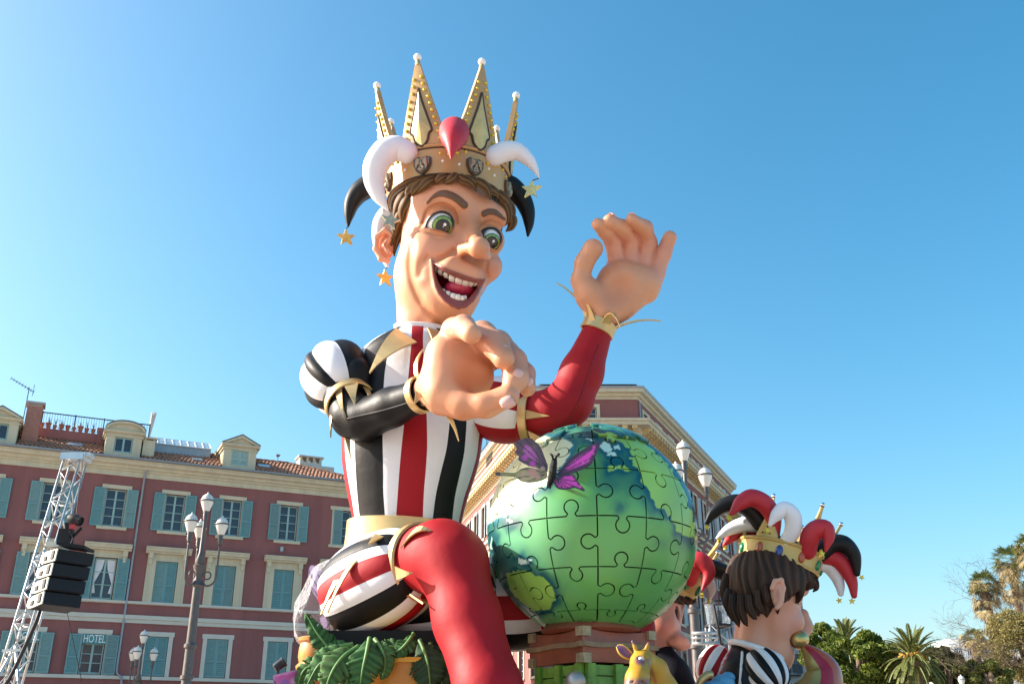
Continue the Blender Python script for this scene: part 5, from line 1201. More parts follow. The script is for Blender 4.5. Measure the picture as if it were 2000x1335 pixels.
def globe_paint(V):
    n = (V - GC) / GR; n /= np.linalg.norm(n, axis=1)[:, None]; x, y = proj(V); tocam = np.array([0, 0, CZ]) - V; tocam /= np.linalg.norm(tocam, axis=1)[:, None]; fr = (n * tocam).sum(1)
    wob = sum(np.sin((n @ WOB[i]) * (9 + 5 * i) + i) / (1 + i) for i in range(6)); wx = 2.2 * np.sin(n[:, 2] * 40 + 3 * np.sin(n[:, 0] * 31)); wy = 2.2 * np.sin(n[:, 0] * 43 + 2 * np.sin(n[:, 2] * 27))
    col = np.tile(SEA, (len(V), 1)); col = blend(col, .5 + .25 * wob, np.array([.13, .43, .12])); col = blend(col, sstep(-.1, -.9, n[:, 0]) * .65, np.array([.20, .52, .33])); col = blend(col, sstep(.55, .95, n[:, 2]) * .75, np.array([.03, .26, .25]))  # sea turns paler towards the sunlit left: light put into the colour
    d = np.full(len(V), 1e3); which = np.zeros(len(V), int)
    for P, kind in LAND:
        e = d_poly2(x + wx, y + wy, P); m = e < d; d[m] = e[m]; which[m] = kind
    d2 = 120 * (wob + np.sin(n[:, 0] * 5 + 2) * .8 - .5); back = fr < .03; d = np.where(back, d2, d); which[back] = 0
    col = blend(col, 1.0 * np.exp(-(np.maximum(d - 1, 0) / (13 + 5 * wob)) ** 2), TEAL)
    for px, py, rx, ry, a in ((1211, 990, 15, 14, .85), (1205, 905, 40, 30, .95), (1190, 945, 34, 24, .7), (1235, 950, 22, 26, .6), (1285, 990, 16, 26, .6), (1120, 1000, 50, 30, .22), (1260, 1120, 50, 40, .22), (1090, 1070, 30, 36, .25), (1215, 1180, 60, 22, .2), (1170, 860, 40, 14, .9), (1035, 1120, 30, 20, .7), (1020, 1090, 34, 26, .6), (965, 1050, 14, 40, .8), (985, 1100, 22, 34, .75), (1010, 1025, 24, 18, .55), (1345, 1040, 26, 34, .8), (1290, 1060, 20, 14, .4)):
        col = blend(col, a * np.exp(-(((x - px + wx) / rx) ** 2 + ((y - py + wy) / ry) ** 2)) * (~back), TEAL)
    lc = np.where((which == 0)[:, None], LIME, np.where((which == 1)[:, None], PALE, MINT)); col = np.where((d < 0)[:, None], lc * (1 + .08 * wob[:, None] * (which == 0)[:, None]), col)
    halo = (d > 0) & (which == 1); col = blend(col, .4 * halo * np.exp(-(d / 6) ** 2), np.array([.05, .35, .42]))
    return col
m_globe = mat('globe_paint', rough=.36, var=.05, scale=2, attr=True, coat=.25)
NL = 14; LAT = [74, 46.5, 21.5, -4, -29, -54, -76]; LON0 = -1.6; DL = 360 / NL
def knob(p0, p1, sign, coslat):
    """jigsaw edge p0->p1 in (lon,lat); sign picks the side (left of travel +)"""
    e = np.array([(p1[0] - p0[0]) * coslat, p1[1] - p0[1]]); L = np.linalg.norm(e); u = e / L; nrm = np.array([-u[1], u[0]]) * sign; s = min(L, 25.0)
    pts = [(0, 0)] + [(L * t, 0) for t in np.linspace(0, .5 - .11 * s / L, 9)[1:]]
    pts += [(L / 2 - .075 * s, .045 * s)]
    for a in np.linspace(232, -52, 17): pts.append((L / 2 + .145 * s * math.cos(math.radians(a)), .185 * s + .145 * s * math.sin(math.radians(a))))
    pts += [(L / 2 + .075 * s, .045 * s)] + [(L * t, 0) for t in np.linspace(.5 + .11 * s / L, 1, 9)[:-1]]
    return [(p0[0] + (u[0] * a + nrm[0] * h) / coslat, p0[1] + u[1] * a + nrm[1] * h) for a, h in pts]
b = MB(); b.sphere(GC, GR * .978, 64, 40); b.build('globe_core', mat('groove_black', (.012, .02, .012), .8), globe, smooth='all', world=True)
for r in range(len(LAT) - 1):
    la1, la0 = LAT[r], LAT[r + 1]
    for cidx in range(NL):
        l0 = LON0 + (cidx - NL // 2) * DL; l1 = l0 + DL; sg = lambda i, j: 1 if (i + j) % 2 == 0 else -1
        cm = lambda la: max(math.cos(math.radians(la)), .2)
        bot = knob((l0, la0), (l1, la0), -sg(r + 1, cidx), cm(la0)) if r < len(LAT) - 2 else [(l0 + DL * t, la0) for t in np.linspace(0, 1, 12)[:-1]]
        rgt = knob((l1, la0), (l1, la1), -sg(r, (cidx + 1) % NL) * -1, cm((la0 + la1) / 2))
        top = knob((l1, la1), (l0, la1), sg(r, cidx), cm(la1)) if r > 0 else [(l1 - DL * t, la1) for t in np.linspace(0, 1, 12)[:-1]]
        lft = knob((l0, la1), (l0, la0), -sg(r, cidx), cm((la0 + la1) / 2))
        poly = np.array(bot + rgt + top + lft); cl = cm((la0 + la1) / 2); P2 = poly * np.array([cl, 1])
        nx = np.roll(P2, -1, 0) - np.roll(P2, 1, 0); nn = np.stack([-nx[:, 1], nx[:, 0]], 1); nn /= np.linalg.norm(nn, axis=1)[:, None] + 1e-9; P2 = P2 + nn * .36
        pts, tris, k = fill_poly(P2, .85); n0 = len(pts); lift = 1.0 + (.0 if RNG.random() > .0 else 0)
        if r == 0 and cidx in (5, 7, 8): lift = 1.028
        lon, lat = pts[:, 0] / cl, pts[:, 1]; top_ = gp(lon, lat, lift); bor = gp(P2[:, 0] / cl, P2[:, 1], .975); bor_t = gp(P2[:, 0] / cl, P2[:, 1], lift - .001)
        # close edge: find boundary vertices by nearest original order (cdt keeps input order first)
        V = np.concatenate([top_, bor]); F = list(tris); F += [(i, n0 + i, n0 + (i + 1) % k, (i + 1) % k) for i in range(k)]
        colr = globe_paint(V); colr[n0:] *= .25
        e = np.min(d_poly2(pts[:, 0], pts[:, 1], P2, True) * -1); 
        raw_mesh('puzzle_piece', V, F, m_globe, globe, True, col=colr, sharp=50)
capb = MB()
for la, sgn in ((74, 1), (-76, -1)):
    lon = np.linspace(0, 360, 40, endpoint=False); V = [gp(np.array(0.), np.array(90. * sgn))] ; ring_ = [gp(lon, np.full(40, la + (90 - abs(la)) * t * sgn)) for t in (0, .4, .75)]
    VV = np.concatenate([np.array(V).reshape(1, 3)] + ring_); F = [(0, 81 + j, 81 + (j + 1) % 40) for j in range(40)] + [(1 + i * 40 + j, 1 + i * 40 + (j + 1) % 40, 1 + (i + 1) * 40 + (j + 1) % 40, 1 + (i + 1) * 40 + j) for i in range(2) for j in range(40)]
    if sgn < 0: F = [f[::-1] for f in F]
    raw_mesh('puzzle_piece', VV, F, m_globe, globe, True, col=globe_paint(VV))

# ------------------------------------------------------------------ butterfly on the globe
m_wing = mat('butterfly_wing', rough=.35, var=.04, attr=True, coat=.2)
m_wing2 = mat('butterfly_wing_clear', rough=.35, var=.04, attr=True, coat=.2)
for mm_, al in ((m_wing2, .86),): mm_.node_tree.nodes['Principled BSDF'].inputs['Alpha'].default_value = al
def wing(parent, name, outline, root, wfun, Yb, mt, base, edge, veins, spots=(), step=2.4, border=6, th=.012, ring_=None):
    pts, tris, k = fill_poly(outline, step); x, y = pts[:, 0], pts[:, 1]; d = -d_poly2(x, y, np.asarray(outline, float)); col = np.tile(np.asarray(base, float), (len(pts), 1)); rd = np.hypot(x - root[0], y - root[1]); L = rd.max()
    col = blend(col, .5 * (1 - sstep(0, L * .6, rd)), np.asarray(base) * .65); th_ = np.arctan2(y - root[1], x - root[0])
    col = blend(col, 1 - sstep(border * .75, border * 1.15, d + .8 * np.sin(th_ * 40)), edge)
    for a in veins:
        m = np.abs(((th_ - a + math.pi) % (2 * math.pi)) - math.pi) * np.maximum(rd, 8); col = blend(col, (1 - sstep(.5, 1.5, m)) * (rd > 5), np.array([.03, .012, .035]))
    for sx, sy, r, c in spots: col = blend(col, 1 - sstep(r * .7, r * 1.2, np.hypot(x - sx, y - sy)), c)
    V = np.array([H(a, b_, wfun(a, b_), Y=Yb) for a, b_ in pts]); V2 = V + np.array([0, th, 0]); n = len(V)
    F = tris + [tuple(n + i for i in t[::-1]) for t in tris] + [(i, n + i, n + (i + 1) % k, (i + 1) % k) for i in range(k)]
    return raw_mesh(name, np.concatenate([V, V2]), F, mt, parent, True, col=np.concatenate([col, col]), sharp=60)
bfy = thing('butterfly', 'pink and purple butterfly with black furry body perched on the globe', 'butterfly', H(1076, 948, 150, Y=12.0) - np.array([0, 0, 0.0]))
BY = 11.0
wf = lambda a, b_: 10 - .10 * abs(a - 1078)
MAG = (.75, .06, .52); DK = (.085, .03, .075)
sm = lambda l: np.array(spline(q6(l + l[:1]), 3)[:-1])
wing(bfy, 'wing', sm([(480, 478), (510, 440), (545, 398), (610, 355), (680, 318), (697, 325), (690, 352), (662, 415), (640, 438), (600, 456), (545, 476), (500, 490)]), (1084, 928), wf, BY, m_wing, MAG, DK, [-.12, -.3, -.45, -.62, -.75], [(1160, 872, 3, (.6, .1, .4)), (1158, 885, 2.6, (.6, .1, .4)), (1150, 898, 2.4, (.6, .1, .4)), (1138, 903, 1.5, (.6, .2, .5)), (1131, 893, 1.2, DK), (1122, 905, 1.2, DK), (1128, 882, 1.2, DK)], border=8)
wing(bfy, 'wing', sm([(462, 505), (485, 490), (530, 478), (565, 478), (585, 510), (622, 553), (612, 560), (575, 545), (530, 553), (490, 550), (470, 530)]), (1082, 933), wf, BY, m_wing, MAG, DK, [.15, .38, .62, .85, 1.1], [(1133, 950, 3, (.6, .12, .42)), (1110, 945, 1, DK), (1118, 938, 1, DK)], border=4)
wing(bfy, 'wing', sm([(436, 430), (400, 340), (372, 312), (335, 295), (300, 302), (268, 322), (280, 345), (272, 368), (290, 385), (290, 405), (335, 432), (385, 448), (432, 462)]), (1072, 918), wf, BY, m_wing2, (.38, .09, .36), (.10, .055, .085), [-2.0, -2.2, -2.4, -2.6, -2.8], [(1025, 893, 6, (.36, .05, .36)), (1040, 905, 6, (.40, .04, .38)), (1045, 915, 6, (.35, .22, .20)), (1060, 915, 5, (.36, .24, .22))], border=15)
wing(bfy, 'wing', sm([(434, 462), (390, 452), (345, 442), (300, 450), (278, 468), (230, 468), (180, 465), (174, 474), (182, 484), (230, 486), (275, 490), (300, 510), (345, 518), (395, 510), (430, 492)]), (1070, 924), wf, BY, m_wing2, (.34, .30, .16), (.13, .15, .05), [3.0, 2.75, -2.95], [(1040, 922, 9, (.42, .22, .20)), (1050, 930, 5, (.40, .22, .20)), (972, 925, 6, (.06, .05, .06)), (1022, 925, 5, (.42, .30, .22))], border=2.5)
b = MB(); P = [H(*q, Y=BY) for q in ((1083, 897, 16), (1081, 908, 18), (1079, 922, 20), (1076, 936, 18), (1073, 950, 14))]; rr5 = [HR(*q, Y=BY) for q in ((1083, 897, 16, 6), (1081, 908, 18, 8), (1079, 922, 20, 9), (1076, 936, 18, 7.5), (1073, 950, 14, 3))]
for k in range(900):
    t = RNG.random() * 3.999; i = int(t); f = t - i; c = P[i] * (1 - f) + P[i + 1] * f; r = rr5[i] * (1 - f) + rr5[i + 1] * f; d = RNG.normal(size=3); d /= np.linalg.norm(d); e = np.cross(d, RNG.normal(size=3)); e /= np.linalg.norm(e)
    b.add([c + d * r * .3 - e * .008, c + d * r * .3 + e * .008, c + d * r * RNG.uniform(.95, 1.3) + np.array([0, 0, -.02])], [(0, 1, 2)])
b.tube(P, np.array(rr5) * .85, 10); b.build('body', mat('black_fur', (.008, .008, .008), .8), bfy, world=True)
b = MB()
for s_ in (-1, 1): b.tube([H(1083 + s_ * 2, 898, 18, Y=BY), H(1083 + s_ * 4, 890, 26, Y=BY), H(1084 + s_ * 8, 886, 30, Y=BY)], [.015, .012, .018], 6)
b.build('antennae', mat('black_fur'), bfy, world=True)
b = MB(); b.bar(H(1079, 925, 10, Y=BY), GC + (H(1079, 930, 10, Y=BY) - GC) / np.linalg.norm(H(1079, 930, 10, Y=BY) - GC) * GR * .99, .03); b.build('stem', m_darkmetal, bfy, world=True)

# ------------------------------------------------------------------ brown trunk and green chest under the globe
def quad_box(C, a, bb, z0, z1):
    return [C, C + a, C + a + bb, C + bb], z0, z1
K = PY(1137, 1222, 11.60); zt = K[2]; zb = PY(1137, 1291, 11.60)[2]; al = R_(33); ua = np.array([math.cos(al), math.sin(al), 0]); ub = np.array([-math.sin(al), math.cos(al), 0]); C0 = np.array([K[0], K[1], 0])
SA, SB = 1.06, 1.06
m_trunk = mat('trunk_leather', (.30, .085, .045), .5, var=.35, scale=3, bump=.15, coat=.1); m_slat = mat('painted_slat', (.27, .17, .09), .6, var=.4, scale=9, streak=False, bump=.2); m_brk = mat('bracket_cream', (.36, .28, .16), .5, .1, var=.4, scale=12)
trunk = thing('trunk', 'brown leather trunk with cream corner brackets under the globe', 'trunk', (*(C0 + ua * .5 + ub * .5)[:2], zb))
V = []; nz = 9; ns = 12; Q = [C0, C0 + ua * SA, C0 + ua * SA + ub * SB, C0 + ub * SB]
for i in range(nz):
    t = i / (nz - 1); z = zb + (zt - zb) * t
    for f in range(4):
        A, B = Q[f], Q[(f + 1) % 4]; e = (B - A) / np.linalg.norm(B - A); nr = np.array([e[1], -e[0], 0])
        for j in range(ns):
            s_ = j / ns; bul = -.05 * (4 * s_ * (1 - s_)) ** .7 * (.4 + abs(2 * t - 1)) * .8; dz = -.035 * (4 * s_ * (1 - s_)) * (1 if t > .5 else -.4) * (abs(2 * t - 1))
            V.append(A + e * s_ * np.linalg.norm(B - A) + nr * bul + np.array([0, 0, z + dz]))
m_ = 4 * ns; F = [(i * m_ + j, i * m_ + (j + 1) % m_, (i + 1) * m_ + (j + 1) % m_, (i + 1) * m_ + j) for i in range(nz - 1) for j in range(m_)] + [tuple(range(m_ - 1, -1, -1)), tuple((nz - 1) * m_ + j for j in range(m_))]
raw_mesh('body', V, F, m_trunk, trunk, True, sharp=45)
for f in range(4):
    A, B = Q[f], Q[(f + 1) % 4]; e = (B - A) / np.linalg.norm(B - A); nr = np.array([e[1], -e[0], 0]); zm = zb + (zt - zb) * .52; b = MB()
    P = [A + e * t * SA + nr * (.02 - .03 * 4 * t * (1 - t)) + np.array([0, 0, zm - .008 * math.sin(t * 9)]) for t in np.linspace(-.01, 1.01, 9)]
    for i in range(8): b.bar(P[i], P[i + 1], .05, .055)
    b.build('batten', m_slat, trunk, world=True)
    for t in (.12, .88):
        zz = zb + (zt - zb) * t; b = MB(); w_ = .105
        b.obox(A + e * .05 + nr * .0 + np.array([0, 0, zz]), e * .055, nr * .022, (0, 0, w_ / 2)); e0 = (A - Q[f - 1]) / SA; n0 = np.array([e0[1], -e0[0], 0]); b.obox(A - e0 * .05 + n0 * .0 + np.array([0, 0, zz]), e0 * .053, n0 * .021, (0, 0, w_ / 2 - .002))
        for sx in (.03, .10): b.sphere(A + e * sx + nr * .024 + np.array([0, 0, zz + .03]), .012, 6, 4)
        b.build('corner_bracket', m_brk, trunk, world=True)
b = MB(); b.lathe([(.55, 0), (.60, .03), (.55, .10), (.40, .16)], 32, C0 + ua * .53 + ub * .53 + np.array([0, 0, zt - .02])); b.build('cradle', m_trunk, trunk, smooth=True, world=True)
chest = thing('chest', 'green painted wooden chest under the brown trunk', 'chest', (*(C0 + ua * .5 + ub * .5)[:2], 1.2)); zc0 = 1.2
m_grn = mat('green_wood', (.14, .30, .035), .55, var=.5, scale=6, bump=.4, bscale=18, coat=.1); m_grn2 = mat('green_wood_dark', (.07, .20, .025), .55, var=.5, scale=6, bump=.4, bscale=18)
ins_ = .08; Q2 = [C0 + ua * ins_ + ub * ins_, C0 + ua * (SA - ins_) + ub * ins_, C0 + ua * (SA - ins_) + ub * (SB - ins_), C0 + ua * ins_ + ub * (SB - ins_)]
b = MB(); cc_ = sum(Q2) / 4; b.obox(cc_ + np.array([0, 0, (zc0 + zb) / 2 - .01]), ua * (SA / 2 - ins_ - .01), ub * (SB / 2 - ins_ - .01), (0, 0, (zb - zc0) / 2 - .012)); b.build('core', m_grn2, chest, world=True)
for f in range(4):
    A, B = Q2[f], Q2[(f + 1) % 4]; e = (B - A) / np.linalg.norm(B - A); L = np.linalg.norm(B - A); nr = np.array([e[1], -e[0], 0])
    for t in (.06, .50, .94):
        b = MB(); b.obox(A + e * L * t + nr * .035 + np.array([0, 0, (zc0 + zb) / 2]), e * .055, nr * .03, (0, 0, (zb - zc0) / 2 - .005)); b.build('post', m_grn, chest, world=True)
    z = zb - .01; k = 0
    while z > zc0 + .05:
        h = .125 + .02 * math.sin(k * 2.1 + f)
        for s0, s1 in ((.06, .5), (.5, .94)):
            b = MB(); b.obox(A + e * L * (s0 + s1) / 2 + nr * (.01 + .006 * math.sin(k * 3 + s0)) + np.array([0, 0, z - h / 2]), e * (L * (s1 - s0) / 2 - .056), nr * .015, (0, 0, h / 2 - .008)); b.build('plank', m_grn, chest, world=True)
        z -= h; k += 1
t = thing('silver_ball', 'shiny silver ball in front of the green chest', 'ball', PY(1124, 1400, 11.3)); c = PY(1124, 1331, 11.3); r = 21 * depth(c) / FPX
b = MB(); b.sphere(c, r, 32, 20); b.build('ball', mat('silver', (.50, .48, .44), .5, .8, var=.25), t, smooth='all', world=True); b = MB(); b.tube([PY(1124, 1400, 11.3), c - np.array([0, 0, r * .9])], .06, 10); b.build('stand', m_darkmetal, t, world=True)
# giraffe
gf = thing('giraffe', 'yellow toy giraffe with purple ears beside the brown trunk', 'giraffe', PY(1290, 1420, 11.0) * np.array([1, 1, 0]) + np.array([0, 0, 1.2])); YG = 11.0
def G(px, py, w=0): return H(px, py, w, Y=YG)
sg_ = depth(G(1255, 1300)) / FPX
def gir(q):
    s = sg_; d = s_ell(q, G(1252, 1292, 6), (s * 22, s * 26, s * 21)); d = smin(d, s_chain(q, [G(1250, 1300, 20), G(1245, 1325, 42), G(1243, 1340, 48)], [s * 19, s * 22, s * 24], s * 8), s * 12)
    d = smin(d, s_chain(q, [G(1262, 1284, -6), G(1284, 1306, -14), G(1300, 1345, -18), G(1310, 1420, -18)], [s * 16, s * 19, s * 24, s * 34], s * 10), s * 12)
    d = smin(d, s_chain(q, [G(1243, 1274, 2), G(1240, 1262, 4), G(1236, 1252, 4)], [s * 5, s * 4, s * 3.4], s * 2), s * 4); d = smin(d, s_chain(q, [G(1260, 1272, 0), G(1264, 1262, 0), G(1267, 1255, 0)], [s * 4.5, s * 3.6, s * 3.2], s * 2), s * 4)
    d = smin(d, s_cap(q, G(1244, 1278, 14), G(1256, 1280, 18), s * 6), s * 5)
    for k in range(6): d = smin(d, np.sqrt(((q - G(1270 + k * 7, 1281 + k * 9, -14)) ** 2).sum(1)) - s * 6.5, s * 4)
    ec = G(1251, 1289, 27); d = smax(d, -(s_ell(q, ec, (s * 7.5, s * 7, s * 6.5))), s * 2)
    d = smax(d, -s_cap(q, G(1232, 1331, 62), G(1262, 1331, 60), s * 2.2), s * 1.5)
    return d
V, F = sculpt(gir, G(1200, 1425, 0) - np.array([.1, .6, .05]), G(1345, 1240, 0) + np.array([.1, .45, .08]), .0125)
x, y = proj(V); cc = np.tile(np.array([.50, .31, .02]), (len(V), 1)); PU = np.array([.10, .035, .10]); n_ = np.sin(V[:, 0] * 14) * np.sin(V[:, 2] * 12); cc = blend(cc, .35 + .35 * n_, np.array([.55, .24, .02]))
cc = blend(cc, np.exp(-(((x - 1250) / 11) ** 2 + ((y - 1289) / 9.5) ** 2) ** 2) * .95, PU); cc = blend(cc, 1 - sstep(1249, 1258, y) if False else (1 - sstep(1252, 1262, y)) * .95, PU); cc = blend(cc, sstep(1318, 1330, y) * (x < 1272) * .7, PU); cc = blend(cc, .6 * np.exp(-((x - 1266 - (y - 1290) * .35) / 4) ** 2) * (y > 1285), PU)
body_g = raw_mesh('body', V, F, m_skin, gf, True, col=cc)
b = MB(); ec = G(1251, 1289, 25); b.sphere(ec, sg_ * 7.2, 20, 14); ey = b.build('eye', m_eye, gf, smooth='all', world=True); dv = np.array([0.02, -1, -.30])
V, F = ball_patch(ec, sg_ * 7.2, dv, .02, .62, lift=.003); raw_mesh('iris', V, F, mat('blue_iris', (.10, .32, .45), .15, var=.2, coat=.5), ey, True); V, F = ball_patch(ec, sg_ * 7.2, dv, .001, .30, lift=.006); raw_mesh('pupil', V, F, m_pup, ey, True)
def ear_leaf(pts, w, mt, inner, parent):
    P = spline(np.array(pts), 5); k = len(P); V = []; C = []
    for i in range(k):
        t = i / (k - 1); wd = w * math.sin(math.pi * (.08 + .9 * t)) ** .7; T = P[min(i + 1, k - 1)] - P[max(i - 1, 0)]; T /= np.linalg.norm(T); sd = np.cross(T, (0, -1, 0)); sd /= np.linalg.norm(sd)
        for j in range(7):
            e = j / 3 - 1; V.append(P[i] + sd * e * wd + np.array([0, -.35 * wd * abs(e) ** 1.5 + .1 * wd, 0])); C.append(np.array(inner) if abs(e) < .75 else np.array([.58, .36, .04]))
    F = [(i * 7 + j, i * 7 + j + 1, (i + 1) * 7 + j + 1, (i + 1) * 7 + j) for i in range(k - 1) for j in range(6)]
    o = raw_mesh('ear', V, F, mt, parent, True, col=np.array(C)); md = o.modifiers.new('thick', 'SOLIDIFY'); md.thickness = .02; return o
ear_leaf([G(1236, 1283, 0), G(1224, 1276, 2), G(1213, 1266, 2), G(1205, 1260, 0)], sg_ * 9.5, m_skin, (.13, .05, .14), gf)

# ------------------------------------------------------------------ float deck below the picture's lower edge, and what stands on it
deck = thing('float_wagon', 'dark skirted float wagon carrying the carnival figures', 'wagon', (1.0, 13.0, 0))
b = MB(); b.box(-5.2, 6.5, -3.2, 3.4, .95, 1.2); b.build('platform', mat('deck_wood', (.20, .13, .08), .8, var=.2), deck)
b = MB(); b.box(-5.1, 6.4, -3.1, 3.3, .25, .945); b.build('skirt', m_bcloth, deck)
for sx in (-3.8, -2.6, 4, 5.2):
    for sy in (-2.7, 2.7):
        b = MB(); b.lathe([(.15, -.14), (.38, -.14), (.42, -.10), (.42, .10), (.38, .14), (.15, .14)], 24, (sx, sy, .42), axes=[(1, 0, 0), (0, 0, 1), (0, -1, 0)]); b.build('wheel', m_darkmetal, deck, smooth=True)

m_leaf = mat('fabric_leaf', rough=.72, var=.22, scale=5, attr=True, spec=.25, bump=.25, bscale=10)
def palm_leaf(parent, pts, wid, name='palm_leaf', Yb=12.2, cuts=9, seed=0, droop=.35, base=(.045, .13, .03), hi=(.10, .24, .05)):
    """broad cloth leaf: folded along the midrib, edges slit into narrow fingers"""
    rg_ = np.random.default_rng(seed); P = spline(np.array([H(*q, Y=Yb) for q in pts]), 16); k = len(P); s = depth(P[0]) / FPX; V = []; C = []; F = []
    Tn = np.gradient(P, axis=0); Tn /= np.linalg.norm(Tn, axis=1)[:, None]; es = (0, .12, .55, .80, 1.0)
    for side in (-1, 1):
        slit = rg_.random(k) < .20; base_i = len(V); lens = 1 - .16 * rg_.random(k) ** 2; ph = rg_.uniform(0, 6)
        for i in range(k):
            t = i / (k - 1); T = Tn[i]; sd = np.cross(T, (0.0, -1, .25)); sd /= np.linalg.norm(sd); up = np.cross(sd, T); wd = 1.3 * wid * s * min(1, (t / .28) ** .6 if t < .28 else ((1 - t) / .72) ** .62 + .02)
            for e in es:
                q = P[i] + side * sd * e * wd * (lens[i] if e > .9 else 1) + T * e * wd * .55 - up * (droop * wd * e ** 1.6 - .16 * wd * e) + up * .018 * math.sin(t * 34 + ph + 4 * e) * e; V.append(q)
                m = .25 + .3 * math.sin(t * 55 + ph + e * 2) * (e > .1) + (.75 if e < .1 else 0); m = min(1, max(0, m)); C.append(np.array(base) * (1 - m) + np.array(hi) * m)
        n = len(es)
        for i in range(k - 1):
            for j in range(n - 1):
                if j == n - 2 and slit[i]: continue
                if j == n - 3 and slit[i] and rg_.random() < .35: continue
                q = (base_i + i * n + j, base_i + i * n + j + 1, base_i + (i + 1) * n + j + 1, base_i + (i + 1) * n + j); F.append(q if side > 0 else q[::-1])
    o = raw_mesh(name, V, F, m_leaf, parent, True, col=np.array(C)); md = o.modifiers.new('thick', 'SOLIDIFY'); md.thickness = .008
    b = MB(); b.tube(P + np.array([0, -.004, .006]), np.linspace(.028, .006, k), 6); b.build('midrib', m_grn_rib, o, smooth='all', world=True); return o
m_grn_rib = mat('leaf_rib', (.10, .24, .06), .5, var=.15)
pl = thing('leaf_arrangement', 'green cloth palm leaves spilling from a yellow pot under the striped breeches', 'decoration', H(790, 1420, 0, Y=12.3) * np.array([1, 1, 0]) + np.array([0, 0, 1.2]))
m_yel = mat('ochre_pot', (.50, .24, .03), .45, var=.3, scale=3, coat=.2); m_yel2 = mat('yellow_trim', (.62, .40, .03), .4, var=.2)
zr = H(790, 1288, 0, Y=12.2)[2]; pc = np.array([H(790, 1288, 0, Y=12.2)[0], 12.5, 0]); b = MB(); b.lathe([(.35, 1.2), (.50, 1.6), (.62, 2.2), (.64, zr - .05), (.55, zr - .04)], 32, pc); b.build('pot', m_yel, pl, smooth=True, world=True)
b = MB(); b.lathe([(.60, zr - .05), (.70, zr - .05), (.71, zr), (.60, zr + .01)], 32, pc); b.build('pot_rim', m_yel2, pl, smooth=True, world=True)
for i, (pts, wd) in enumerate([([(676, 1292, 20), (646, 1268, 28), (622, 1240, 30), (596, 1197, 24)], 21), ([(690, 1266, 50), (655, 1278, 62), (622, 1300, 70), (596, 1345, 66)], 22), ([(700, 1262, 60), (668, 1285, 76), (645, 1320, 82), (630, 1370, 78)], 27),
                               ([(722, 1246, 60), (716, 1275, 78), (708, 1310, 84), (700, 1360, 80)], 30), ([(732, 1248, 50), (748, 1272, 68), (752, 1300, 70), (746, 1325, 66)], 17), ([(722, 1250, 56), (700, 1282, 72), (682, 1318, 74), (668, 1360, 70)], 22),
                               ([(808, 1238, 40), (798, 1252, 58), (782, 1268, 62), (762, 1278, 56)], 16), ([(820, 1250, 36), (832, 1280, 50), (838, 1310, 54), (842, 1360, 50)], 32), ([(840, 1256, 26), (852, 1290, 40), (860, 1320, 44), (866, 1380, 40)], 30), ([(690, 1258, 30), (660, 1262, 30), (640, 1258, 26), (622, 1266, 20)], 15), ([(800, 1256, 20), (770, 1262, 20), (740, 1266, 24), (716, 1262, 20)], 16),
                               ([(640, 1290, 10), (615, 1296, 26), (592, 1312, 32), (580, 1345, 30)], 17)]):
    vf = .75 + .5 * ((i * 37) % 10) / 10; palm_leaf(pl, pts, wd, seed=i, cuts=7 + i % 4, base=(.032 * vf + .01 * (i % 3), .10 * vf, .03 * vf) if i != 7 and i != 8 else (.02, .055, .025), hi=(.075, .20, .05) if i not in (7, 8) else (.04, .09, .035))
for q in ((690, 1322, 50), (706, 1330, 60), (672, 1330, 40)):
    c = H(*q, Y=12.2); b = MB(); b.prism(star_outline(.14, .06, 4), c, (1, 0, 0), (0, 0, 1), (0, .05, 0)); b.build('trim', m_yel2, pl, world=True)
# jar with a butterfly in a clear bag
jar = thing('jar_with_butterfly', 'orange turned jar holding a lilac butterfly under clear plastic', 'decoration', H(622, 1420, -20, Y=12.6) * np.array([1, 1, 0]) + np.array([0, 0, 1.2]))
YJ = 12.75; jc = H(625, 1262, 0, Y=YJ); js = depth(jc) / FPX; zz = lambda py: H(625, py, 0, Y=YJ)[2] - jc[2]
b = MB(); b.lathe([(34 * js, 1.2 - jc[2]), (36 * js, zz(1360)), (40 * js, zz(1340)), (38 * js, zz(1318)), (43 * js, zz(1308)), (44 * js, zz(1300)), (38 * js, zz(1294)), (41 * js, zz(1282)), (40 * js, zz(1266)), (38 * js, zz(1256)), (43 * js, zz(1252)), (44 * js, zz(1246)), (40 * js, zz(1244)), (36 * js, zz(1248)), (5 * js, zz(1256))], 40, jc); b.build('jar', mat('orange_wood', (.52, .22, .035), .4, var=.4, scale=4, streak=True, coat=.3), jar, smooth=True, world=True)
m_lil = mat('lilac_wing', rough=.5, var=.05, attr=True); fw = lambda a, b_: 10 - .18 * abs(a - 640)
wing(jar, 'wing', np.array(spline([(646, 1216), (636, 1196), (624, 1178), (607, 1148), (602, 1122), (606, 1104), (620, 1106), (640, 1130), (655, 1160), (660, 1185), (660, 1205), (646, 1216)], 3)[:-1]), (648, 1200), fw, YJ, m_lil, (.46, .33, .52), (.30, .20, .34), [-1.9, -2.05, -2.2, -2.35, -2.5, -2.65, -2.8], [(607, 1130, 3, (.6, .45, .25))], border=2.2)
wing(jar, 'wing', np.array(spline([(650, 1205), (640, 1200), (625, 1205), (628, 1220), (634, 1232), (648, 1236), (660, 1225), (658, 1210), (650, 1205)], 3)[:-1]), (652, 1205), fw, YJ, m_lil, (.46, .34, .52), (.30, .20, .34), [2.2, 1.9, 1.6], border=2)
wing(jar, 'wing', np.array(spline([(664, 1190), (662, 1160), (664, 1120), (668, 1092), (676, 1096), (684, 1120), (682, 1160), (672, 1190), (664, 1190)], 3)[:-1]), (662, 1195), lambda a, b_: -14, YJ, m_lil, (.45, .10, .22), (.20, .05, .12), [-1.4, -1.2], border=2)
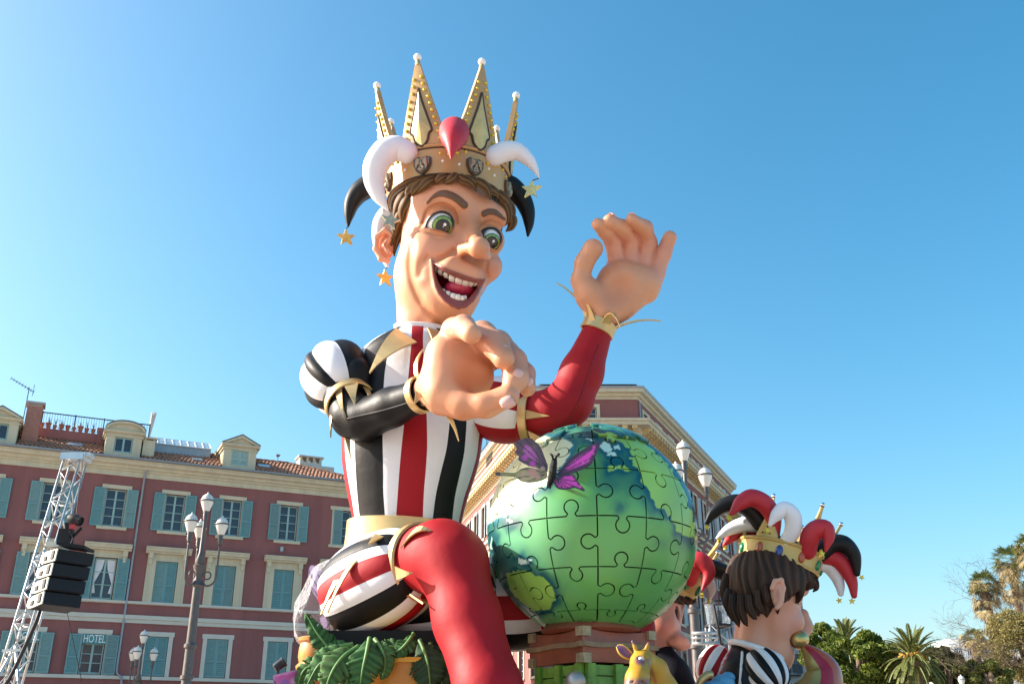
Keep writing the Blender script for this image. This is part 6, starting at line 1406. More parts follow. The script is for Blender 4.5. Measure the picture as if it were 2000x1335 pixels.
b = MB(); b.tube([H(650, 1185, 8, Y=YJ), H(654, 1210, 10, Y=YJ), H(650, 1240, 6, Y=YJ), H(640, 1256, 4, Y=YJ)], [.03, .05, .04, .02], 8); b.build('butterfly_body', m_twig, jar, world=True)
m_bag = bpy.data.materials.new('clear_plastic'); m_bag.use_nodes = True; nn_ = m_bag.node_tree; pb = nn_.nodes['Principled BSDF']; pb.inputs['Base Color'].default_value = (.9, .92, .95, 1); pb.inputs['Roughness'].default_value = .12; pb.inputs['Specular IOR Level'].default_value = .8
tr = nn_.nodes.new('ShaderNodeBsdfTransparent'); mx = nn_.nodes.new('ShaderNodeMixShader'); fr_ = nn_.nodes.new('ShaderNodeLayerWeight'); fr_.inputs['Blend'].default_value = .25; mp_ = nn_.nodes.new('ShaderNodeMapRange'); mp_.inputs['To Min'].default_value = .06; mp_.inputs['To Max'].default_value = .38
nz_ = nn_.nodes.new('ShaderNodeTexNoise'); nz_.inputs['Scale'].default_value = 9; nz_.inputs['Detail'].default_value = 5; bp_ = nn_.nodes.new('ShaderNodeBump'); bp_.inputs['Strength'].default_value = .6; bp_.inputs['Distance'].default_value = .06
nn_.links.new(nz_.outputs['Fac'], bp_.inputs['Height']); nn_.links.new(bp_.outputs[0], pb.inputs['Normal']); nn_.links.new(bp_.outputs[0], fr_.inputs['Normal']); nn_.links.new(fr_.outputs['Facing'], mp_.inputs['Value']); nn_.links.new(mp_.outputs[0], mx.inputs['Fac']); nn_.links.new(tr.outputs[0], mx.inputs[1]); nn_.links.new(pb.outputs[0], mx.inputs[2]); nn_.links.new(mx.outputs[0], nn_.nodes['Material Output'].inputs[0])
prof = [(1254, 40, 0), (1248, 47, -1), (1235, 50, -2), (1210, 51, -1), (1180, 47, 2), (1150, 40, 8), (1125, 33, 14), (1108, 27, 18), (1094, 15, 34), (1080, 3, 45)]; V = []; n = 30
for py, r, off in prof:
    c = H(624 + off, py, 0, Y=YJ)
    for j in range(n):
        a = 2 * math.pi * j / n; fac = 1 + .09 * math.cos(5 * a + py * .03) + .05 * math.cos(9 * a - py * .05); V.append(c + np.array([math.cos(a), math.sin(a), 0]) * r * js * fac + np.array([0, 0, .03 * math.sin(3 * a + py)]))
F = [(i * n + j, i * n + (j + 1) % n, (i + 1) * n + (j + 1) % n, (i + 1) * n + j) for i in range(len(prof) - 1) for j in range(n)] + [tuple((len(prof) - 1) * n + j for j in range(n))]
raw_mesh('plastic_bag', V, F, m_bag, jar, True, sharp=25)
# pink painted panel and spotlight at the float's left end
pk = thing('painted_panel', 'pink painted scenery panel at the left end of the float', 'panel', H(560, 1420, 0, Y=12.0) * np.array([1, 1, 0]) + np.array([0, 0, 1.2])); wf0 = lambda a, b_: 20 - .5 * (a - 530)
wing(pk, 'panel', [(533, 1318), (548, 1314), (566, 1310), (580, 1306), (600, 1310), (606, 1345), (606, 1440), (540, 1440), (534, 1345)], (600, 1420), wf0, 12.0, mat('panel_paint', rough=.4, var=.15, attr=True, coat=.2), (.62, .14, .42), (.75, .32, .62), [-2.6, -2.2], [(556, 1334, 9, (.32, .16, .50)), (575, 1330, 8, (.70, .45, .70)), (548, 1322, 4, (.70, .10, .40)), (590, 1326, 6, (.30, .10, .40))], step=3, border=4, th=.05)
sp_ = thing('spotlight', 'small silver and black spotlight above the pink panel', 'spotlight', H(538, 1420, 10, Y=12.1) * np.array([1, 1, 0]) + np.array([0, 0, 1.2])); c = H(545, 1298, 10, Y=12.1); d = np.array([.75, .25, .62]); d /= np.linalg.norm(d); u = np.cross(d, (0, 1, 0)); u /= np.linalg.norm(u); v = np.cross(d, u); s_ = depth(c) / FPX
b = MB(); b.lathe([(2 * s_, -11 * s_), (8 * s_, -10 * s_), (9 * s_, -4 * s_), (9.5 * s_, 8 * s_), (10.5 * s_, 9 * s_), (10.5 * s_, 12 * s_), (8.5 * s_, 12 * s_), (8 * s_, 6 * s_)], 20, c, axes=[u, v, d]); b.build('can', mat('spot_black', (.03, .03, .03), .4, .3), sp_, smooth=True, world=True)
b = MB(); b.lathe([(8.2 * s_, 6.5 * s_), (5 * s_, 7.5 * s_), (.01, 8 * s_)], 20, c, axes=[u, v, d]); b.build('lens', mat('silver'), sp_, smooth=True, world=True); b = MB(); b.bar(c - v * 11 * s_, c - v * 11 * s_ - np.array([0, 0, 16 * s_]), .02); b.bar(c + v * 11 * s_, c + v * 11 * s_ - np.array([0, 0, 16 * s_]), .02); b.bar(c - v * 11 * s_ - np.array([0, 0, 16 * s_]), c + v * 11 * s_ - np.array([0, 0, 16 * s_]), .02); b.bar(c - np.array([0, 0, 16 * s_]), c * np.array([1, 1, 0]) + np.array([0, 0, 1.2]), .03); b.build('bracket', m_darkmetal, sp_, world=True)
# =================================================================== THE TRUMPET-PLAYING JESTER AT THE RIGHT
YT = 13.4
def T(px, py, w=0): return H(px, py, w, Y=YT)
sT = depth(T(1510, 1150)) / FPX
kb = T(1500, 1420); jt = thing('jester_trumpeter', 'brown-haired jester figure in jewelled gold crown blowing a curved horn', 'carnival figure', (kb[0], kb[1] + .2, 1.2))
def jt_head(q):
    s = sT; d = s_ell(q, T(1500, 1150, 0), (s * 65, s * 80, s * 80)); d = smin(d, s_cap(q, T(1478, 1290, 6), T(1490, 1190, 0), s * 46, s * 50), s * 30)
    d = smin(d, s_ell(q, T(1506, 1214, -4), (s * 40, s * 60, s * 56)), s * 22)
    d = smin(d, np.sqrt(((q - T(1547, 1213, 24)) ** 2).sum(1)) - s * 23, s * 12)                       # cheek
    d = smin(d, s_cap(q, T(1548, 1146, 4), T(1566, 1150, -10), s * 18, s * 14), s * 12)                # brow
    d = smin(d, s_chain(q, [T(1568, 1200, -40), T(1572, 1222, -46), T(1566, 1240, -40)], [s * 12, s * 14, s * 13], s * 10), s * 12)   # far nose
    d = smin(d, s_cap(q, T(1522, 1280, 8), T(1515, 1298, 4), s * 27, s * 24), s * 26)                  # chin
    d = smin(d, s_cap(q, T(1535, 1232, 14), T(1532, 1272, 10), s * 14), s * 10)
    d = smax(d, -s_ell(q, T(1554, 1252, 14), (s * 17, s * 30, s * 17)), s * 5)                         # open mouth round the mouthpiece
    x, y = proj(q); fr = q[:, 1] < YT
    for L in ([(1553, 1176), (1562, 1180), (1572, 1172)], [(1556, 1180), (1563, 1184)]): d = d + s * 2.2 * np.exp(-(d_poly2(x, y, np.array(L, float), False) / 1.8) ** 2) * fr
    return d
V, F = sculpt(jt_head, T(1400, 1335, 0) + np.array([0, -.8, -.1]), T(1610, 1060, 0) + np.array([.1, .8, .1]), .0145)
x, y = proj(V); cc = np.tile(np.array([.68, .34, .235]), (len(V), 1)); cc = blend(cc, .5 * np.exp(-(((x - 1548) / 24) ** 2 + ((y - 1212) / 22) ** 2)), np.array([.70, .32, .28])); cc = blend(cc, .55 * np.exp(-((x - 1505 - (y - 1200) * .05) / 12) ** 2) * (y > 1170), np.array([.50, .19, .10])); cc = blend(cc, .35 * (y > 1225) * sstep(1225, 1290, y), np.array([.58, .25, .14]))
mm_ = np.sqrt(((V - T(1554, 1252, 14)) ** 2).sum(1)) / sT; cc = blend(cc, 1 - sstep(17, 26, mm_ - .25 * np.abs(y - 1252)), np.array([.36, .05, .08])); cc = blend(cc, (d_poly2(x, y, np.array([(1553, 1176), (1562, 1180), (1572, 1172)], float), False) < 1.2) * .8, np.array([.25, .10, .06]))
jh = raw_mesh('head', V, F, m_skin, jt, True, col=cc)
def jt_ear(q):
    s = sT; d = s_ell(q, T(1518, 1158, 84), (s * 12, s * 9, s * 28)); d = smin(d, s_chain(q, [T(1508, 1148, 94), T(1514, 1134, 94), T(1526, 1132, 90), T(1530, 1148, 88), T(1526, 1170, 88), T(1517, 1186, 90)], [s * 4.5] * 6, s * 3), s * 3)
    return smax(d, -s_cap(q, T(1520, 1148, 99), T(1518, 1170, 99), s * 5.5, s * 5), s * 3)
c = T(1516, 1158, 80); V, F = sculpt(jt_ear, c - .3, c + .3, .0125); x, y = proj(V); cc = np.tile(np.array([.70, .36, .25]), (len(V), 1)); cc = blend(cc, .8 * np.exp(-(((x - 1519) / 5) ** 2 + ((y - 1160) / 14) ** 2)), np.array([.42, .15, .09])); raw_mesh('ear', V, F, m_skin, jt, True, col=cc)
# tooth row behind the mouthpiece
for k in range(3):
    b = MB(); b.sphere(T(1541 - k * 1.5, 1236 + k * 8, 10), (sT * 4, sT * 5, sT * 5), 10, 8); b.build('tooth', m_tooth, jh, smooth='all', world=True)
# hair: cap with combed strands
hc = T(1508, 1142, 0)
def hair_phase(q):
    xw = (q[:, 0] - hc[0]) / sT; zw = (q[:, 2] - hc[2]) / sT; wv = (YT - q[:, 1]) / SK; t = np.clip((70 - zw) / 150, 0, 1)
    th = np.arctan2(xw + 6, wv); return th * 15 + 1.1 * np.sin(zw * .03 + th * 3) * t + .4 * np.sin(zw * .08 + th * 7), th, xw, zw, wv
def jt_hair(q):
    s = sT; d = s_ell(q, T(1503, 1146, -2), (s * 87, s * 96, s * 92)); ph, th, xw, zw, wv = hair_phase(q)
    hem = np.interp(xw, [-95, -80, -62, -40, -14, 4, 16, 30, 44, 60, 95], [-62, -80, -84, -72, -56, -44, -26, -36, -14, -2, 6]); hem = hem + 7 * np.sin(th * 19) + 4 * np.sin(th * 31 + 1)
    d = smax(d, (hem - zw) * s, s * 7); d = smax(d, (zw - 62) * s, s * 10)
    return d + s * (2.2 * np.abs(np.sin(ph)) - 1.0 + .7 * np.sin(ph * 2.7 + zw * .05))
V, F = sculpt(jt_hair, T(1395, 1250, 0) + np.array([0, -.95, 0]), T(1615, 1050, 0) + np.array([.05, .95, .1]), .0125)
ph, th, xw, zw, wv = hair_phase(V); m = np.abs(np.sin(ph))
jhair = raw_mesh('hair', V, F, m_hair, jt, True, col=np.array([.085, .042, .026]) * (1 - m[:, None] * .8) + np.array([.014, .008, .006]) * m[:, None] * .8)
def jlock(pts, r):
    global H; P = pts; return lock([(a, b_, w) for a, b_, w in P], r * .78, parent=jhair, base=(.018, .009, .006), hi=(.085, .042, .026))
_H = H
def H(px, py, w=0.0, Y=None): return _H(px, py, w, YT if Y is None else Y)
for pts, r in [([(1424, 1150, 30), (1420, 1175, 36), (1428, 1200, 38), (1432, 1213, 40)], 9), ([(1432, 1160, 50), (1432, 1188, 54), (1440, 1212, 52), (1444, 1224, 50)], 9), ([(1448, 1160, 66), (1448, 1190, 68), (1455, 1212, 64), (1460, 1222, 62)], 9), ([(1462, 1160, 76), (1464, 1185, 76), (1472, 1202, 72), (1478, 1208, 68)], 9),
               ([(1478, 1150, 80), (1480, 1178, 78), (1488, 1192, 74), (1494, 1197, 70)], 8.5), ([(1494, 1140, 82), (1497, 1164, 80), (1502, 1178, 76), (1507, 1182, 70)], 8), ([(1538, 1110, 70), (1540, 1136, 66), (1536, 1160, 60), (1531, 1178, 56)], 8.5), ([(1550, 1106, 62), (1556, 1128, 60), (1552, 1142, 56), (1546, 1153, 52)], 8), ([(1562, 1108, 50), (1570, 1126, 48), (1568, 1138, 46), (1563, 1146, 44)], 8),
               ([(1572, 1112, 36), (1582, 1126, 34), (1584, 1142, 32), (1576, 1152, 32)], 9), ([(1580, 1118, 18), (1590, 1130, 16), (1594, 1146, 14), (1588, 1155, 14)], 9), ([(1420, 1120, 10), (1414, 1150, 14), (1418, 1180, 18), (1422, 1200, 22)], 9)]:
    jlock(pts, r)
# crown: tilted jewelled band, points with silver balls
def crown_small(parent, cpt3, axis, R_px, hb, jewels, spikes, s, Yb, front):
    ax = np.asarray(axis, float); ax /= np.linalg.norm(ax); u = np.cross(ax, (0, 1, 0)); u = -np.cross((0, 1.0, 0), ax) if False else np.cross((0, 1.0, 0), ax); u /= np.linalg.norm(u); f = np.cross(ax, u) * 1.0; f = f if f[1] < 0 else -f; R = R_px * s
    def cp(a, z, r): return cpt3 + u * r * math.sin(a) + f * r * math.cos(a) + ax * z
    hbm = hb * s; prof = [(-.0, 0), (.035, -.01), (.045, .025), (.03, .05), (.035, hbm * .8), (.055, hbm * .84), (.06, hbm * .92), (.04, hbm), (-.02, hbm), (-.02, 0)]; n = 90; V = [cp(2 * math.pi * j / n, z, R * (1 + .06 * z / hbm) + d) for j in range(n) for d, z in prof]; k = len(prof)
    F = [(j * k + i, ((j + 1) % n) * k + i, ((j + 1) % n) * k + (i + 1) % k, j * k + (i + 1) % k) for j in range(n) for i in range(k)]; V = np.array(V)
    t = cp(0, 0, 1) - cpt3
    o = raw_mesh('crown', V, F, m_goldc, parent, True, col=np.tile(np.array([.58, .42, .15]), (len(V), 1)), sharp=45)
    for a, cname in jewels:
        c = cp(R_(a), hbm * .42, R * 1.02 + .03); nr = c - cp(R_(a), hbm * .42, 0); nr /= np.linalg.norm(nr); tg = np.cross(ax, nr); b = MB(); prof_ = [(1.0, -.01), (.95, .015), (.7, .03), (.35, .038), (.01, .04)]
        b.lathe([(r * 10 * s, z) for r, z in prof_], 20, c, axes=[tg * .72, ax * 1.15, nr]); b.build('jewel', mat('jewel_' + cname, {'red': (.42, .09, .035), 'blue': (.015, .06, .28), 'green': (.01, .20, .07)}[cname], .2, var=.1, coat=.5), o, smooth='all', world=True)
    for a, lean, hgt in spikes:
        a = R_(a); base = cp(a, hbm * .98, R * 1.06); tip = cp(a, hbm + hgt * s, R * (1.06 + lean)); v = tip - base; L = np.linalg.norm(v); v /= L; rd = cp(a, 0, 1) - cp(a, 0, 0); uu = np.cross(ax, rd); V = []; nu, nv = 7, 10
        for side in (1, -1):
            for i in range(nv + 1):
                t = i / nv; wd = s * (22 * (1 - t) ** 1.8 + 2.2)
                for j in range(nu):
                    e = j / (nu - 1) * 2 - 1; V.append(base + v * (t * L - (.02 if i == 0 else 0)) + uu * e * wd - rd * (R - math.sqrt(R * R - (e * wd) ** 2)) + rd * .018 * side)
        N = nu * (nv + 1); F = []
        for i in range(nv):
            for j in range(nu - 1):
                q = (i * nu + j, i * nu + j + 1, (i + 1) * nu + j + 1, (i + 1) * nu + j); F += [q, tuple(N + m_ for m_ in q[::-1])]
            for j in (0, nu - 1): F.append((i * nu + j, (i + 1) * nu + j, N + (i + 1) * nu + j, N + i * nu + j))
        sp = raw_mesh('crown_spike', np.array(V), F, m_goldc, o, False, col=np.tile(np.array([.60, .43, .15]), (2 * N, 1)))
        b = MB(); b.sphere(base + v * (L + 3.5 * s), 5 * s, 16, 10); b.build('silver_ball', mat('chrome_ball', (.75, .75, .77), .08, 1.0, var=0), o, smooth='all', world=True)
        b = MB()
        for t, e in ((.10, 0), (.10, .4), (.10, -.4), (.26, 0), (.42, 0)): b.sphere(base + v * L * t + uu * e * s * 20 * (1 - t) + rd * .02, .014, 6, 4)
        meta(b.build('stud', m_dkline, sp, world=True), kind='stuff')
    return o, cp
def ctr_(px, py, w): return T(px, py, w)
axT = np.array([.30, -.02, 1.0]); jc_, cpT = crown_small(jt, T(1519, 1108, 0), axT, 73, 38, [(-42, 'red'), (-14, 'blue'), (18, 'red'), (52, 'green'), (-78, 'green'), (84, 'green'), (120, 'red')], [(-36, .05, 78), (26, .25, 82), (-98, .1, 74), (88, .35, 78), (150, .3, 74), (206, .1, 74)], sT, YT, 0)
b = MB(); ax_ = axT / np.linalg.norm(axT); b.lathe([(70 * sT, 0), (74 * sT, 30 * sT), (60 * sT, 46 * sT), (30 * sT, 56 * sT), (.01, 60 * sT)], 28, T(1519, 1108, 0), axes=[np.cross((0, 1, 0), ax_), np.array([0, 1.0, 0]), ax_]); b.build('cap', m_bfoam, jt, smooth=True, world=True)
for pts, r, m_ in [([(1488, 1020, 30), (1468, 996, 30), (1440, 982, 28), (1412, 988, 26), (1392, 1004, 26), (1381, 1020, 26)], [19, 19, 18, 15, 11, 5], m_bfoam), ([(1512, 1040, 50), (1510, 1010, 62), (1494, 984, 70), (1468, 972, 74), (1446, 982, 76), (1429, 1002, 76)], [12, 16, 18, 18, 14, 5], m_rfoam),
                   ([(1476, 1024, 10), (1452, 1024, 4), (1428, 1032, 0), (1412, 1042, 0), (1401, 1050, 0)], [15, 15, 12, 8, 3], m_wfoam), ([(1474, 1036, -6), (1454, 1036, -12), (1436, 1044, -14), (1422, 1055, -14), (1414, 1064, -14)], [13, 13, 11, 8, 3], m_rfoam),
                   ([(1534, 1058, 66), (1548, 1036, 78), (1548, 1008, 88), (1532, 994, 92), (1516, 1006, 94), (1504, 1024, 94)], [13, 16, 17, 16, 12, 4], m_wfoam), ([(1578, 1076, 66), (1582, 1050, 78), (1594, 1034, 86), (1612, 1032, 90), (1618, 1050, 92), (1613, 1074, 92)], [16, 19, 19, 17, 12, 3], m_rfoam),
                   ([(1600, 1080, 30), (1622, 1062, 34), (1648, 1062, 36), (1666, 1080, 36), (1672, 1100, 36), (1674, 1119, 36)], [18, 18, 17, 14, 10, 6], m_bfoam), ([(1600, 1100, 10), (1618, 1106, 8), (1632, 1122, 6), (1640, 1142, 6), (1642, 1158, 6)], [14, 14, 13, 10, 6], m_wfoam),
                   ([(1606, 1084, 20), (1632, 1090, 20), (1652, 1110, 20), (1664, 1136, 20), (1668, 1162, 20)], [17, 17, 15, 11, 6], m_rfoam)]:
    horn(pts, r, m_, parent=jt, n=16)
m_ystar = mat('yellow_star', (.70, .52, .05), .35, .3, var=.25, scale=20)
for px, py, w, r, tn in ((1425, 1011, 80, 8, .2), (1381, 1029, 26, 6, -.1), (1404, 1053, 0, 6, .1), (1499, 1036, 96, 7, .15), (1604, 1081, 96, 8.5, 0), (1639, 1172, 8, 6.5, .2), (1664, 1173, 22, 7, -.1), (1683, 1127, 38, 6, .5), (1416, 1068, -14, 5, .2)):
    star((px, py, w), r, jt, tn, .5 * math.sin(px), mt=m_ystar)
# costume
b = MB(); Pn = [T(1478, 1272, 10) + np.array([47 * sT * math.cos(a), 46 * sT * math.sin(a), -.12 * math.cos(a)]) for a in np.linspace(0, 2 * math.pi, 33)]; b.tube(Pn, .04, 10, cap=False); b.build('neck_ring', m_wcloth, jt, smooth='all', world=True)
def jt_body(q):
    s = sT; d = s_ell(q, T(1470, 1390, 0), (s * 84, s * 72, s * 118)); return smin(d, s_cap(q, T(1474, 1290, 4), T(1470, 1310, 4), s * 46, s * 60), s * 20)
V, F = sculpt(jt_body, T(1360, 1500, 0) - np.array([0, .9, 0]), T(1580, 1262, 0) + np.array([0, .9, .1]), .03)
x, y = proj(V); cc = np.tile(np.array([.008, .008, .010]), (len(V), 1)); dl = d_poly2(x, y, np.array([(1425, 1265), (1412, 1290), (1398, 1330)], float), False); cc = blend(cc, (dl < 4), np.array([.42, .01, .03])); cc = blend(cc, (dl < 1.6), np.array([.7, .7, .75]))
raw_mesh('torso', V, F, mat('costume_cloth', rough=.5, var=.05, attr=True, spec=.3), jt, True, col=cc)
b = MB(); P_ = []
for py in np.linspace(1272, 1345, 14):
    px = 1450 - (py - 1272) * .08; w0 = 200
    for w_ in np.arange(140, 0, -2.0):
        if jt_body(T(px, py, w_)[None])[0] < 0: break
    P_.append(T(px, py, w_))
b.tube(spline(P_, 3), .018, 8); b.build('piping', m_wcloth, jt, smooth='all', world=True)
c = T(1497, 1312, 52); puff('sleeve_puff', jt, c, T(1522, 1345, 80) - T(1468, 1275, 30), (0, 0, 1), 46 * sT, 36 * sT, [(a, 'wb'[(i % 2)]) for i, a in enumerate(range(-180, 180, 24)) if i < 14], ridge=.10, pw=.75)
c = T(1394, 1300, -10); puff('sleeve_puff', jt, c, (-.6, -.3, -.8), (0, 0, 1), 42 * sT, 30 * sT, [(a, 'wr'[(i % 2)]) for i, a in enumerate(range(-180, 180, 30))], ridge=.08, pw=.75)
# the curved horn he blows
hn = thing('curved_horn', 'curved gold and red horn with round mouthpiece held to the trumpeter\'s mouth', 'horn', T(1600, 1420, 30)); 
b = MB(); b.sphere(T(1560, 1248, 22), 18.5 * sT, 28, 20); b.build('mouthpiece', mat('brass', (.52, .40, .16), .28, .8, var=.15), hn, smooth='all', world=True)
P = spline([T(*q) for q in ((1570, 1262, 24), (1590, 1284, 28), (1606, 1312, 30), (1600, 1350, 34), (1568, 1385, 40), (1510, 1405, 48))], 8); rad = np.interp(np.linspace(0, 1, len(P)), [0, .15, .4, .7, 1], [8, 19, 35, 44, 36]) * sT
Tn = np.gradient(P, axis=0); Tn /= np.linalg.norm(Tn, axis=1)[:, None]; V = []; fm = []; n = 40
for i in range(len(P)):
    nr = np.array([0, -1.0, 0]) - Tn[i] * (-Tn[i][1]); nr /= np.linalg.norm(nr); sd = np.cross(Tn[i], nr); sd = sd if sd[0] < 0 or (i > 24) else -sd
    sd = np.cross(Tn[i], nr)
    for j in range(n):
        a = 2 * math.pi * j / n; V.append(P[i] + rad[i] * (nr * math.cos(a) * .85 + sd * math.sin(a)))
F = []; fmi = []
for i in range(len(P) - 1):
    for j in range(n):
        F.append((i * n + j, i * n + (j + 1) % n, (i + 1) * n + (j + 1) % n, (i + 1) * n + j)); a = 360 * (j + .5) / n; fmi.append(1 if 18 < a < 185 else (2 if a < 18 or a > 345 or 185 < a < 200 else 0))
F.append(tuple(range(n))); fmi.append(0); F.append(tuple((len(P) - 1) * n + j for j in range(n))); fmi.append(0)
raw_mesh('tube', V, F, [mat('horn_red', (.44, .085, .03), .3, var=.3, scale=3, coat=.4), mat('horn_gold', (.40, .30, .10), .35, .5, var=.25, scale=3), mat('horn_rim', (.34, .01, .03), .35, var=.1, coat=.3)], hn, True, fm=fmi, sharp=50)
# blue glove and bracelet at his left side
b = MB()
for q, r in (((1412, 1334, 80), (22, 20, 16)), ((1398, 1345, 90), (26, 20, 16)), ((1422, 1322, 74), (13, 12, 10))): b.sphere(T(*q), np.array(r) * sT, 20, 14)
b.build('glove', mat('blue_glove', (.10, .32, .52), .45, var=.25, scale=4), jt, smooth='all', world=True)
b = MB(); b.tube(spline([T(1362, 1345, 84), T(1370, 1328, 88), T(1380, 1318, 88), T(1390, 1316, 84)], 5), [7 * sT] * 16, 12); b.build('bracelet', m_gold, jt, smooth='all', world=True)

# =================================================================== THE JESTER HALF HIDDEN BEHIND THE GLOBE
YH = 14.2
def T3(px, py, w=0): return _H(px, py, w, YH)
def H(px, py, w=0.0, Y=None): return _H(px, py, w, YH if Y is None else Y)
s3_ = depth(T3(1290, 1190)) / FPX; kb = T3(1290, 1420); jb = thing('jester_behind', 'big-nosed jester figure leaning out from behind the globe', 'carnival figure', (kb[0], kb[1], 1.2))
def jb_head(q):
    s = s3_; d = s_ell(q, T3(1272, 1180, -10), (s * 58, s * 60, s * 66)); d = smin(d, s_ell(q, T3(1282, 1222, 0), (s * 42, s * 48, s * 48)), s * 20); d = smin(d, np.sqrt(((q - T3(1297, 1222, 30)) ** 2).sum(1)) - s * 22, s * 14)
    d = smin(d, s_chain(q, [T3(1326, 1190, -6), T3(1318, 1212, 6), T3(1314, 1236, 20), T3(1328, 1254, 26)], [s * 5, s * 9, s * 13, s * 16], s * 8), s * 9); d = smin(d, s_cap(q, T3(1318, 1248, 34), T3(1340, 1258, 24), s * 14, s * 9), s * 5)
    d = smax(d, -s_ell(q, T3(1312, 1196, 20), (s * 13, s * 12, s * 20)), s * 5); d = smin(d, s_cap(q, T3(1334, 1182, 0), T3(1322, 1214, 14), s * 4.5, s * 6), s * 6); d = smin(d, s_cap(q, T3(1262, 1300, -10), T3(1270, 1230, -10), s * 36), s * 20)
    return d
V, F = sculpt(jb_head, T3(1200, 1310, 0) - np.array([0, .75, 0]), T3(1352, 1110, 0) + np.array([.1, .7, 0]), .0155)
x, y = proj(V); cc = np.tile(np.array([.64, .33, .25]), (len(V), 1)); cc = blend(cc, np.exp(-(((x - 1296) / 18) ** 2 + ((y - 1222) / 15) ** 2)) * .9, np.array([.70, .24, .19])); cc = blend(cc, .7 * np.exp(-(((x - 1320) / 12) ** 2 + ((y - 1246) / 8) ** 2)), np.array([.50, .17, .10]))
raw_mesh('head', V, F, m_skin, jb, True, col=cc)
b = MB(); b.sphere(T3(1310, 1196, 8), 14 * s3_, 20, 14); eb = b.build('eye', m_eye, jb, smooth='all', world=True); V, F = ball_patch(T3(1310, 1196, 8), 14 * s3_, (.6, -.75, -.1), .02, .5, lift=.004); raw_mesh('iris', V, F, mat('dark_iris', (.02, .03, .05), .15, var=.1, coat=.5), eb, True)
for pts in ([(1324, 1166, 20), (1330, 1172, 26), (1334, 1180, 24)], [(1336, 1168, 14), (1343, 1174, 18), (1344, 1182, 16)], [(1346, 1166, 6), (1351, 1172, 8), (1350, 1180, 8)], [(1316, 1164, 30), (1320, 1170, 36), (1322, 1176, 34)]): lock(pts, 9, parent=jb, base=(.03, .018, .012), hi=(.10, .06, .04))
jc2, _ = crown_small(jb, T3(1296, 1150, -20), np.array([.42, -.05, 1.0]), 62, 44, [(30, 'green'), (62, 'green'), (0, 'red'), (-30, 'blue')], [(50, .3, 74), (-10, .2, 70), (105, .25, 66)], s3_, YH, 0)
for pts, r, m_ in [([(1348, 1130, 40), (1352, 1106, 56), (1364, 1096, 66), (1378, 1104, 72), (1384, 1122, 74), (1372, 1151, 74)], [15, 19, 20, 17, 12, 2.5], m_rfoam), ([(1362, 1116, -10), (1382, 1108, -10), (1404, 1114, -10), (1428, 1126, -10), (1450, 1150, -10)], [18, 18, 17, 15, 10], m_bfoam), ([(1376, 1128, 20), (1386, 1136, 22), (1391, 1150, 22), (1388, 1166, 22)], [10, 10, 8, 3], m_wfoam)]: horn(pts, r, m_, parent=jb, n=16)
star((1384, 1172, 24), 6, jb, .3, 1.2, mt=m_ystar); star((1371, 1162, 74), 5, jb, .1, 1.3, mt=m_ystar)
V, F = sculpt(lambda q: s_chain(q, [T3(1268, 1246, -6), T3(1318, 1316, 16), T3(1372, 1420, 20)], [s3_ * 26, s3_ * 27, s3_ * 30], .1), T3(1220, 1440, 0) - np.array([0, .6, 0]), T3(1420, 1200, 0) + np.array([0, .5, 0]), .03); raw_mesh('sleeve', V, F, mat('navy_cloth', (.008, .009, .016), .7, var=.2, spec=.2), jb, True)
H = _H

# =================================================================== STREET LAMPS
m_iron = mat('lamp_iron', (.11, .10, .095), .45, .4, var=.2, scale=6, bump=.1)
m_lglass = mat('lamp_glass', (.72, .70, .63), .25, var=.06, coat=.4); m_lcap = mat('lamp_cap', (.66, .64, .58), .4, var=.08)
def lamp_mesh(kind):
    if kind in _cache: return _cache[kind]
    b = MB(); s = 1.0
    if kind == 'lg': b.lathe([(.085, .0), (.12, .05), (.19, .25), (.225, .36), (.22, .385), (.02, .385)], 24)
    elif kind == 'lc': b.lathe([(.235, .385), (.24, .415), (.21, .43), (.20, .48), (.165, .56), (.10, .62), (.035, .645), (.03, .69), (.012, .71)], 24)
    elif kind == 'lb': b.lathe([(.05, -.34), (.075, -.32), (.06, -.28), (.095, -.20), (.075, -.16), (.10, -.10), (.07, -.06), (.11, -.01), (.09, .01)], 20)
    elif kind == 'lr': b.lathe([(.225, .365), (.262, .375), (.262, .405), (.225, .412)], 24)
    _cache[kind] = b.mesh({'lg': 'lamp_glass', 'lc': 'lamp_cap', 'lb': 'lamp_holder', 'lr': 'lamp_ring'}[kind], {'lg': m_lglass, 'lc': m_lcap, 'lb': m_iron, 'lr': m_iron}[kind], 'all'); return _cache[kind]
